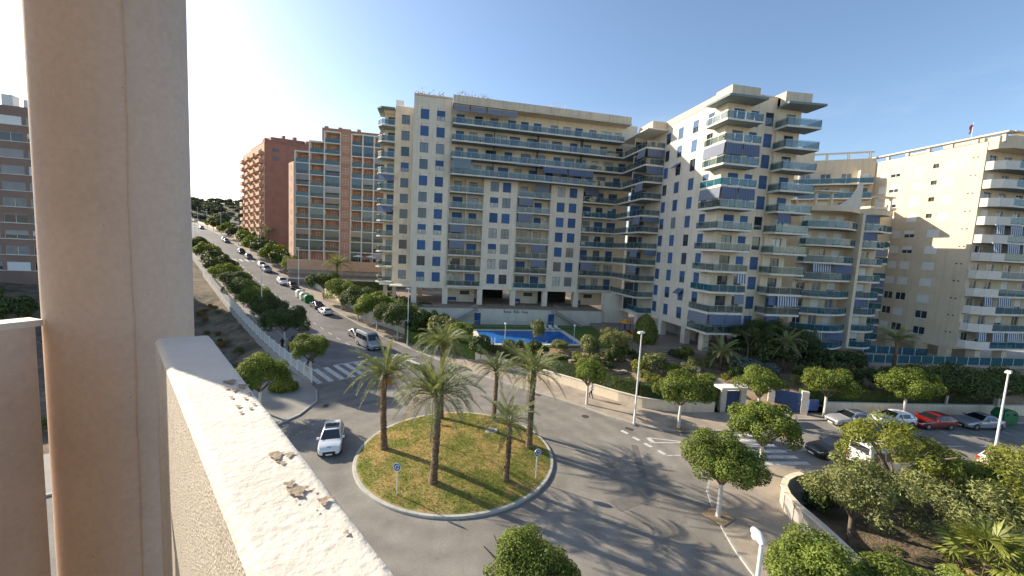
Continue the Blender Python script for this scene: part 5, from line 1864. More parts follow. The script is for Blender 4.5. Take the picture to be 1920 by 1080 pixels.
def crown_mesh(seed, rx, rz, nl, leaf=(.2, .11), lumps=34, lump_r=(.34, .55), flat=0.0, mname='leaf_ficus', fill=.16, spread=.72, up=.35):
    g = np.random.default_rng(seed)
    d = g.normal(size=(lumps, 3))
    d /= np.linalg.norm(d, axis=1)[:, None]
    d[:, 2] = np.where(d[:, 2] < -.35, -d[:, 2] * .5, d[:, 2])
    k = spread * g.uniform(.55, 1.14, lumps)[:, None]
    C_ = d * k * np.array([rx, rx, rz])
    R_ = g.uniform(*lump_r, lumps) * rx * .85
    # more leaves on bigger lumps
    pr = R_ ** 2 / (R_ ** 2).sum()
    idx = g.choice(lumps, nl, p=pr)
    dd = g.normal(size=(nl, 3))
    dd /= np.linalg.norm(dd, axis=1)[:, None]
    out = C_[idx] / (np.linalg.norm(C_[idx], axis=1)[:, None] + 1e-9)
    dd = dd + out * .55
    dd /= np.linalg.norm(dd, axis=1)[:, None]
    rr = R_[idx] * np.where(g.random(nl) < fill, g.uniform(.3, .9, nl), g.uniform(.82, 1.1, nl))
    P = C_[idx] + dd * rr[:, None] * np.array([1, 1, .85])
    P[:, 2] = np.maximum(P[:, 2], -rz * .85 + flat + g.uniform(0, .25, nl))
    Nn = dd * .8 + g.normal(size=(nl, 3)) * .42 + np.array([0, 0, up])
    Nn /= np.linalg.norm(Nn, axis=1)[:, None]
    return fast_mesh('crown', leaf_quads(P, Nn, leaf[0], leaf[1], g), 4, mname)


FICUS = [crown_mesh(100 + k, 2.4, 1.7, 12500, (.17, .095), 64, (.16, .42)) for k in range(4)]
FICUS_NEAR = [crown_mesh(120 + k, 2.4, 1.75, 24000, (.13, .075), 84, (.14, .38)) for k in range(2)]
FICUS_FAR = [crown_mesh(140 + k, 2.6, 1.8, 2600, (.42, .26), 30, (.32, .5), mname='leaf_ficus') for k in range(2)]


def trunk_mesh(seed, h, r, spread=1.0, m='bark_white'):
    r_ = random.Random(seed)
    b = MB()
    b.tube([(0, 0, -.15), (0, 0, .05), (.02, .01, h * .5), (-.02, .02, h)], [r * 1.5, r * 1.15, r, r * .95], 9, 0)
    for k in range(6):
        a = 2 * PI * k / 6 + r_.uniform(-.4, .4)
        L = r_.uniform(.9, 1.5) * spread
        b.tube([(0, 0, h - .15), (math.cos(a) * L * .35, math.sin(a) * L * .35, h + .35), (math.cos(a) * L, math.sin(a) * L, h + .9 + r_.uniform(0, .5)), (math.cos(a) * L * 1.5, math.sin(a) * L * 1.5, h + 1.6)],
               [r * .6, r * .5, r * .32, r * .15], 6, 1)
    return b.mesh('trunk', [m, 'bark'], True, 50)


TRUNKS = [trunk_mesh(s, 2.0, .13) for s in range(3)]
TRUNK_BARK = [trunk_mesh(s + 10, 1.7, .14, 1.2, 'bark') for s in range(2)]


def ficus(x, y, z, label, scale=1.0, near=False, far=False, leaf='leaf_ficus', hz=None, group='clipped street trees', seed=None, flatx=1.0):
    s = seed if seed is not None else rng.randrange(100)
    t = thing('street_tree', label, 'tree', (x, y, z), s * 1.3, group)
    src = FICUS_NEAR if near else FICUS_FAR if far else FICUS
    hz = hz or 3.35
    sc = scale * rng.uniform(.93, 1.06); flatx = flatx * rng.uniform(.9, 1.12)
    obj('trunk', TRUNKS[s % 3], t, (0, 0, 0), 0, scale=(1, 1, (hz - 1.0) / 2.35))
    obj('crown', src[s % len(src)], t, (0, 0, hz), 0, leaf, (sc * flatx, sc, sc * rng.uniform(.92, 1.05)))
    return t


# ---- date palm fronds: rachis arching out along +X
def frond_mesh(L, rise, droop, nleaf, ll, seed, mname, vee=.55):
    r_ = random.Random(seed)
    pts = []
    N_ = 14
    for k in range(N_ + 1):
        f = k / N_
        pts.append(Vector((L * (f * .96 - .10 * f * f * (droop > .5)), 0, L * (rise * f - droop * f * f))))
    b = MB()
    b.tube(pts, [.035 * (1 - .8 * k / N_) + .005 for k in range(N_ + 1)], 4, 0, False)
    for k in range(nleaf):
        f = .16 + .84 * k / (nleaf - 1)
        i = min(int(f * N_), N_ - 1)
        p = pts[i].lerp(pts[i + 1], f * N_ - i)
        d = (pts[i + 1] - pts[i]).normalized()
        up = Vector((-d.z, 0, d.x))
        l_ = ll * (math.sin(PI * min(1, .18 + .82 * f) ** .8) * .75 + .3) * r_.uniform(.85, 1.1)
        for sgn in (-1, 1):
            dirv = (d * .75 + Vector((0, sgn, 0)) * .85 + up * vee * r_.uniform(.5, 1.2)).normalized()
            tip = p + dirv * l_ + Vector((0, 0, -.10 * l_ * r_.uniform(.3, 1.6)))
            mid = p + dirv * l_ * .5
            w = Vector((d.x, 0, d.z)) * .027 + up * .010
            b.quad(tuple(p - w * .6), tuple(mid - w), tuple(tip), tuple(mid + w))
    me = b.mesh('frond', [mname])
    return me


FR_UP = [frond_mesh(2.7, 1.35, .5, 46, .5, 1, 'frond_young', .9), frond_mesh(2.9, 1.05, .6, 48, .58, 2, 'frond', .8)]
FR_MID = [frond_mesh(3.2, 1.0, .85, 50, .6, 3, 'frond', .7), frond_mesh(3.3, .78, .78, 50, .6, 4, 'frond', .7), frond_mesh(3.1, .85, 1.0, 50, .6, 8, 'frond', .7)]
FR_LOW = [frond_mesh(3.1, .4, .85, 50, .55, 5, 'frond'), frond_mesh(2.8, .2, .85, 34, .5, 6, 'frond_old'), frond_mesh(2.9, .3, 1.0, 40, .5, 7, 'frond')]


def palm_trunk(h, r0, r1, seed, m='bark_palm', step=.13):
    r_ = random.Random(seed)
    b = MB()
    n = int(h / step)
    pts, rs = [], []
    lx, ly = r_.uniform(-.12, .12), r_.uniform(-.12, .12)
    for k in range(n + 1):
        f = k / n
        base = r0 * (1 - f) + r1 * f + (.06 * max(0, 1 - f * 6)) + .04 * max(0, f * 4 - 3)
        for e, dr in ((0, 0), (.55, .045), (.62, -.012)):
            if k == n and e:
                continue
            z = (k + e) * h / n
            pts.append((lx * math.sin(f * 2.2), ly * math.sin(f * 1.8), z))
            rs.append(base + dr * r_.uniform(.6, 1.3))
    b.tube(pts, rs, 9, 0)
    # old leaf bases
    for k in range(int(n * 7)):
        z = r_.uniform(.3, h)
        a = r_.uniform(0, 2 * PI)
        f = z / h
        rr = r0 * (1 - f) + r1 * f
        c, s = math.cos(a), math.sin(a)
        p = Vector((rr * c * .9 + lx * math.sin(f * 2.2), rr * s * .9 + ly * math.sin(f * 1.8), z))
        w = .05
        b.quad(tuple(p + Vector((-s * w, c * w, -.06))), tuple(p + Vector((s * w, -c * w, -.06))), tuple(p + Vector((c * .09 + s * w * .5, s * .09 - c * w * .5, .09))), tuple(p + Vector((c * .09 - s * w * .5, s * .09 + c * w * .5, .09))))
    return b.mesh('trunk', [m], True, 40)


def date_palm(x, y, z, h, label, seed, nf=46, size=1.0, fruit=True, group='date palms on the traffic island', white=False):
    r_ = random.Random(seed)
    t = thing('date_palm', label, 'palm tree', (x, y, z), r_.uniform(0, 6), group)
    obj('trunk', palm_trunk(h, .21 * size, .18 * size, seed), t, (0, 0, -.1))
    for k in range(nf):
        f = k / (nf - 1)
        az = k * 2.39996 + r_.uniform(-.2, .2)
        src = FR_UP if f < .28 else FR_MID if f < .8 else FR_LOW
        me = src[r_.randrange(len(src))]
        o = obj('frond', me, t, (.1 * math.cos(az), .1 * math.sin(az), h - .05 - .35 * f), rot=(r_.uniform(-.25, .25), r_.uniform(-.14, .14) - (.5 if f < .1 else 0), az))
        sc = 1.0 * size * r_.uniform(.82, 1.08) * (.82 if f < .12 else 1)
        o.scale = (sc, sc, sc)
    if fruit:
        for k in range(3):
            az = r_.uniform(0, 2 * PI)
            b = MB()
            for q in range(26):
                a = r_.uniform(0, 2 * PI); rr = r_.uniform(.02, .2)
                e = Vector((.35 + rr * math.cos(a), rr * math.sin(a), -.35 - r_.uniform(0, .45)))
                b.tube([(0, 0, 0), tuple(e * .55 + Vector((.05, 0, .12))), tuple(e)], [.008, .012, .03], 4)
            obj('date_cluster', b.mesh('date_cluster', ['date_fruit']), t, (0, 0, h - .25), az)
    return t


# ---- fan palm
def fan_mesh(seed, L=1.0, blade=.75, mname='frond_fan'):
    r_ = random.Random(seed)
    b = MB()
    pts = [Vector((L * f, 0, L * (.35 * f - .35 * f * f))) for f in (0, .35, .7, 1.0)]
    b.tube(pts, [.022, .018, .014, .01], 4, 0, False)
    c = pts[-1]
    for k in range(22):
        a = rad(-118 + 236 * k / 21)
        l_ = blade * r_.uniform(.85, 1.08) * (1 - .2 * abs(a) / 2)
        d = Vector((math.cos(a), math.sin(a), -.10 - .12 * abs(math.sin(a))))
        s = Vector((-math.sin(a), math.cos(a), 0)) * .055
        mid = c + d * l_ * .55 + Vector((0, 0, .02 if k % 2 else -.02))
        tip = c + d * l_ + Vector((0, 0, -.25 * l_ * r_.uniform(.5, 1.4)))
        b.quad(tuple(c), tuple(mid - s), tuple(tip), tuple(mid + s))
    return b.mesh('frond', [mname])


FAN = [fan_mesh(1), fan_mesh(2, 1.15, .8), fan_mesh(3, .9, .7)]
FAN_OLD = fan_mesh(5, .8, .75, 'frond_old')


def fan_palm(x, y, z, h, label, seed, nf=34, size=1.0, group='fan palms'):
    r_ = random.Random(seed)
    t = thing('fan_palm', label, 'palm tree', (x, y, z), r_.uniform(0, 6), group)
    obj('trunk', palm_trunk(h, .2, .17, seed), t, (0, 0, -.1))
    for k in range(nf):
        f = k / (nf - 1)
        az = k * 2.39996
        el = rad(78 - 118 * f) + r_.uniform(-.12, .12)
        o = obj('frond', FAN_OLD if f > .86 else FAN[k % 3], t, (0, 0, h - .1 - .15 * f), rot=(r_.uniform(-.3, .3), -el, az))
        o.scale = (size * r_.uniform(.9, 1.1),) * 3
    return t


# ---- loose olive like tree
OLIVE = [crown_mesh(160 + k, 2.2, 1.6, 7600, (.19, .06), 46, (.18, .34), mname='leaf_olive', fill=.4, spread=.85, up=.2) for k in range(3)]
SHRUB = [crown_mesh(180 + k, 1.0, .95, 2600, (.15, .09), 26, (.3, .5), mname='leaf_dark', up=.3) for k in range(3)]


def loose_tree(x, y, z, label, scale, leaf='leaf_olive', hz=2.6, seed=0, group='garden trees'):
    t = thing('garden_tree', label, 'tree', (x, y, z), seed * 1.1, group)
    obj('trunk', TRUNK_BARK[seed % 2], t, scale=(1, 1, hz / 2.6))
    obj('crown', OLIVE[seed % 3], t, (0, 0, hz + .3), 0, leaf, scale)
    return t


def cone_mesh(seed, r, h, nl, mname, power=.8, leaf=(.13, .07)):
    g = np.random.default_rng(seed)
    f = g.random(nl) ** 1.15
    a = g.random(nl) * 2 * PI
    prof_ = r * np.sqrt(np.clip(1 - (2 * f - .75) ** 2 / 1.6, .02, 1)) * (1 - f ** 6 * .55)
    lum = 1 + .09 * np.sin(a * 5 + f * 9) + .06 * np.sin(a * 9 - f * 14)
    rr = prof_ * lum * g.uniform(.86, 1.05, nl)
    P = np.stack([rr * np.cos(a), rr * np.sin(a), f * h], 1)
    Nn = np.stack([np.cos(a), np.sin(a), .25 + f * .9], 1) + g.normal(size=(nl, 3)) * .35
    Nn /= np.linalg.norm(Nn, axis=1)[:, None]
    return fast_mesh('foliage', leaf_quads(P, Nn, leaf[0], leaf[1], g), 4, mname)


CONE = cone_mesh(5, 1.0, 2.6, 6500, 'leaf_lime')


def shrub(x, y, label, s=1.0, leaf='leaf_dark', z=None, sz_=None, group='garden shrubs', cone=False):
    zz = garden_z(x, y) if z is None else z
    k = rng.randrange(3)
    t = thing('shrub', label, 'shrub', (x, y, zz), rng.uniform(0, 6), group)
    b = cached('stem', lambda: MB().tube([(0, 0, -.1), (.03, 0, .5)], [.05, .03], 6).mesh('stem', ['bark']))
    obj('stem', b, t)
    if cone:
        obj('foliage', CONE, t, (0, 0, .12), 0, leaf, (s, s, sz_ or s))
    else:
        obj('foliage', SHRUB[k], t, (0, 0, (sz_ or s) * .9), 0, leaf, (s, s, sz_ or s))
    return t


def hedge(pts, w, h, z, label, leaf='leaf_dark', dens=150, group=None, zf=None):
    """clipped hedge along a line: solid twig core with leaves on all faces"""
    g = np.random.default_rng(int(abs(pts[0][0]) * 10 + 5))
    P, Nn = [], []
    core = MB()
    for a, b in zip(pts, pts[1:]):
        A_, B_ = np.array(a), np.array(b)
        d = B_ - A_
        L = np.linalg.norm(d)
        d = d / L
        n_ = np.array([-d[1], d[0]])
        nl = int(L * (w + 2 * h) * dens)
        u = g.random(nl) * L
        which = g.random(nl) * (w + 2 * h)
        za = z if zf is None else zf(*a)
        top = which < w
        sgn = np.where(which < w + h, -1.0, 1.0)
        off = np.where(top, which - w / 2, sgn * w / 2) + g.normal(0, .03, nl)
        zz = np.where(top, h, g.random(nl) * h) + g.normal(0, .035, nl) + za
        P.append(np.stack([A_[0] + d[0] * u + n_[0] * off, A_[1] + d[1] * u + n_[1] * off, zz], 1))
        nn = np.where(top[:, None], np.array([0, 0, 1.0]), np.stack([sgn * n_[0], sgn * n_[1], np.zeros(nl) + .2], 1)) + g.normal(size=(nl, 3)) * .4
        Nn.append(nn / np.linalg.norm(nn, axis=1)[:, None])
        q = lambda s, o_: (A_[0] + d[0] * s + n_[0] * o_, A_[1] + d[1] * s + n_[1] * o_)
        core.prism([q(0, -w / 2 + .06), q(L, -w / 2 + .06), q(L, w / 2 - .06), q(0, w / 2 - .06)], za - .2, za + h - .06)
    P = np.concatenate(P); Nn = np.concatenate(Nn)
    c = pts[len(pts) // 2]
    t = thing('hedge', label, 'hedge', (0, 0, 0), 0, group)
    obj('leaves', fast_mesh('leaves', leaf_quads(P, Nn, .14, .08, g), 4, leaf), t)
    obj('twig_core', core.mesh('twig_core', ['leaf_dark']), t)
    return t


# ---------------------------------------------------------------- planting
date_palm(-3.3, 29.98, .45, 5.9, 'date palm with orange fruit at the left edge of the traffic island', 1, 40, 1.0)
date_palm(.39, 25.07, .45, 6.2, 'tall date palm at the front of the traffic island', 2, 46, 1.05, False)
date_palm(1.06, 35.29, .45, 6.9, 'date palm at the rear of the traffic island by the street', 3, 40, 1.0)
date_palm(5.84, 34.35, .45, 4.9, 'short sparse date palm at the rear right of the traffic island', 4, 26, .82, False)
date_palm(7.93, 29.13, .45, 6.3, 'date palm at the right edge of the traffic island', 5, 40, 1.0)
date_palm(5.29, 24.89, .4, 4.3, 'smallest date palm with bulging trunk on the traffic island', 6, 30, .72, False)
pp = MB().tube([(0, 0, 0), (0, 0, 1.5)], [.05, .045], 6).mesh('stake', ['bark'])
tag(obj('stake', pp, None, (0.2, 30.2, .6)), 'thin wooden stake on the traffic island lawn', 'stake')

# clipped street trees along the right pavement and side road
ficus(16.45, 38.01, .13, 'round clipped tree beside the pedestrian at the curved wall', .80, hz=3.5, seed=1)
ficus(23.18, 31.81, .13, 'clipped tree with white forked trunk by the small zebra crossing', 1.0, hz=3.75, seed=2)
ficus(32.83, 32.9, .13, 'clipped tree between the two blue garden gates', 1.0, hz=3.9, seed=3)
ficus(41.3, 33.0, .13, 'clipped tree behind the first silver car of the side road', 1.12, hz=3.7, seed=0)
ficus(50.6, 32.0, .13, 'clipped tree behind the white and red cars of the side road', 1.18, hz=3.6, seed=5)
ficus(57.5, 32.6, .13, 'dark wide tree behind the silver hatchback of the side road', 1.45, hz=3.6, seed=6, leaf='leaf_dark')
ficus(63.5, 31.6, .13, 'dark tree by the green bin at the far right', 1.2, hz=3.5, seed=7, leaf='leaf_dark')
ficus(72, 31.0, .13, 'clipped tree at the far right end of the side road', 1.2, hz=3.5, seed=8)
ficus(25.02, 24.3, .13, 'clipped tree on the corner beside the zebra crossing stripes', 1.05, hz=3.55, seed=9)
ficus(17.94, 19.99, .13, 'clipped tree in a square pit at the near right kerb', .98, True, hz=3.6, seed=10)
ficus(3.98, 13.4, .13, 'clipped treetop at the bottom edge below the balcony', .82, True, hz=3.5, seed=11)
ficus(-13.2, 46.3, .13, 'sunlit clipped tree at the end of the left zebra crossing', 1.02, hz=3.9, seed=12)
ficus(-15.2, 38.4, .13, 'broad clipped tree on the left pavement beside the balcony', 1.12, True, hz=3.3, seed=13)
pit = MB(); pit.box(-.7, .7, -.7, .7, 0, .03)
for x, y, l in ((17.94, 19.99, 'near right'), (25.02, 24.3, 'zebra corner'), (23.18, 31.81, 'forked trunk')):
    tag(obj('tree_pit', pit.mesh('tree_pit', ['earth']), None, (x, y, .135), .4), 'square earth tree pit under the %s tree' % l, 'tree pit')
# large clipped trees in the near garden
ficus(15.6, 11.6, -.3, 'large clipped tree beside the near street lamp', .84, True, hz=3.9, seed=14, group='near garden trees')
ficus(18.2, 10.9, -.3, 'second large clipped tree right of the near street lamp', .8, True, hz=3.5, seed=15, group='near garden trees')
ficus(20.6, 9.7, -.3, 'clipped tree at the bottom right edge of the near garden', .8, True, hz=3.4, seed=16, group='near garden trees')
# left pavement of the climbing street
ordn = ['first', 'second', 'third', 'fourth', 'fifth', 'sixth', 'seventh', 'eighth', 'ninth', 'tenth', 'eleventh', 'twelfth', 'thirteenth', 'fourteenth', 'fifteenth', 'sixteenth', 'seventeenth', 'eighteenth']
for k, t in enumerate((9.5, 19.5, 28.5, 37, 45, 54, 63, 73, 84, 96)):
    p = st(t, -14.6)
    ficus(p.x, p.y, p.z + .1, 'dark tree by the white fence, %s up the left pavement' % ordn[k], 1.36, far=t > 60, hz=3.6, seed=20 + k, leaf='leaf_ficus' if k % 3 == 2 else 'leaf_dark', group='trees on the left pavement')
for k, t in enumerate((4.5, 12, 20, 29.5, 40, 63, 72, 82, 92, 102, 112, 123, 136, 152, 170, 190)):
    p = st(t, .9 if t < 26 else 1.4)
    ficus(p.x, p.y, p.z + .1, 'dark tree over parked cars, %s up the right pavement' % ordn[k], (1.65 if t < 26 else 1.5), far=t > 70, hz=4.3 if t < 26 else 4.0, seed=40 + k, leaf='leaf_dark' if k % 2 == 0 else 'leaf_ficus', group='trees on the right pavement')

# olive trees and fan palms in the near garden
loose_tree(24.8, 17.4, -.8, 'grey green olive tree with bare branches behind the curved wall', 1.2, 'leaf_olive', 3.4, 0)
loose_tree(30.2, 19.0, -.8, 'yellow green tree hiding the parked white van', 1.3, 'leaf_lime', 4.7, 1)
loose_tree(29.0, 15.2, -1, 'loose olive tree in the middle of the near garden', 1.3, 'leaf_olive', 3.5, 2)
loose_tree(33.5, 15.6, -1, 'sunlit yellowish tree near the right lamp post', 1.35, 'leaf_lime', 3.4, 3)
loose_tree(37.5, 16.2, -1, 'olive tree in front of the grey car at the right edge', 1.35, 'leaf_olive', 3.6, 4)
loose_tree(27.4, 18.2, -.9, 'pale olive tree between the curved wall and the van', .9, 'leaf_olive', 3.3, 5)
loose_tree(33.8, 18.2, -.9, 'lime green tree before the near lane cars', 1.0, 'leaf_lime', 3.5, 6)
loose_tree(41.2, 17.2, -.9, 'lime tree at the far right of the near garden', 1.3, 'leaf_lime', 3.4, 7)
fan_palm(26.9, 12.8, -1.0, 3.2, 'shaggy fan palm in the near garden at the lower right', 31, 40, 1.25)
fan_palm(33.4, 14.2, -1.0, 3.2, 'fan palm cut by the right edge of the picture', 32, 40, 1.25)
fan_palm(41.5, 54.2, 2.6, 3.4, 'fan palm with pale leaves beside the corner wing balconies', 33, 36, 1.15)
date_palm(37.9, 44.6, 1.3, 2.6, 'arching palm in the garden between stairs and gate', 34, 34, .95, False, 'garden palms')
date_palm(43.6, 51.0, 2.6, 3.8, 'golden leaved palm against the corner wing', 35, 26, .8, False, 'garden palms')
date_palm(61.5, 40.8, 2.0, 4.9, 'shaded palm in front of the beige tower plaza', 36, 30, .9, False, 'garden palms')
pk = st(44, 6)
date_palm(pk.x, pk.y, pk.z, 7.5, 'tall palm in front of the brick grid block', 37, 34, 1.35, False, 'street palms')
for k, t in enumerate((112, 122)):
    p = st(t, 7)
    date_palm(p.x, p.y, p.z, 7.5, 'distant palm before the red brick tower, %s of two' % ('nearer' if k == 0 else 'farther'), 38 + k, 22, 1.1, False, 'street palms')
# garden shrubs behind the boundary wall
shrub(33.0, 55.6, 'large pointed lime green bush at the plaza edge', 1.75, 'leaf_lime', sz_=1.85, cone=True, z=2.3)
shrub(27.3, 52.0, 'small pointed lime green bush in the shrub garden', .95, 'leaf_lime', sz_=1.0, cone=True)
shrub(27.9, 44.6, 'big olive green bush right of the street lamp', 1.9, 'leaf_olive', sz_=1.6)
shrub(25.2, 43.4, 'rounded lime bush left of the street lamp', 1.3, 'leaf_lime', sz_=1.2)
shrub(25.6, 40.6, 'low yellowish bush behind the hedge by the lamp', 1.1, 'leaf_lime', sz_=.9)
shrub(31.6, 42.6, 'dome shaped dark bush beside the curved stair', 1.25, 'leaf_olive', sz_=1.15)
shrub(35.3, 48.3, 'lime green bush below the fan palm', 1.15, 'leaf_lime', sz_=1.3)
shrub(21.3, 50.2, 'tall brownish bush between pool and plaza', 1.5, 'leaf_olive', sz_=1.9)
shrub(24.0, 47.5, 'dark bush in the middle of the shrub garden', 1.4, 'leaf_dark', sz_=1.5)
shrub(29.0, 40.0, 'grey green low bush on the garden rocks', .9, 'leaf_blue', sz_=.7)
shrub(27.5, 39.2, 'second grey green low bush behind the hedge', .8, 'leaf_blue', sz_=.65)
shrub(40.2, 43.0, 'blue green spreading conifer above the gate', 2.3, 'leaf_blue', sz_=1.3)
shrub(43.0, 42.4, 'pale conifer beside the blue green one', 1.5, 'leaf_blue', sz_=1.0)
shrub(16.1, 58.0, 'silvery olive shrub in front of the pool', 1.15, 'leaf_olive', sz_=2.1, z=2.0)
shrub(39.5, 47.3, 'dark bush at the foot of the palm by the wing', 1.2, 'leaf_dark')
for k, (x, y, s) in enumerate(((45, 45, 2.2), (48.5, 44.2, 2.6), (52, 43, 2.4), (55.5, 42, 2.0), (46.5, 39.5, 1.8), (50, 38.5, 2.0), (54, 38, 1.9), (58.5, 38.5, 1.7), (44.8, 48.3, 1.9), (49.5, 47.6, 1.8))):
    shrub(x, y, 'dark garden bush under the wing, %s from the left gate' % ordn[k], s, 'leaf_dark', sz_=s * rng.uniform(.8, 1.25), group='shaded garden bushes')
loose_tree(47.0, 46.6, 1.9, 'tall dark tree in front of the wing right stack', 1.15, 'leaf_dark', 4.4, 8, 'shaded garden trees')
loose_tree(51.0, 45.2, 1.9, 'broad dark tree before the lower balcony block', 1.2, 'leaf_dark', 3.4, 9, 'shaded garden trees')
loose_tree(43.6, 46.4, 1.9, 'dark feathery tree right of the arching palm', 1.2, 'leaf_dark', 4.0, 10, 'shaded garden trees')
date_palm(46.2, 43.2, 1.5, 4.2, 'slender shaded palm before the corner wing', 44, 28, .85, False, 'garden palms')
loose_tree(24.6, 49.0, 1.4, 'loose olive tree between the pool and the playground', 1.0, 'leaf_olive', 3.0, 11, 'shaded garden trees')
shrub(64.5, 39.8, 'rusty orange leaved shrub by the teal fence', 1.6, 'leaf_dry', sz_=1.3)
for k, (x, y) in enumerate(((19.0, 46.3), (20.7, 44.6), (22.2, 45.4), (23.0, 41.0), (26.6, 37.6), (30.3, 37.2), (17.5, 48.9), (19.4, 49.4), (22.7, 52.5), (25.3, 50.0))):
    shrub(x, y, 'low shrub on the rocky garden bank, %s along the wall' % ordn[k], rng.uniform(.5, .85), rng.choice(['leaf_dark', 'leaf_olive', 'leaf_dark']), group='low bank shrubs')
gr_ = random.Random(55)
GW = ['first', 'second', 'third', 'fourth', 'fifth', 'sixth', 'seventh', 'eighth', 'ninth', 'tenth', 'eleventh', 'twelfth', 'thirteenth', 'fourteenth', 'fifteenth', 'sixteenth', 'seventeenth', 'eighteenth', 'nineteenth', 'twentieth',
      'twenty-first', 'twenty-second', 'twenty-third', 'twenty-fourth', 'twenty-fifth', 'twenty-sixth', 'twenty-seventh', 'twenty-eighth', 'twenty-ninth', 'thirtieth', 'thirty-first', 'thirty-second', 'thirty-third', 'thirty-fourth']
cand = []
for k in range(34):
    i = int(8 + 30 * k / 34 + gr_.uniform(0, 1))
    f = gr_.uniform(.12, .92)
    cand.append((outer[i][0] * (1 - f) + inner[i][0] * f, outer[i][1] * (1 - f) + inner[i][1] * f))
cand.sort()
for k, (x, y) in enumerate(cand):
    s_ = gr_.uniform(.55, 1.25)
    lf = gr_.choice(['leaf_dark', 'leaf_olive', 'leaf_dark', 'leaf_ficus', 'leaf_lime', 'leaf_olive'])
    shrub(x, y, 'mixed %s garden bush on the bank, %s from the left' % ({'leaf_dark': 'dark', 'leaf_olive': 'olive', 'leaf_ficus': 'green', 'leaf_lime': 'yellowish'}[lf], GW[k]), s_, lf, sz_=s_ * gr_.uniform(.7, 1.3), group='mixed bank bushes')
rk = MB(); rk.lathe([(.2, -.15), (.42, .05), (.36, .22), (.15, .3)], 7); rk = rk.mesh('garden_rock', ['rock'])
for k in range(26):
    x, y = rng.uniform(17, 31), rng.uniform(38, 52)
    if 21.5 + (47 - y) * .55 < x + 3:
        o = obj('garden_rock', rk, None, (x, y, garden_z(x, y)), rng.uniform(0, 6), scale=(rng.uniform(.6, 1.5), rng.uniform(.6, 1.3), rng.uniform(.6, 1.2)))
        tag(o, 'pale rough rock on the sloping garden bank', 'rock', 'garden rocks')
# hedges
hp = resample([(8.8, 54.0), (13.7, 48.4), (18.3, 42.7), (22.0, 37.8), (24.8, 36.2), (29.0, 35.8), (30.3, 35.8)], 22)
hedge(hp, 1.0, 1.55, 1.0, 'long dark clipped hedge behind the curved boundary wall')
hedge(resample([(40.6, 35.2), (51, 34.0), (64, 32.6)], 12), .9, 1.4, 1.0, 'dark hedge along the side road wall')
hs_ = [tuple(st(t, 5.4).xy) for t in (2, 12, 22, 32)]
hedge(hs_, 1.6, 1.9, 0, 'dark overgrown hedge along the street wall', zf=lambda x, y: tz(x, y) + .2)
hedge([(-21, 97), (-9, 96.5)], 2.0, 4.2, 2.6, 'tall dark hedge in front of the brick terrace', dens=90)
hedge([(-14, 78.8), (-14.5, 92)], 1.6, 2.0, 3.2, 'hedge beside the main block forecourt')
for k, (t, s, sc) in enumerate(((3, 7.5, 2.6), (9, 8.5, 3.0), (16, 8, 3.0), (23, 8.5, 2.8), (31, 8, 2.6), (38, 8, 2.4), (12, 12, 2.6), (20, 12.5, 2.6))):
    p = st(t, s)
    shrub(p.x, p.y, 'dense dark bush behind the street hedge, %s up the slope' % ordn[k], sc, 'leaf_dark', z=p.z + .2, sz_=sc * .95, group='street side bushes')
p = st(24, 10.5)
shrub(p.x, p.y, 'bright lime topiary ball by the forecourt', 1.1, 'leaf_lime', z=p.z + 2.0)
shrub(4.2, 57.6, 'bushy green shrub left of the pool', 2.1, 'leaf_ficus', z=1.6)
shrub(1.6, 60.6, 'second bushy shrub left of the pool', 2.4, 'leaf_olive', z=1.4)
shrub(-1.2, 64.0, 'dark shrub by the left podium corner', 2.6, 'leaf_dark', z=1.2)
shrub(6.8, 53.4, 'dark bush behind the hedge at the street corner', 1.8, 'leaf_dark', z=.9)
shrub(10.8, 53.8, 'olive bush behind the hedge before the pool', 1.2, 'leaf_olive', z=1.3)
shrub(13.8, 53.0, 'low dark bush behind the hedge before the pool', 1.1, 'leaf_dark', z=1.3)
shrub(18.2, 52.6, 'olive bush in front of the pool corner', 1.2, 'leaf_olive')
# weeds in the vacant lot
for k in range(110):
    t, s = rng.uniform(-18, 46), rng.uniform(-40, -18.6)
    p = st(t, s)
    zz = terrain_h(p.x, p.y)
    o = shrub(p.x, p.y, 'scrubby weed clump in the vacant lot', rng.uniform(.35, .8), rng.choice(['leaf_dry', 'leaf_olive', 'leaf_dark', 'leaf_dry']), z=zz - .05, group='vacant lot weeds')
p = st(-9, -19.5)
shrub(p.x, p.y, 'yellowing bush at the near corner of the vacant lot', 1.5, 'leaf_lime', z=-1.2)
for k, (x, y) in enumerate(((-62, 71), (-68, 74), (-74, 78), (-80, 82))):
    shrub(x, y, 'dark bush before the banded block, %s from the right' % ordn[k], 3.0, 'leaf_dark', z=terrain_h(x, y), group='far left bushes')

# hillside wood at the top of the street
g = np.random.default_rng(77)
hill_far = [crown_mesh(210 + k, 3.4, 2.3, 700, (.8, .45), 22, (.35, .55), mname='leaf_pine') for k in range(2)]
trunk_far = MB().tube([(0, 0, -1), (0, 0, 4)], [.25, .15], 6).mesh('trunk', ['bark'])
n_h = 0
for k in range(280):
    t = float(250 + 280 * g.random() ** 1.2); s = float(g.uniform(-60, 90))
    if -14 < s < 8 and t < 270:
        continue
    p = st(t, s)
    pz = terrain_h(p.x, p.y)
    tr = thing('pine_tree', 'grey green pine on the hillside at the top of the street', 'tree', (p.x, p.y, pz), float(g.uniform(0, 6)), 'hillside pines')
    sc = float(g.uniform(.7, 1.5))
    obj('trunk', trunk_far, tr)
    obj('crown', hill_far[k % 2], tr, (0, 0, 3.6 * sc), 0, scale=(sc, sc, sc * float(g.uniform(.8, 1.3))))

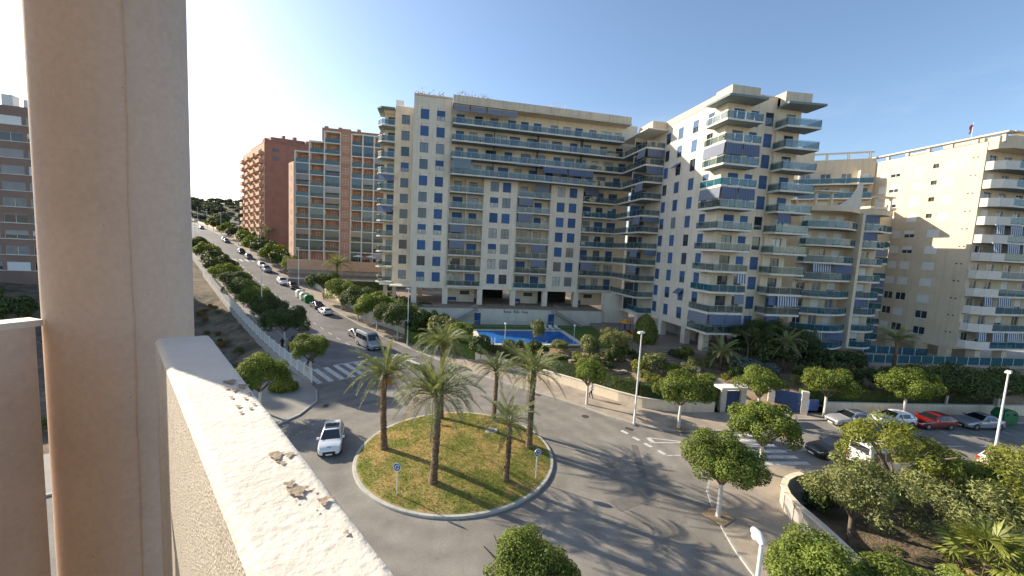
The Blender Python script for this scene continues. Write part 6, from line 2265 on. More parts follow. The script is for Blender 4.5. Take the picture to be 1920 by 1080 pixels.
# ================================================================== VEHICLES
CARS = dict(
    # stations: x, half width, z bottom, z belt, z top, roof half width  (front is -x)
    hatch=dict(L=4.1, W=.88, wb=2.55, wr=.31, st=[(-2.03, .55, .34, .55, .58, .5), (-1.98, .74, .24, .60, .66, .68), (-1.7, .84, .2, .70, .80, .76), (-1.0, .88, .19, .84, .92, .80), (-.72, .88, .19, .90, .97, .80),
                                                     (.02, .88, .19, .93, 1.43, .62), (.35, .88, .19, .94, 1.47, .63), (1.2, .88, .19, .96, 1.45, .62), (1.62, .87, .2, .97, 1.38, .60), (1.95, .84, .22, .95, 1.02, .70), (2.03, .78, .30, .85, .90, .66)], ws=(4, 5), rw=(8, 9)),
    sedan=dict(L=4.5, W=.89, wb=2.7, wr=.32, st=[(-2.23, .55, .34, .55, .58, .5), (-2.17, .76, .24, .60, .66, .7), (-1.8, .86, .2, .70, .79, .78), (-1.0, .89, .19, .84, .92, .80), (-.72, .89, .19, .88, .95, .80),
                                                     (.12, .89, .19, .92, 1.41, .60), (.5, .89, .19, .93, 1.44, .61), (1.0, .89, .19, .94, 1.41, .60), (1.62, .88, .2, .94, 1.03, .70), (2.1, .84, .22, .92, .98, .74), (2.23, .76, .30, .80, .86, .66)], ws=(4, 5), rw=(7, 8)),
    suv=dict(L=4.5, W=.93, wb=2.68, wr=.36, st=[(-2.23, .58, .40, .62, .66, .5), (-2.17, .80, .30, .72, .80, .72), (-1.8, .90, .26, .86, .95, .80), (-1.1, .93, .25, .98, 1.05, .84), (-.8, .93, .25, 1.02, 1.10, .84),
                                                    (-.05, .93, .25, 1.05, 1.62, .68), (.35, .93, .25, 1.06, 1.66, .69), (1.5, .93, .25, 1.08, 1.64, .68), (1.85, .92, .26, 1.09, 1.56, .66), (2.15, .89, .28, 1.05, 1.14, .76), (2.23, .82, .36, .95, 1.0, .7)], ws=(4, 5), rw=(8, 9)),
    mpv=dict(L=4.45, W=.92, wb=2.72, wr=.34, st=[(-2.2, .60, .34, .58, .62, .5), (-2.14, .80, .26, .66, .74, .72), (-1.85, .90, .22, .80, .90, .80), (-1.45, .92, .21, .92, 1.0, .84), (-1.2, .92, .21, .97, 1.06, .84),
                                                     (-.1, .92, .21, 1.0, 1.60, .68), (.3, .92, .21, 1.0, 1.64, .69), (1.5, .92, .21, 1.02, 1.62, .68), (1.85, .91, .22, 1.03, 1.54, .66), (2.12, .88, .25, 1.0, 1.10, .76), (2.2, .82, .32, .9, .96, .7)], ws=(4, 5), rw=(8, 9), pano=True),
    van=dict(L=5.6, W=1.0, wb=3.4, wr=.36, st=[(-2.8, .66, .38, .72, .78, .6), (-2.74, .88, .30, .84, .94, .80), (-2.4, .98, .27, 1.0, 1.12, .88), (-2.05, 1.0, .26, 1.12, 1.22, .90), (-1.9, 1.0, .26, 1.15, 1.30, .90),
                                                   (-1.2, 1.0, .26, 1.2, 2.28, .84), (-.9, 1.0, .26, 1.2, 2.42, .84), (1.5, 1.0, .26, 1.2, 2.45, .84), (2.6, 1.0, .26, 1.2, 2.42, .84), (2.74, 1.0, .28, 1.2, 2.30, .84), (2.8, .97, .34, 1.15, 1.6, .84)], ws=(4, 5), rw=(9, 10)),
)


def car_section(s):
    x, w, zb, zl, zt, r = s
    return [(w * .82, zb), (w * .97, zb + .08), (w, zb + (zl - zb) * .45), (w * .985, zl), (r + (w * .985 - r) * .12, zt - (zt - zl) * .14), (r * .9, zt - .012), (r * .45, zt + .012)]


def car_meshes(kind):
    K = CARS[kind]
    S = K['st']
    secs = [[(s[0], y, z) for y, z in car_section(s)] for s in S]
    full = [sec + [(p[0], -p[1], p[2]) for p in reversed(sec)] for sec in secs]
    n = len(full[0])
    b = MB()
    for sec in full:
        b.v += sec
    for k in range(len(full) - 1):
        for j in range(n):
            jj = (j + 1) % n
            b.f.append((k * n + j, (k + 1) * n + j, (k + 1) * n + jj, k * n + jj)); b.m.append(0)
    b.f.append(tuple(range(n))); b.f.append(tuple(reversed(range((len(full) - 1) * n, len(full) * n)))); b.m += [0, 0]
    body = b.mesh('body', ['paint_white'], True, 38)
    out = dict(body=body)

    def lerp(p, q, f): return tuple(p[i] + (q[i] - p[i]) * f for i in range(3))

    def pane(a, b_, c, d, off):
        A_, B_, C_, D_ = map(Vector, (a, b_, c, d))
        nrm = (B_ - A_).cross(D_ - A_).normalized() * off
        m_ = MB(); m_.quad(*[tuple(v + nrm) for v in (A_, B_, C_, D_)])
        return m_
    i0, i1 = K['ws']
    p0, p1 = secs[i0], secs[i1]
    mir = lambda p: (p[0], -p[1], p[2])
    A_ = lerp(p0[5], p1[5], .10); B_ = lerp(p0[5], p1[5], .93)
    A_ = (A_[0], A_[1] * .98 + .06, A_[2]); B_ = (B_[0], B_[1] * .98, B_[2])
    out['windscreen'] = pane(mir(A_), A_, B_, mir(B_), -.03).mesh('windscreen', ['car_glass'])
    j0, j1 = K['rw']
    q0, q1 = secs[j0], secs[j1]
    C_ = lerp(q0[5], q1[5], .08); D_ = lerp(q0[5], q1[5], .80)
    out['rear_window'] = pane(C_, D_, mir(D_), mir(C_), -.03).mesh('rear_window', ['car_glass'])
    # side windows between belt and roof edge
    side = []
    idx = list(range(i0, j0 + 1))
    segs = [(i0, i1, .45, 1.0)] + [(a, a + 1, 0, 1) for a in range(i1, j0)]
    x_lo = secs[i1][3][0] - (secs[i1][3][0] - secs[i0][3][0]) * .72
    x_hi = secs[j0][3][0] + (.10 if kind != 'van' else -.2)

    def at(x, f):
        for a in range(len(S) - 1):
            if S[a][0] <= x <= S[a + 1][0]:
                t = (x - S[a][0]) / (S[a + 1][0] - S[a][0])
                lo = lerp(secs[a][3], secs[a + 1][3], t); hi = lerp(secs[a][4], secs[a + 1][4], t)
                return Vector(lerp(lo, hi, f))
    cuts = {'van': [x_lo, -1.0, .35, 1.5, x_hi], 'hatch': [x_lo, .28, x_hi], 'sedan': [x_lo, .3, x_hi]}.get(kind, [x_lo, .2, 1.25, x_hi])
    for k in range(len(cuts) - 1):
        a, c = cuts[k] + .04, cuts[k + 1] - .04
        xs = [a, (a + c) / 2, c]
        mm_ = {1: MB(), -1: MB()}
        lowf = .08
        for x0, x1 in zip(xs, xs[1:]):
            t0 = at(max(x0, secs[i1][4][0] + .04) if k == 0 else min(x0, secs[j0][4][0]), .93 if kind != 'van' else .72); t1 = at(max(x1, secs[i1][4][0] + .04) if k == 0 else min(x1, secs[j0][4][0] + .0), .93 if kind != 'van' else .72)
            for sg in (1, -1):
                pts = [at(x0, lowf), at(x1, lowf), t1, t0]
                pts = [Vector((p.x, (p.y + .012) * sg, p.z)) for p in pts]
                mm_[sg].quad(*[tuple(p) for p in (pts if sg < 0 else pts[::-1])])
        side += [q_.mesh('side_window', ['car_glass']) for q_ in mm_.values()]
    out['side'] = side
    if K.get('pano'):
        r0, r1 = secs[i1], secs[i1 + 1]
        m_ = MB()
        for s0, s1, f0, f1 in ((i1, i1 + 1, .25, 1), (i1 + 1, i1 + 2, 0, .62)):
            a = lerp(secs[s0][5], secs[s1][5], f0); c = lerp(secs[s0][5], secs[s1][5], f1)
            m_.quad((a[0], -a[1] * .92, a[2] + .03), (c[0], -c[1] * .92, c[2] + .03), (c[0], c[1] * .92, c[2] + .03), (a[0], a[1] * .92, a[2] + .03))
        out['glass_roof'] = m_.mesh('glass_roof', ['car_glass'])
    f1, f2 = secs[1], secs[2]
    m_ = MB()
    zz = (S[1][3] + S[1][2]) / 2
    m_.box(S[0][0] - .015, S[0][0] + .05, -S[0][1] * .82, S[0][1] * .82, zz - .12, zz + .08)
    m_.box(S[0][0] - .02, S[1][0] + .1, -S[1][1] * .6, S[1][1] * .6, S[1][2] + .02, S[1][2] + .10)
    out['grille'] = m_.mesh('grille', ['dark_plastic'])
    hl = []
    for sg in (1, -1):
        m_ = MB()
        a, c = Vector(lerp(f1[2], f1[3], .75)), Vector(lerp(f1[3], f1[4], .3))
        e, d = Vector(lerp(f2[2], f2[3], .80)), Vector(lerp(f2[3], f2[4], .1))
        o_ = Vector((-.03, .02, .012))
        c2, a2 = c + Vector((-.0, -.2, .0)), a + Vector((-.02, -.22, 0))
        P = [Vector((p.x + o_.x, (p.y + o_.y) * sg, p.z + o_.z)) for p in (a, e, d, c, c2, a2)]
        m_.quad(*[tuple(p) for p in ((P[0], P[1], P[2], P[3]) if sg < 0 else (P[3], P[2], P[1], P[0]))])
        m_.quad(*[tuple(p) for p in ((P[5], P[0], P[3], P[4]) if sg < 0 else (P[4], P[3], P[0], P[5]))])
        hl.append(m_.mesh('headlight', ['headlight']))
    out['headlight'] = hl
    tl = []
    r1, r2 = secs[-1], secs[-2]
    for sg in (1, -1):
        m_ = MB()
        zt_ = S[-2][3] - .02
        m_.box(S[-1][0] - .22, S[-1][0] + .012, min(sg * (S[-2][1] + .012), sg * (S[-2][1] - .24)), max(sg * (S[-2][1] + .012), sg * (S[-2][1] - .24)), zt_ - .24, zt_)
        tl.append(m_.mesh('tail_light', ['tail_light']))
    out['tail'] = tl
    m_ = MB(); m_.box(S[0][0] - .035, S[0][0] - .016, -.26, .26, zz - .22, zz - .10)
    out['plate_f'] = m_.mesh('number_plate', ['plate'])
    m_ = MB(); m_.box(S[-1][0] + .005, S[-1][0] + .03, -.26, .26, .55 if kind != 'van' else .8, .67 if kind != 'van' else .92)
    out['plate_r'] = m_.mesh('number_plate', ['plate'])
    m_ = MB()
    m_.box(S[-1][0] - .1, S[-1][0] + .02, -S[-1][1], S[-1][1], S[-1][2] - .06, S[-1][2] + .14)
    out['bumper'] = m_.mesh('bumper', ['dark_plastic'])
    mr = []
    for sg in (1, -1):
        m_ = MB(); xm = x_lo + .12; wq = S[i0][1]
        m_.box(xm - .07, xm + .09, min(sg * (wq - .02), sg * (wq + .2)), max(sg * (wq - .02), sg * (wq + .2)), S[i0][3] + .06, S[i0][3] + .22)
        mr.append(m_.mesh('mirror', ['dark_plastic']))
    out['mirror'] = mr
    r = K['wr']
    m_ = MB(); m_.lathe([(r - .05, -.11), (r, -.09), (r, .09), (r - .05, .11)], 20, axis='y')
    out['tyre'] = m_.mesh('tyre', ['black_rubber'], True)
    m_ = MB(); m_.lathe([(r * .62, -.115), (r * .58, -.12), (.06, -.105)], 14, axis='y')
    m_.lathe([(.06, .105), (r * .58, .12), (r * .62, .115)], 14, axis='y')
    out['rim'] = m_.mesh('rim', ['alloy'], True)
    m_ = MB(); m_.lathe([(r + .05, -.01), (r + .05, .008)], 18, axis='y')
    out['arch'] = m_.mesh('wheel_arch', ['dark_plastic'])
    m_ = MB(); m_.box(-K['L'] / 2 + .25, K['L'] / 2 - .25, -K['W'] + .1, K['W'] - .1, .14, .4)
    out['floor'] = m_.mesh('underbody', ['dark_plastic'])
    return out


def car(kind, x, y, z, ang, paint, label, group='cars parked along the kerbs', pitch=0.0, cat=None):
    """ang = heading of the car's front"""
    m_ = cached(('car', kind), lambda: car_meshes(kind))
    t = thing('van' if kind == 'van' else 'parked_car', label, cat or ('van' if kind == 'van' else 'car'), (x, y, z), 0, group)
    t.rotation_euler = Matrix.Rotation(ang + PI, 3, 'Z').to_4x4().to_euler() if not pitch else (Matrix.Rotation(ang + PI, 4, 'Z') @ Matrix.Rotation(pitch, 4, 'Y')).to_euler()
    bd = obj('body', m_['body'], t, m=paint)
    for nm in ('windscreen', 'rear_window', 'grille', 'bumper', 'glass_roof'):
        if nm in m_:
            obj(nm, m_[nm], t)
    obj('underbody', m_['floor'], t)
    for me in m_['side']:
        obj('side_window', me, t)
    for me in m_['headlight']:
        obj('headlight', me, t)
    for me in m_['tail']:
        obj('tail_light', me, t)
    for me in m_['mirror']:
        obj('mirror', me, t, m=paint)
    obj('number_plate', m_['plate_f'], t)
    obj('number_plate', m_['plate_r'], t)
    K = CARS[kind]
    for sx in (-1, 1):
        for sg in (-1, 1):
            obj('wheel_arch', m_['arch'], t, (sx * K['wb'] / 2, sg * (K['W'] + .004), K['wr']))
            w = obj('wheel', m_['tyre'], t, (sx * K['wb'] / 2, sg * (K['W'] - .09), K['wr']))
            obj('rim', m_['rim'], w)
    return t


c = car('mpv', -7.45, 31.6, 0.003, rad(-82), 'paint_white', 'white people carrier with black glass roof driving on the roundabout', None)
c.name = 'white_car'
c.scale = (.88, .88, .88)
bd = MB(); bd.box(-2.02, -1.98, -.16, .16, .845, .89)
obj('badge', bd.mesh('badge', ['dark_plastic']), c)


def street_car(kind, t, s, up, paint, label, group='cars parked up the street'):
    p = st(t, s)
    sl = math.atan2(prof(t + 2) - prof(t - 2), 4)
    a = STREET_ANG if up else STREET_ANG + PI
    car(kind, p.x, p.y, p.z + .012, a, paint, label, group, pitch=(sl if up else -sl))


street_car('van', 3.4, -4.6, False, 'paint_silver', 'silver passenger van parked by the zebra crossing', 'cars parked up the street')
street_car('sedan', 9.6, -3.7, False, 'paint_grey', 'grey saloon parked directly behind the silver van')
street_car('hatch', 27.8, -2.5, True, 'paint_white', 'white hatchback seen from behind near the green bin')
street_car('sedan', 33.2, -2.3, True, 'paint_black', 'black saloon between the white hatchback and the green bin')
street_car('suv', 58.5, -2.2, False, 'paint_white', 'white estate parked beside the tall street lamp')
street_car('sedan', 53.5, -1.2, False, 'paint_black', 'dark car half hidden behind the white estate')
street_car('suv', 75, -2.0, False, 'paint_silver', 'silver off-roader parked at the bend of the kerb')
street_car('hatch', 81.5, -1.7, False, 'paint_white', 'white hatchback parked above the silver off-roader')
street_car('hatch', 96, -2.2, False, 'paint_grey', 'grey hatchback just above the middle zebra crossing')
street_car('suv', 107, -2.2, False, 'paint_black', 'black off-roader up the street past the middle crossing')
street_car('sedan', 136, -1.8, False, 'paint_black', 'dark saloon parked far up the street')
street_car('hatch', 142, -1.6, False, 'paint_white', 'white car parked behind the far dark saloon')
street_car('suv', 196, -2.6, False, 'paint_black', 'black car at the far zebra crossing')
street_car('sedan', 163, -12.0, True, 'paint_silver', 'pale car on the far left kerb beside the pillar edge')
street_car('hatch', 10.6, -12.1, True, 'paint_blue', 'blue car under the trees on the left kerb')
# side road
RA = rad(-6.2)


def side_y(x): return 31.25 - .11 * (x - 41.5)


car('hatch', 42.3, side_y(42.3) + .1, .012, RA + PI, 'paint_silver', 'silver estate under the first clipped tree of the side road', 'cars parked on the side road')
car('hatch', 47.4, side_y(47.4) + .3, .012, RA + PI, 'paint_white', 'white hatchback next to the red car', 'cars parked on the side road')
car('hatch', 51.3, side_y(51.3) - .1, .012, RA + PI, 'paint_red', 'red hatchback parked on the far kerb of the side road', 'cars parked on the side road')
car('sedan', 57.0, side_y(57.0), .012, RA + PI, 'paint_silver', 'silver car parked beside the green recycling bin', 'cars parked on the side road')


def low_y(x): return 23.3 - .113 * (x - 34)


car('hatch', 34.0, 26.0, .012, RA + PI + .0, 'paint_black', 'black car with red tail lights leaving the zebra crossing', 'cars on the near lane of the side road')
car('van', 36.2, low_y(36.2) + .3, .012, RA, 'paint_white', 'white van hidden behind the yellow green tree', 'cars on the near lane of the side road')
car('hatch', 42.0, low_y(42) + .2, .012, RA, 'paint_white', 'white hatchback behind the garden trees with red tail lights', 'cars on the near lane of the side road')
car('suv', 47.2, low_y(47.2) + .2, .012, RA, 'paint_cream', 'cream car parked left of the right lamp post', 'cars on the near lane of the side road')
car('sedan', 52.4, low_y(52.4) + .2, .012, RA, 'paint_grey', 'grey blue car behind the right lamp post', 'cars on the near lane of the side road')
car('hatch', 58, low_y(58) + .2, .012, RA, 'paint_silver', 'silver car at the right edge of the side road', 'cars on the near lane of the side road')

# motorcycle by the gate


def motorcycle(x, y, z, ang, label):
    t = thing('motorcycle', label, 'motorcycle', (x, y, z), ang)
    for sx in (-.68, .68):
        w = obj('wheel', cached('mtyre', lambda: MB().lathe([(.24, -.05), (.3, -.04), (.3, .04), (.24, .05)], 18, axis='y').mesh('wheel', ['black_rubber'], True)), t, (sx, 0, .3))
        obj('rim', cached('mrim', lambda: MB().lathe([(.2, -.03), (.05, -.04), (.05, .04), (.2, .03)], 12, axis='y').mesh('rim', ['alloy'])), w)
    b = MB()
    b.tube([(-.62, 0, .35), (-.42, 0, .75), (.0, 0, .78), (.5, 0, .86), (.75, 0, .82)], [.06, .13, .16, .13, .06], 8)
    b.box(-.25, .35, -.16, .16, .3, .66)
    obj('body', b.mesh('body', ['paint_black'], True), t)
    b = MB(); b.tube([(-.1, 0, .86), (.25, 0, .84), (.62, 0, .92)], [.10, .15, .11], 8)
    obj('seat', b.mesh('seat', ['black_rubber'], True), t)
    b = MB(); b.tube([(-.42, -.34, 1.02), (-.5, -.1, .98), (-.5, .1, .98), (-.42, .34, 1.02)], [.018] * 4, 6); b.tube([(-.7, 0, .3), (-.5, 0, 1.0)], [.03, .03], 6)
    obj('handlebar', b.mesh('handlebar', ['dark_plastic']), t)
    b = MB(); b.quad((-.62, -.16, .95), (-.62, .16, .95), (-.48, .13, 1.3), (-.48, -.13, 1.3))
    obj('windshield', b.mesh('windshield', ['enclosure_glass']), t)
    b = MB(); b.box(.6, .98, -.2, .2, .9, 1.2)
    obj('top_box', b.mesh('top_box', ['dark_plastic']), t)
    obj('headlamp', MB().lathe([(.02, -.04), (.1, 0), (.1, .05)], 10).mesh('headlamp', ['headlight']), t, (-.62, 0, .84), rot=(0, -PI / 2, 0))
    return t


motorcycle(35.0, 31.2, .01, rad(160), 'black scooter with top box parked by the gate pavement')
motorcycle(33.9, 31.9, .01, rad(200), 'second dark scooter half hidden behind the clipped tree')

# ================================================================== STREET FURNITURE


def street_lamp(x, y, z, h, label, ang=0.0, arm=.0, head='flat', group='street lamps'):
    t = thing('street_lamp', label, 'street lamp', (x, y, z), ang, group)
    obj('pole', cached(('pole', h), lambda: MB().tube([(0, 0, 0), (0, 0, .9), (0, 0, .95), (0, 0, h)], [.12, .115, .09, .055], 12).mesh('pole', ['white_metal'], True)), t)
    obj('base_plate', cached('lbase', lambda: MB().box(-.22, .22, -.22, .22, 0, .03).mesh('base_plate', ['galvanised'])), t)
    if head == 'flat':
        hd = obj('lamp_head', cached('lhead', lambda: MB().box(-.35, .35, -.16, .16, -.05, .09).box(-.28, .28, -.12, .12, .09, .13).mesh('lamp_head', ['white_metal'])), t, (.1, 0, h))
        obj('lens', cached('llens', lambda: MB().box(-.28, .28, -.12, .12, -.07, -.045).mesh('lens', ['lamp_lens'])), hd)
    else:
        hd = obj('lamp_head', cached('lhead2', lambda: MB().tube([(-.05, 0, 0), (.08, 0, .05), (.28, 0, .08), (.48, 0, .05), (.54, 0, .0)], [.05, .10, .125, .10, .04], 10).mesh('lamp_head', ['white_metal'], True)), t, (0, 0, h))
        obj('lens', cached('llens2', lambda: MB().lathe([(.02, -.1), (.11, -.06), (.14, .0)], 12, (.3, 0, -.02)).mesh('lens', ['lamp_lens'], True)), hd)
    return t


street_lamp(19.3, 33.1, .13, 8.85, 'white street lamp on the curved pavement before the round bushes', rad(200))
street_lamp(44.6, 21.9, .13, 8.4, 'white street lamp on the near side of the right road', rad(200))
street_lamp(8.9, 8.3, .13, 8.35, 'street lamp whose rounded head shows at the bottom right of centre', rad(70), head='round')
p = st(1, .7)
street_lamp(p.x, p.y, p.z + .13, 9.0, 'slim white lamp beside the silver van and palms', rad(150))
for k, (t, s, l) in enumerate(((55.5, .7, 'tall white lamp beside the brick grid block end wall'), (94, .7, 'lamp before the middle zebra crossing on the right'), (128, .7, 'far lamp before the red brick tower'),
                               (165, .7, 'farther lamp near the top of the street'), (205, .7, 'lamp at the top zebra crossing'), (240, .7, 'most distant lamp on the right pavement'), (25.5, -14.0, 'white lamp among the dark trees of the left pavement'), (110, -14.2, 'distant lamp rising from the left tree row'), (190, -14.2, 'most distant lamp on the left pavement'))):
    p = st(t, s)
    street_lamp(p.x, p.y, p.z + .13, 9.6, l, STREET_ANG + PI / 2 * (1 if s > 0 else -1))
for x, y, l in ((11.0, 58.0, 'white globe lamp at the pool edge left of centre'), (21.9, 57.4, 'white globe lamp at the pool corner by the stairs')):
    t = thing('globe_lamp', l, 'lamp', (x, y, 2.0), 0, 'pool globe lamps')
    obj('pole', cached('gpole', lambda: MB().tube([(0, 0, 0), (0, 0, 2.7)], [.045, .04], 8).mesh('pole', ['white_metal'])), t)
    obj('globe', cached('globe', lambda: MB().lathe([(.02, -.2), (.13, -.16), (.21, 0), (.13, .16), (.02, .2)], 12).mesh('globe', ['lamp_lens'], True)), t, (0, 0, 2.85))

# roundabout signs


def round_sign(x, y, z, face, label):
    t = thing('traffic_sign', label, 'traffic sign', (x, y, z), face, 'roundabout signs')
    obj('post', cached('spost', lambda: MB().tube([(0, 0, 0), (0, 0, 2.05)], [.035, .035], 8).mesh('post', ['white_metal'])), t)
    d = obj('sign_disc', cached('sdisc', lambda: MB().lathe([(.28, -.012), (.28, .012)], 24, axis='y').mesh('sign_disc', ['sign_back'])), t, (0, -.05, 1.85))
    obj('sign_face', cached('sface', lambda: MB().lathe([(.235, -.002), (.235, .004)], 24, axis='y').mesh('sign_face', ['sign_blue'])), d, (0, -.017, 0))
    obj('sign_rim', cached('srim', lambda: MB().lathe([(.28, -.002), (.28, .002)], 24, axis='y').mesh('sign_rim', ['white_paint'])), d, (0, -.0135, 0))

    def arrows():
        b = MB()
        for q in range(3):
            a0 = 2 * PI * q / 3 + .3
            r0, r1 = .10, .15
            nn = 6
            for i in range(nn):
                s0, s1 = a0 + 1.25 * i / nn, a0 + 1.25 * (i + 1) / nn
                P = lambda r, s: (r * math.cos(s), 0, r * math.sin(s))
                b.quad(P(r0, s0), P(r1, s0), P(r1, s1), P(r0, s1))
            s1 = a0 + 1.25
            b.tri((0.07 * math.cos(s1), 0, .07 * math.sin(s1)), (.185 * math.cos(s1), 0, .185 * math.sin(s1)), (.13 * math.cos(s1 + .55), 0, .13 * math.sin(s1 + .55)))
        return b.mesh('arrow_symbol', ['white_paint'])
    obj('arrow_symbol', cached('sarrow', arrows), d, (0, -.024, 0))
    return t


round_sign(-1.83, 24.26, .28, rad(-30), 'round blue roundabout sign at the front left of the island')
round_sign(7.46, 25.08, .3, rad(20), 'round blue roundabout sign at the right of the island')
round_sign(-1.2, 35.2, .28, rad(190), 'back of the roundabout sign at the rear left of the island')
round_sign(8.6, 31.5, .28, rad(110), 'edge-on roundabout sign beside the right island palm')

# recycling containers


def container(x, y, z, ang, m, label, s=1.0):
    t = thing('recycling_bin', label, 'recycling bin', (x, y, z), ang, 'recycling bins')
    b = MB()
    pr = [(-.85, .06), (.85, .06), (.95, 1.15), (.80, 1.5), (.42, 1.72), (-.42, 1.72), (-.80, 1.5), (-.95, 1.15)]
    n = len(pr)
    for yy in (-.6, .6):
        for q in pr:
            b.v.append((q[0] * s, yy * s * (1 if q[1] < 1.2 else .9), q[1] * s))
    b.f.append(tuple(range(n))); b.f.append(tuple(reversed(range(n, 2 * n)))); b.m += [0, 0]
    for k in range(n):
        b.f.append((k, k + n, (k + 1) % n + n, (k + 1) % n)); b.m.append(0)
    obj('shell', b.mesh('shell', [m]), t)
    for sx in (-.5, .5):
        obj('slot', cached('bslot', lambda: MB().lathe([(.13, -.02), (.13, .02)], 12, axis='y').mesh('slot', ['dark_plastic'])), t, (sx * s, -.6 * s - .0, 1.25 * s))
    obj('lifting_eye', cached('beye', lambda: MB().box(-.12, .12, -.03, .03, 0, .14).mesh('lifting_eye', ['galvanised'])), t, (0, 0, 1.72 * s))
    obj('base', cached(('bbase', s), lambda: MB().box(-.7 * s, .7 * s, -.5 * s, .5 * s, 0, .06 * s).mesh('base', ['dark_plastic'])), t)
    return t


for t_, m, l in ((38.0, 'green_plastic', 'green recycling container at the kerb next to parked cars'), (40.8, 'white_plastic', 'white recycling container beside the green one up the street'), (43.6, 'white_plastic', 'white recycling container at the upper end of the row')):
    p = st(t_, -2.4)
    container(p.x, p.y, p.z + .01, STREET_ANG + PI / 2 + PI, m, l)
container(61.6, 30.0, .01, RA, 'green_plastic', 'green igloo recycling bin at the right end of the side road', .95)

# white fence of the vacant lot
fn = thing('white_fence', 'white bar fence on a low wall along the vacant lot', 'fence', tuple(st(10, -16.8)))
o0 = fn.location.copy()
tcur = -9.0
while tcur < 70:
    p, q = st(tcur, -16.8), st(tcur + 2.5, -16.8)
    obj('wall_panel', cached(('fw', round(q.z - p.z, 2)), lambda: MB().prism([(0, -.1), (2.5, -.1), (2.5, .1), (0, .1)], lambda r: -1.6 + (q.z - p.z) * r[0] / 2.5, lambda r: .45 + (q.z - p.z) * r[0] / 2.5).mesh('wall_panel', ['concrete'])), fn, p - o0, STREET_ANG)
    obj('post', cached('fpost', lambda: MB().box(-.06, .06, -.06, .06, .4, 2.05).mesh('post', ['white_paint'])), fn, p - o0, STREET_ANG)

    def bars():
        b = MB()
        dz = q.z - p.z
        for zz in (.62, 1.85):
            b.bar((.06, 0, zz), (2.44, 0, zz + dz * .95), .04, .05)
        for i in range(9):
            x = .25 + i * .25
            b.box(x - .03, x + .03, -.015, .015, .6 + dz * x / 2.5, 1.9 + dz * x / 2.5)
        return b.mesh('bar_panel', ['white_paint'])
    obj('bar_panel', cached(('fbar', round(q.z - p.z, 2)), bars), fn, p - o0, STREET_ANG)
    tcur += 2.5

# gates of the apartment garden


def gate(x, y, z, ang, label, canopy=True, w=1.7, dm='door_blue'):
    t = thing('garden_gate', label, 'gate', (x, y, z), ang)
    for sx in (-1, 1):
        b = MB()
        for k in range(6):
            b.box(-.3 - .02 * (k % 2), .3 + .02 * (k % 2), -.28, .28, k * .42, k * .42 + .40)
        obj('gate_pier', b.mesh('gate_pier', ['pale_stone']), t, (sx * (w / 2 + .3), 0, 0))
    d = obj('gate_leaf', MB().box(-w / 2, w / 2, -.03, .03, .05, 2.2).mesh('gate_leaf', [dm]), t)
    b = MB()
    n = int(w / .14)
    for k in range(n + 1):
        b.box(-w / 2 + k * w / n - .02, -w / 2 + k * w / n + .02, -.055, -.03, .1, 2.15)
    obj('gate_bars', b.mesh('gate_bars', ['frame_blue']), d)
    obj('handle', MB().box(w / 2 - .2, w / 2 - .14, -.1, -.05, 1.0, 1.15).mesh('handle', ['galvanised']), d)
    if canopy:
        obj('canopy', MB().box(-w / 2 - .95, w / 2 + .95, -.7, .6, 2.52, 2.75).mesh('canopy', ['white_paint']), t)
    return t


gate(31.75, 35.25, .12, rad(-3), 'blue entrance gate under a white canopy between stone piers')
gate(38.4, 34.8, .12, rad(-40), 'wide blue gate standing open by the side road', False, 2.4)
bx = MB(); bx.box(-.55, .55, -.06, .12, 0, 1.2)
mb_ = tag(obj('utility_cabinet', bx.mesh('utility_cabinet', ['door_blue']), None, (40.9, 33.95, .4), RA), 'blue meter cabinet set in the wall right of the open gate', 'cabinet')
# garden stairs with white side walls
gs = thing('garden_stairs', 'garden stairs with white side walls up to the plaza', 'stairs', (33.6, 47, 1.2))
for k in range(10):
    obj('step', cached('gstep', lambda: MB().box(-1.3, 1.3, -.25, .25, -.3, 0).mesh('step', ['plaza_tile'])), gs, (-.4 + .12 * k, -1.6 + .55 * k, .15 + .13 * k), rad(-12))
b = MB()
b.prism([(1.1, -2.2), (1.4, -2.3), (2.6, 3.8), (2.3, 3.9)], -.4, lambda p: .9 + (p[1] + 2.2) * .16)
obj('side_wall', b.mesh('side_wall', ['white_paint']), gs)
gs = thing('garden_stairs', 'curved lower garden stairs behind the canopy gate', 'stairs', (33.4, 38.6, .6))
for k in range(9):
    a = .12 * k
    obj('step', MESH['gstep'], gs, (-.6 - .05 * k * k * .3, -1.8 + .5 * k, .0 + .09 * k), rad(3 * k), scale=(.8, 1, 1))
b = MB()
for k in range(8):
    b.bar((.9 - .07 * k * k * .3, -1.8 + .5 * k, .35 + .12 * k), (.9 - .07 * (k + 1) ** 2 * .3, -1.8 + .5 * (k + 1), .35 + .12 * (k + 1)), .3, .7)
obj('side_wall', b.mesh('side_wall', ['pale_stone']), gs)
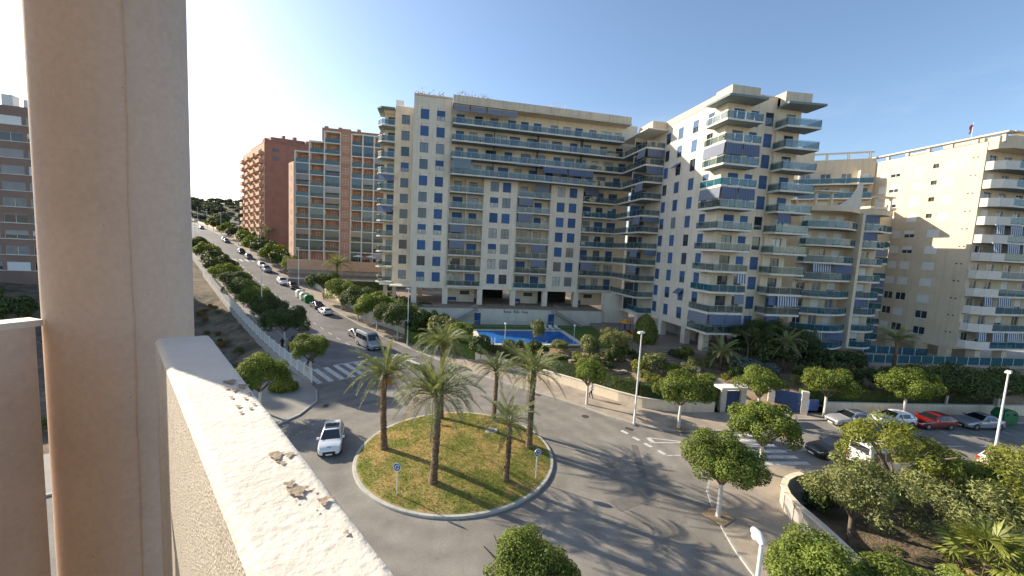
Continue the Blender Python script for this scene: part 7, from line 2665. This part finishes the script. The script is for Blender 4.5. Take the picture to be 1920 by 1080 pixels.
# playground
pg = thing('playground_tower', 'wooden playground tower with an orange roof and slide', 'playground', (31.9, 60.2, 2.6), .4)
b = MB()
for sx in (-.6, .6):
    for sy in (-.6, .6):
        b.box(sx - .06, sx + .06, sy - .06, sy + .06, 0, 2.3)
obj('post_frame', b.mesh('post_frame', ['door_blue']), pg)
obj('deck', MB().box(-.7, .7, -.7, .7, 1.0, 1.08).mesh('deck', ['bark']), pg)
b = MB()
for k in range(6):
    a0, a1 = 2 * PI * k / 6, 2 * PI * (k + 1) / 6
    b.tri((1.1 * math.cos(a0), 1.1 * math.sin(a0), 2.3), (1.1 * math.cos(a1), 1.1 * math.sin(a1), 2.3), (0, 0, 3.0))
obj('roof', b.mesh('roof', ['orange_paint']), pg)
b = MB(); b.quad((-.3, -.6, 1.05), (.3, -.6, 1.05), (.3, -2.4, .1), (-.3, -2.4, .1)); b.quad((-.3, -.6, 1.05), (-.3, -2.4, .1), (-.3, -2.4, .3), (-.3, -.6, 1.25)); b.quad((.3, -.6, 1.25), (.3, -2.4, .3), (.3, -2.4, .1), (.3, -.6, 1.05))
obj('slide', b.mesh('slide', ['red_paint']), pg)
b = MB()
for k in range(5):
    b.bar((-1.2, -.3, .2 + .2 * k), (-1.2 + .0, .3, .2 + .2 * k), .05, .05)
b.bar((-1.25, -.3, 0), (-.7, -.3, 1.1), .06, .06); b.bar((-1.25, .3, 0), (-.7, .3, 1.1), .06, .06)
obj('ladder', b.mesh('ladder', ['door_blue']), pg)

# curved wall of the near garden
cw = thing('garden_wall', 'curved rendered wall round the near garden at the pavement corner', 'wall', (25, 20, 0))
wall_run([(p[0], p[1]) for p in resample(wall_se_line, 120)], -2.0, 1.25, -.3, cw, 'wall_segment', 'concrete', 'cream_wall_warm')
gp = resample([(122, 8.4), (60, 16.1), (37, 18.9), (33, 19.7), (31, 20.9), (28, 21.4), (25.4, 21.3), (24.0, 20.5), (23.2, 19.0), (23.0, 17), (22.0, 13.5), (20.9, 10), (20.1, 6), (19.9, 0)], 50)
ctr = Vector((45, 2))
mb = MB()
for j in range(9):
    f = j / 8
    for p in gp:
        x, y = p[0] * (1 - f) + ctr.x * f, p[1] * (1 - f) + ctr.y * f
        mb.v.append((x, y, -.35 - 1.1 * min(1, f * 3) + .12 * math.sin(x * 1.3) * math.cos(y * 1.7)))
for j in range(8):
    for k in range(49):
        a = j * 50 + k
        mb.f.append((a, a + 1, a + 51, a + 50)); mb.m.append(0)
struct('garden_soil', mb, 'earth', 'brown bare soil of the near garden below the balcony', True)
shrub(26.0, 20.1, 'dark ivy clump spilling over the curved wall', 1.1, 'leaf_dark', z=-.6, sz_=1.3)
for k in range(16):
    x, y = rng.uniform(24, 36), rng.uniform(9, 17)
    shrub(x, y, 'thin grey weed on the bare soil of the near garden', rng.uniform(.3, .7), rng.choice(['leaf_olive', 'leaf_lime', 'leaf_olive']), z=-1.4, group='near garden weeds')

# ================================================================== PEOPLE


def person(x, y, z, ang, label, top, legs, stride=.25, arm=.15, s=1.0):
    me = bpy.data.meshes.new('tmp')
    V = [(0, 0, .95), (0, 0, 1.2), (0, 0, 1.42), (0, 0, 1.52), (0, 0, 1.66),                      # pelvis..head
         (.0, .1, .9), (-stride, .1, .48), (-stride * .6, .1, .06), (-stride * .6 - .16, .1, .03),
         (.0, -.1, .9), (stride * .3, -.1, .48), (stride * 1.1, -.1, .08), (stride * 1.1 - .15, -.1, .03),
         (0, .19, 1.4), (arm, .24, 1.12), (arm * .3, .25, .88), (arm * .1, .25, .78),
         (0, -.19, 1.4), (-arm, -.24, 1.12), (-arm * 1.8, -.25, .90), (-arm * 2.2, -.25, .81), (-.03, 0, 1.74)]
    E_ = [(0, 1), (1, 2), (2, 3), (3, 4), (4, 21), (0, 5), (5, 6), (6, 7), (7, 8), (0, 9), (9, 10), (10, 11), (11, 12), (2, 13), (13, 14), (14, 15), (15, 16), (2, 17), (17, 18), (18, 19), (19, 20)]
    me.from_pydata(V, E_, [])
    o = bpy.data.objects.new('tmp', me)
    COL.objects.link(o)
    md = o.modifiers.new('skin', 'SKIN')
    R_ = [.15, .14, .15, .055, .10, .10, .065, .045, .04, .10, .065, .045, .04, .06, .045, .035, .04, .06, .045, .035, .04, .075]
    for i, v in enumerate(me.skin_vertices[0].data):
        v.radius = (R_[i], R_[i])
        v.use_root = (i == 0)
    sb = o.modifiers.new('sub', 'SUBSURF'); sb.levels = 1; sb.render_levels = 1
    bpy.context.view_layer.update()
    em = bpy.data.meshes.new_from_object(o.evaluated_get(bpy.context.evaluated_depsgraph_get()))
    bpy.data.objects.remove(o)
    em.name = 'body'
    em.materials.clear()
    for q in (top, legs, 'skin', 'hair', 'cloth_black'):
        em.materials.append(MATS[q])
    for pl_ in em.polygons:
        c_ = pl_.center
        pl_.use_smooth = True
        if c_.z > 1.50:
            pl_.material_index = 3 if (c_.z > 1.70 or c_.x > .03) else 2
        elif abs(c_.y) > .205 and c_.z < 1.0:
            pl_.material_index = 2
        elif c_.z < .09:
            pl_.material_index = 4
        elif c_.z < .93 and abs(c_.y) < .2:
            pl_.material_index = 1
        else:
            pl_.material_index = 0
    p = thing('person', label, 'person', (x, y, z), ang + PI)
    p.scale = (s, s, s)
    obj('body', em, p)
    return p


person(17.6, 39.6, .13, rad(140), 'person in pale top and dark trousers walking beside the curved wall', 'cloth_white', 'cloth_navy')
p = st(7.5, -15.4)
person(p.x, p.y, p.z + .13, STREET_ANG, 'person in black walking along the white fence', 'cloth_black', 'cloth_black')
p = st(6.0, -15.0)
person(p.x, p.y, p.z + .13, STREET_ANG + .2, 'person with ochre top walking beside the one in black', 'cloth_ochre', 'cloth_black')
person(33.6, 33.4, .13, rad(-80), 'person in dark clothes standing by the scooters', 'cloth_navy', 'cloth_black', .1)
person(58.5, 44.6, 2.3, rad(-60), 'person in blue at the foot of the beige tower', 'cloth_blue', 'cloth_navy', .1)

# ================================================================== OUR BALCONY
FZ = 14.2
mat('balcony_paint', (0.68, 0.55, 0.455), 0.85, 0.07, 45, 0.35, 120, col2=(0.57, 0.455, 0.375), c2scale=1.6, c2lo=.42, c2hi=.75, bdist=.003, streak=.16)
mat('coping_paint', (0.74, 0.70, 0.63), 0.8, 0.06, 5.0, 0.5, 80, bdist=.006, col2=(0.68, 0.645, 0.585), c2scale=3.0)
mat('wall_stipple', (0.60, 0.55, 0.47), 0.9, 0.22, 60, 0.9, 220, bdist=.006, streak=.35)
mat('bare_render', (0.34, 0.275, 0.21), 0.9, 0.45, 160, 0.5, 200, bdist=.003)
mat('house_paint', (0.22, 0.18, 0.155), 0.85, 0.05, 2)
mat('floor_tile', (0.16, 0.135, 0.115), 0.5, 0.08, 2)
CC = Vector((-1.222, 1.842))
CR = .2175
col = thing('balcony_pillar', 'round painted concrete pillar with a long vertical crack', 'pillar', (CC.x, CC.y, FZ))
b = MB()
NN = 72
r4 = random.Random(3)
crack_a = math.atan2(-CC.y, -CC.x) + .10
zz = [k * .04 for k in range(110)]
wob = [0.0]
for k in range(109):
    wob.append(wob[-1] * .9 + r4.uniform(-.008, .008))
for z in zz:
    for j in range(NN):
        t = 2 * PI * j / NN
        b.v.append((CR * math.cos(t), CR * math.sin(t), z))
for k in range(len(zz) - 1):
    for j in range(NN):
        jj = (j + 1) % NN
        b.f.append((k * NN + j, k * NN + jj, (k + 1) * NN + jj, (k + 1) * NN + j)); b.m.append(0)
obj('shaft', b.mesh('shaft', ['balcony_paint'], True, 60), col)
# crack: a raised ragged ridge with its shadow line
b = MB()
for k in range(len(zz) - 1):
    a0, a1 = crack_a + wob[k], crack_a + wob[k + 1]
    w0 = .003 + .003 * r4.random()
    P = lambda a, r, z: (r * math.cos(a), r * math.sin(a), z)
    b.quad(P(a0 - w0 * 2.2, CR + .0005, zz[k]), P(a0 + w0, CR + .004, zz[k]), P(a1 + w0, CR + .004, zz[k + 1]), P(a1 - w0 * 2.2, CR + .0005, zz[k + 1]))
    b.quad(P(a0 + w0, CR + .004, zz[k]), P(a0 + w0 * 1.2, CR - .001, zz[k]), P(a1 + w0 * 1.2, CR - .001, zz[k + 1]), P(a1 + w0, CR + .004, zz[k + 1]))
obj('crack_ridge', b.mesh('crack_ridge', ['balcony_paint']), col)
spots = MB()
for k in range(26):
    a = crack_a + r4.uniform(-.9, .9); z = r4.uniform(.2, 4.2); s = r4.uniform(.0012, .004)
    c0 = Vector((math.cos(a), math.sin(a), 0)) * (CR + .0012) + Vector((0, 0, z))
    tx = Vector((-math.sin(a), math.cos(a), 0))
    spots.f.append(tuple(range(len(spots.v), len(spots.v) + 6))); spots.m.append(0)
    for q in range(6):
        spots.v.append(tuple(c0 + tx * (s * math.cos(q * PI / 3) * r4.uniform(.7, 1.4)) + Vector((0, 0, s * math.sin(q * PI / 3) * r4.uniform(.6, 1.2)))))
obj('paint_chips', spots.mesh('paint_chips', ['bare_render']), col)

# parapet running from the pillar to below the camera
pa = thing('balcony_parapet', 'cream painted balcony parapet with flaking sunlit coping', 'parapet', (-.8, 1.4, FZ))
I0, I1 = Vector((-.871, 1.433)), Vector((.384, -.406))
O0, O1 = Vector((-.738, 1.489)), Vector((.533, -.462))
TOP = 15.659
mb = MB()
NL_, NW_ = 240, 16
g = np.random.default_rng(8)


def relief(u, v):
    n = 0
    from mathutils import noise as mn
    p = Vector((u * 3.9, v * 1.0, 0))
    n = .0007 * mn.noise(p * 12) + .0009 * mn.noise(p * 30) + .0012 * mn.noise(p * 2.3)
    return n


for i in range(NL_ + 1):
    f = i / NL_
    a, c_ = I0.lerp(I1, f), O0.lerp(O1, f)
    for j in range(NW_ + 1):
        h = j / NW_
        q = a.lerp(c_, h)
        e = min(h, 1 - h) * 2
        edge = -.014 * max(0, 1 - e * 6) ** 2
        lip = .0035 * math.exp(-((h - .03) / .025) ** 2)
        mb.v.append((q.x + .8, q.y - 1.4, TOP - FZ + relief(f * 3.6, h * .22) + edge + lip))
for i in range(NL_):
    for j in range(NW_):
        k = i * (NW_ + 1) + j
        mb.f.append((k, k + NW_ + 1, k + NW_ + 2, k + 1)); mb.m.append(0)
obj('coping', mb.mesh('coping', ['coping_paint'], True, 70), pa)
mb = MB()
q = lambda p, z: (p.x + .8, p.y - 1.4, z - FZ)
inset = .004
mb.quad(q(I0, FZ), q(I1, FZ), q(I1, TOP - .014), q(I0, TOP - .014))
mb.quad(q(O1, FZ - 1), q(O0, FZ - 1), q(O0, TOP - .014), q(O1, TOP - .014))
mb.quad(q(O0, FZ - 1), q(I0, FZ - 1), q(I0, TOP - .014), q(O0, TOP - .014))
obj('parapet_wall', mb.mesh('parapet_wall', ['wall_stipple']), pa)
# flaked patches on the coping
fl_ = [(.2475, .749, .0177, .0118), (.2652, .869, .015, .009), (.2757, .731, .0113, .0065), (.2687, .643, .0083, .0044), (.298, .628, .0069, .0033), (.2922, .88, .0078, .0045), (.3248, .639, .0075, .0047), (.3326, .765, .0065, .0036),
       (.3416, .621, .0059, .0031), (.322, .846, .0064, .0034), (.3039, .788, .0065, .003), (.4317, .683, .0144, .0099), (.4316, .824, .0081, .0058), (.4442, .701, .0062, .0037), (.4403, .664, .005, .0029), (.4737, .637, .0086, .0059),
       (.4836, .658, .0141, .0095), (.4793, .769, .0039, .0024), (.4825, .81, .003, .002), (.4962, .822, .009, .0064), (.4933, .913, .0034, .0022), (.5292, .824, .004, .0029), (.4947, .597, .0028, .0018), (.5067, .716, .0024, .0015)]
r6 = random.Random(12)
for fu, fv, ru, rv in fl_:
    a, c_ = I0.lerp(I1, fu), O0.lerp(O1, fu)
    p = a.lerp(c_, fv)
    b = MB()
    n = 26
    rot = r6.uniform(0, 3)
    for k in range(n):
        t = 2 * PI * k / n
        rr = r6.uniform(.72, 1.22) * (1 + .25 * math.sin(3 * t + rot))
        du = (I1 - I0).normalized(); dv = Vector((-du.y, du.x)) * -1
        x_, y_ = ru * rr * math.cos(t), rv * rr * math.sin(t)
        w_ = p + du * x_ + dv * y_
        b.v.append((w_.x + .8, w_.y - 1.4, TOP - FZ + .0026))
    b.f.append(tuple(range(n))); b.m.append(0)
    nrm_up = True
    obj('flaked_patch', b.mesh('flaked_patch', ['bare_render']), pa)

# partition wall left of the pillar
pw_ = thing('balcony_partition', 'low painted partition wall left of the pillar with a sunlit end', 'wall', (-2.3, 2.3, FZ))
d_ = Vector((-math.cos(rad(62)), -math.sin(rad(62))))
n_ = Vector((d_.y, -d_.x))
E0 = Vector((-1.36, 1.645))
pts = [E0, E0 + d_ * 1.0, E0 + d_ * 1.0 + n_ * .08, E0 + n_ * .08]
if (pts[3] - E0).dot(Vector((-1, 1))) < 0:
    pts = [E0, E0 - n_ * .08, E0 - n_ * .08 + d_ * 1.0, E0 + d_ * 1.0]
b = MB()
b.prism([(p.x + 2.3, p.y - 2.3) for p in pts], .2, TOP - FZ - .01)
obj('partition_wall', b.mesh('partition_wall', ['balcony_paint']), pw_)
b = MB()
b.prism([(p.x + 2.3, p.y - 2.3) for p in [v + (v - sum(pts, Vector((0, 0))) / 4) * .04 for v in pts]], TOP - FZ - .01, TOP - FZ + .012)
obj('coping', b.mesh('coping', ['coping_paint']), pw_)
# balcony floor, ceiling and the house wall behind the camera
mb = MB(); mb.prism([(-1.75, 1.9), (-.738, 1.489), (.533, -.462), (1.2, -1.9), (-3, -1.9), (-3.2, .8)], FZ - .3, FZ)
struct('balcony_floor', mb, 'floor_tile', 'tiled floor of the balcony the photo was taken from')
mb = MB(); mb.box(-5, 2.4, -2.3, -1.9, FZ - .3, FZ + 5)
struct('house_wall', mb, 'house_paint', 'painted house wall behind the balcony')
mb = MB(); mb.prism([(-1.75, 1.95), (-.7, 1.55), (.6, -.45), (1.2, -1.9), (-3, -1.9), (-3.2, .8)], 17.5, 17.75)
struct('balcony_ceiling', mb, 'coping_paint', 'underside of the balcony above')
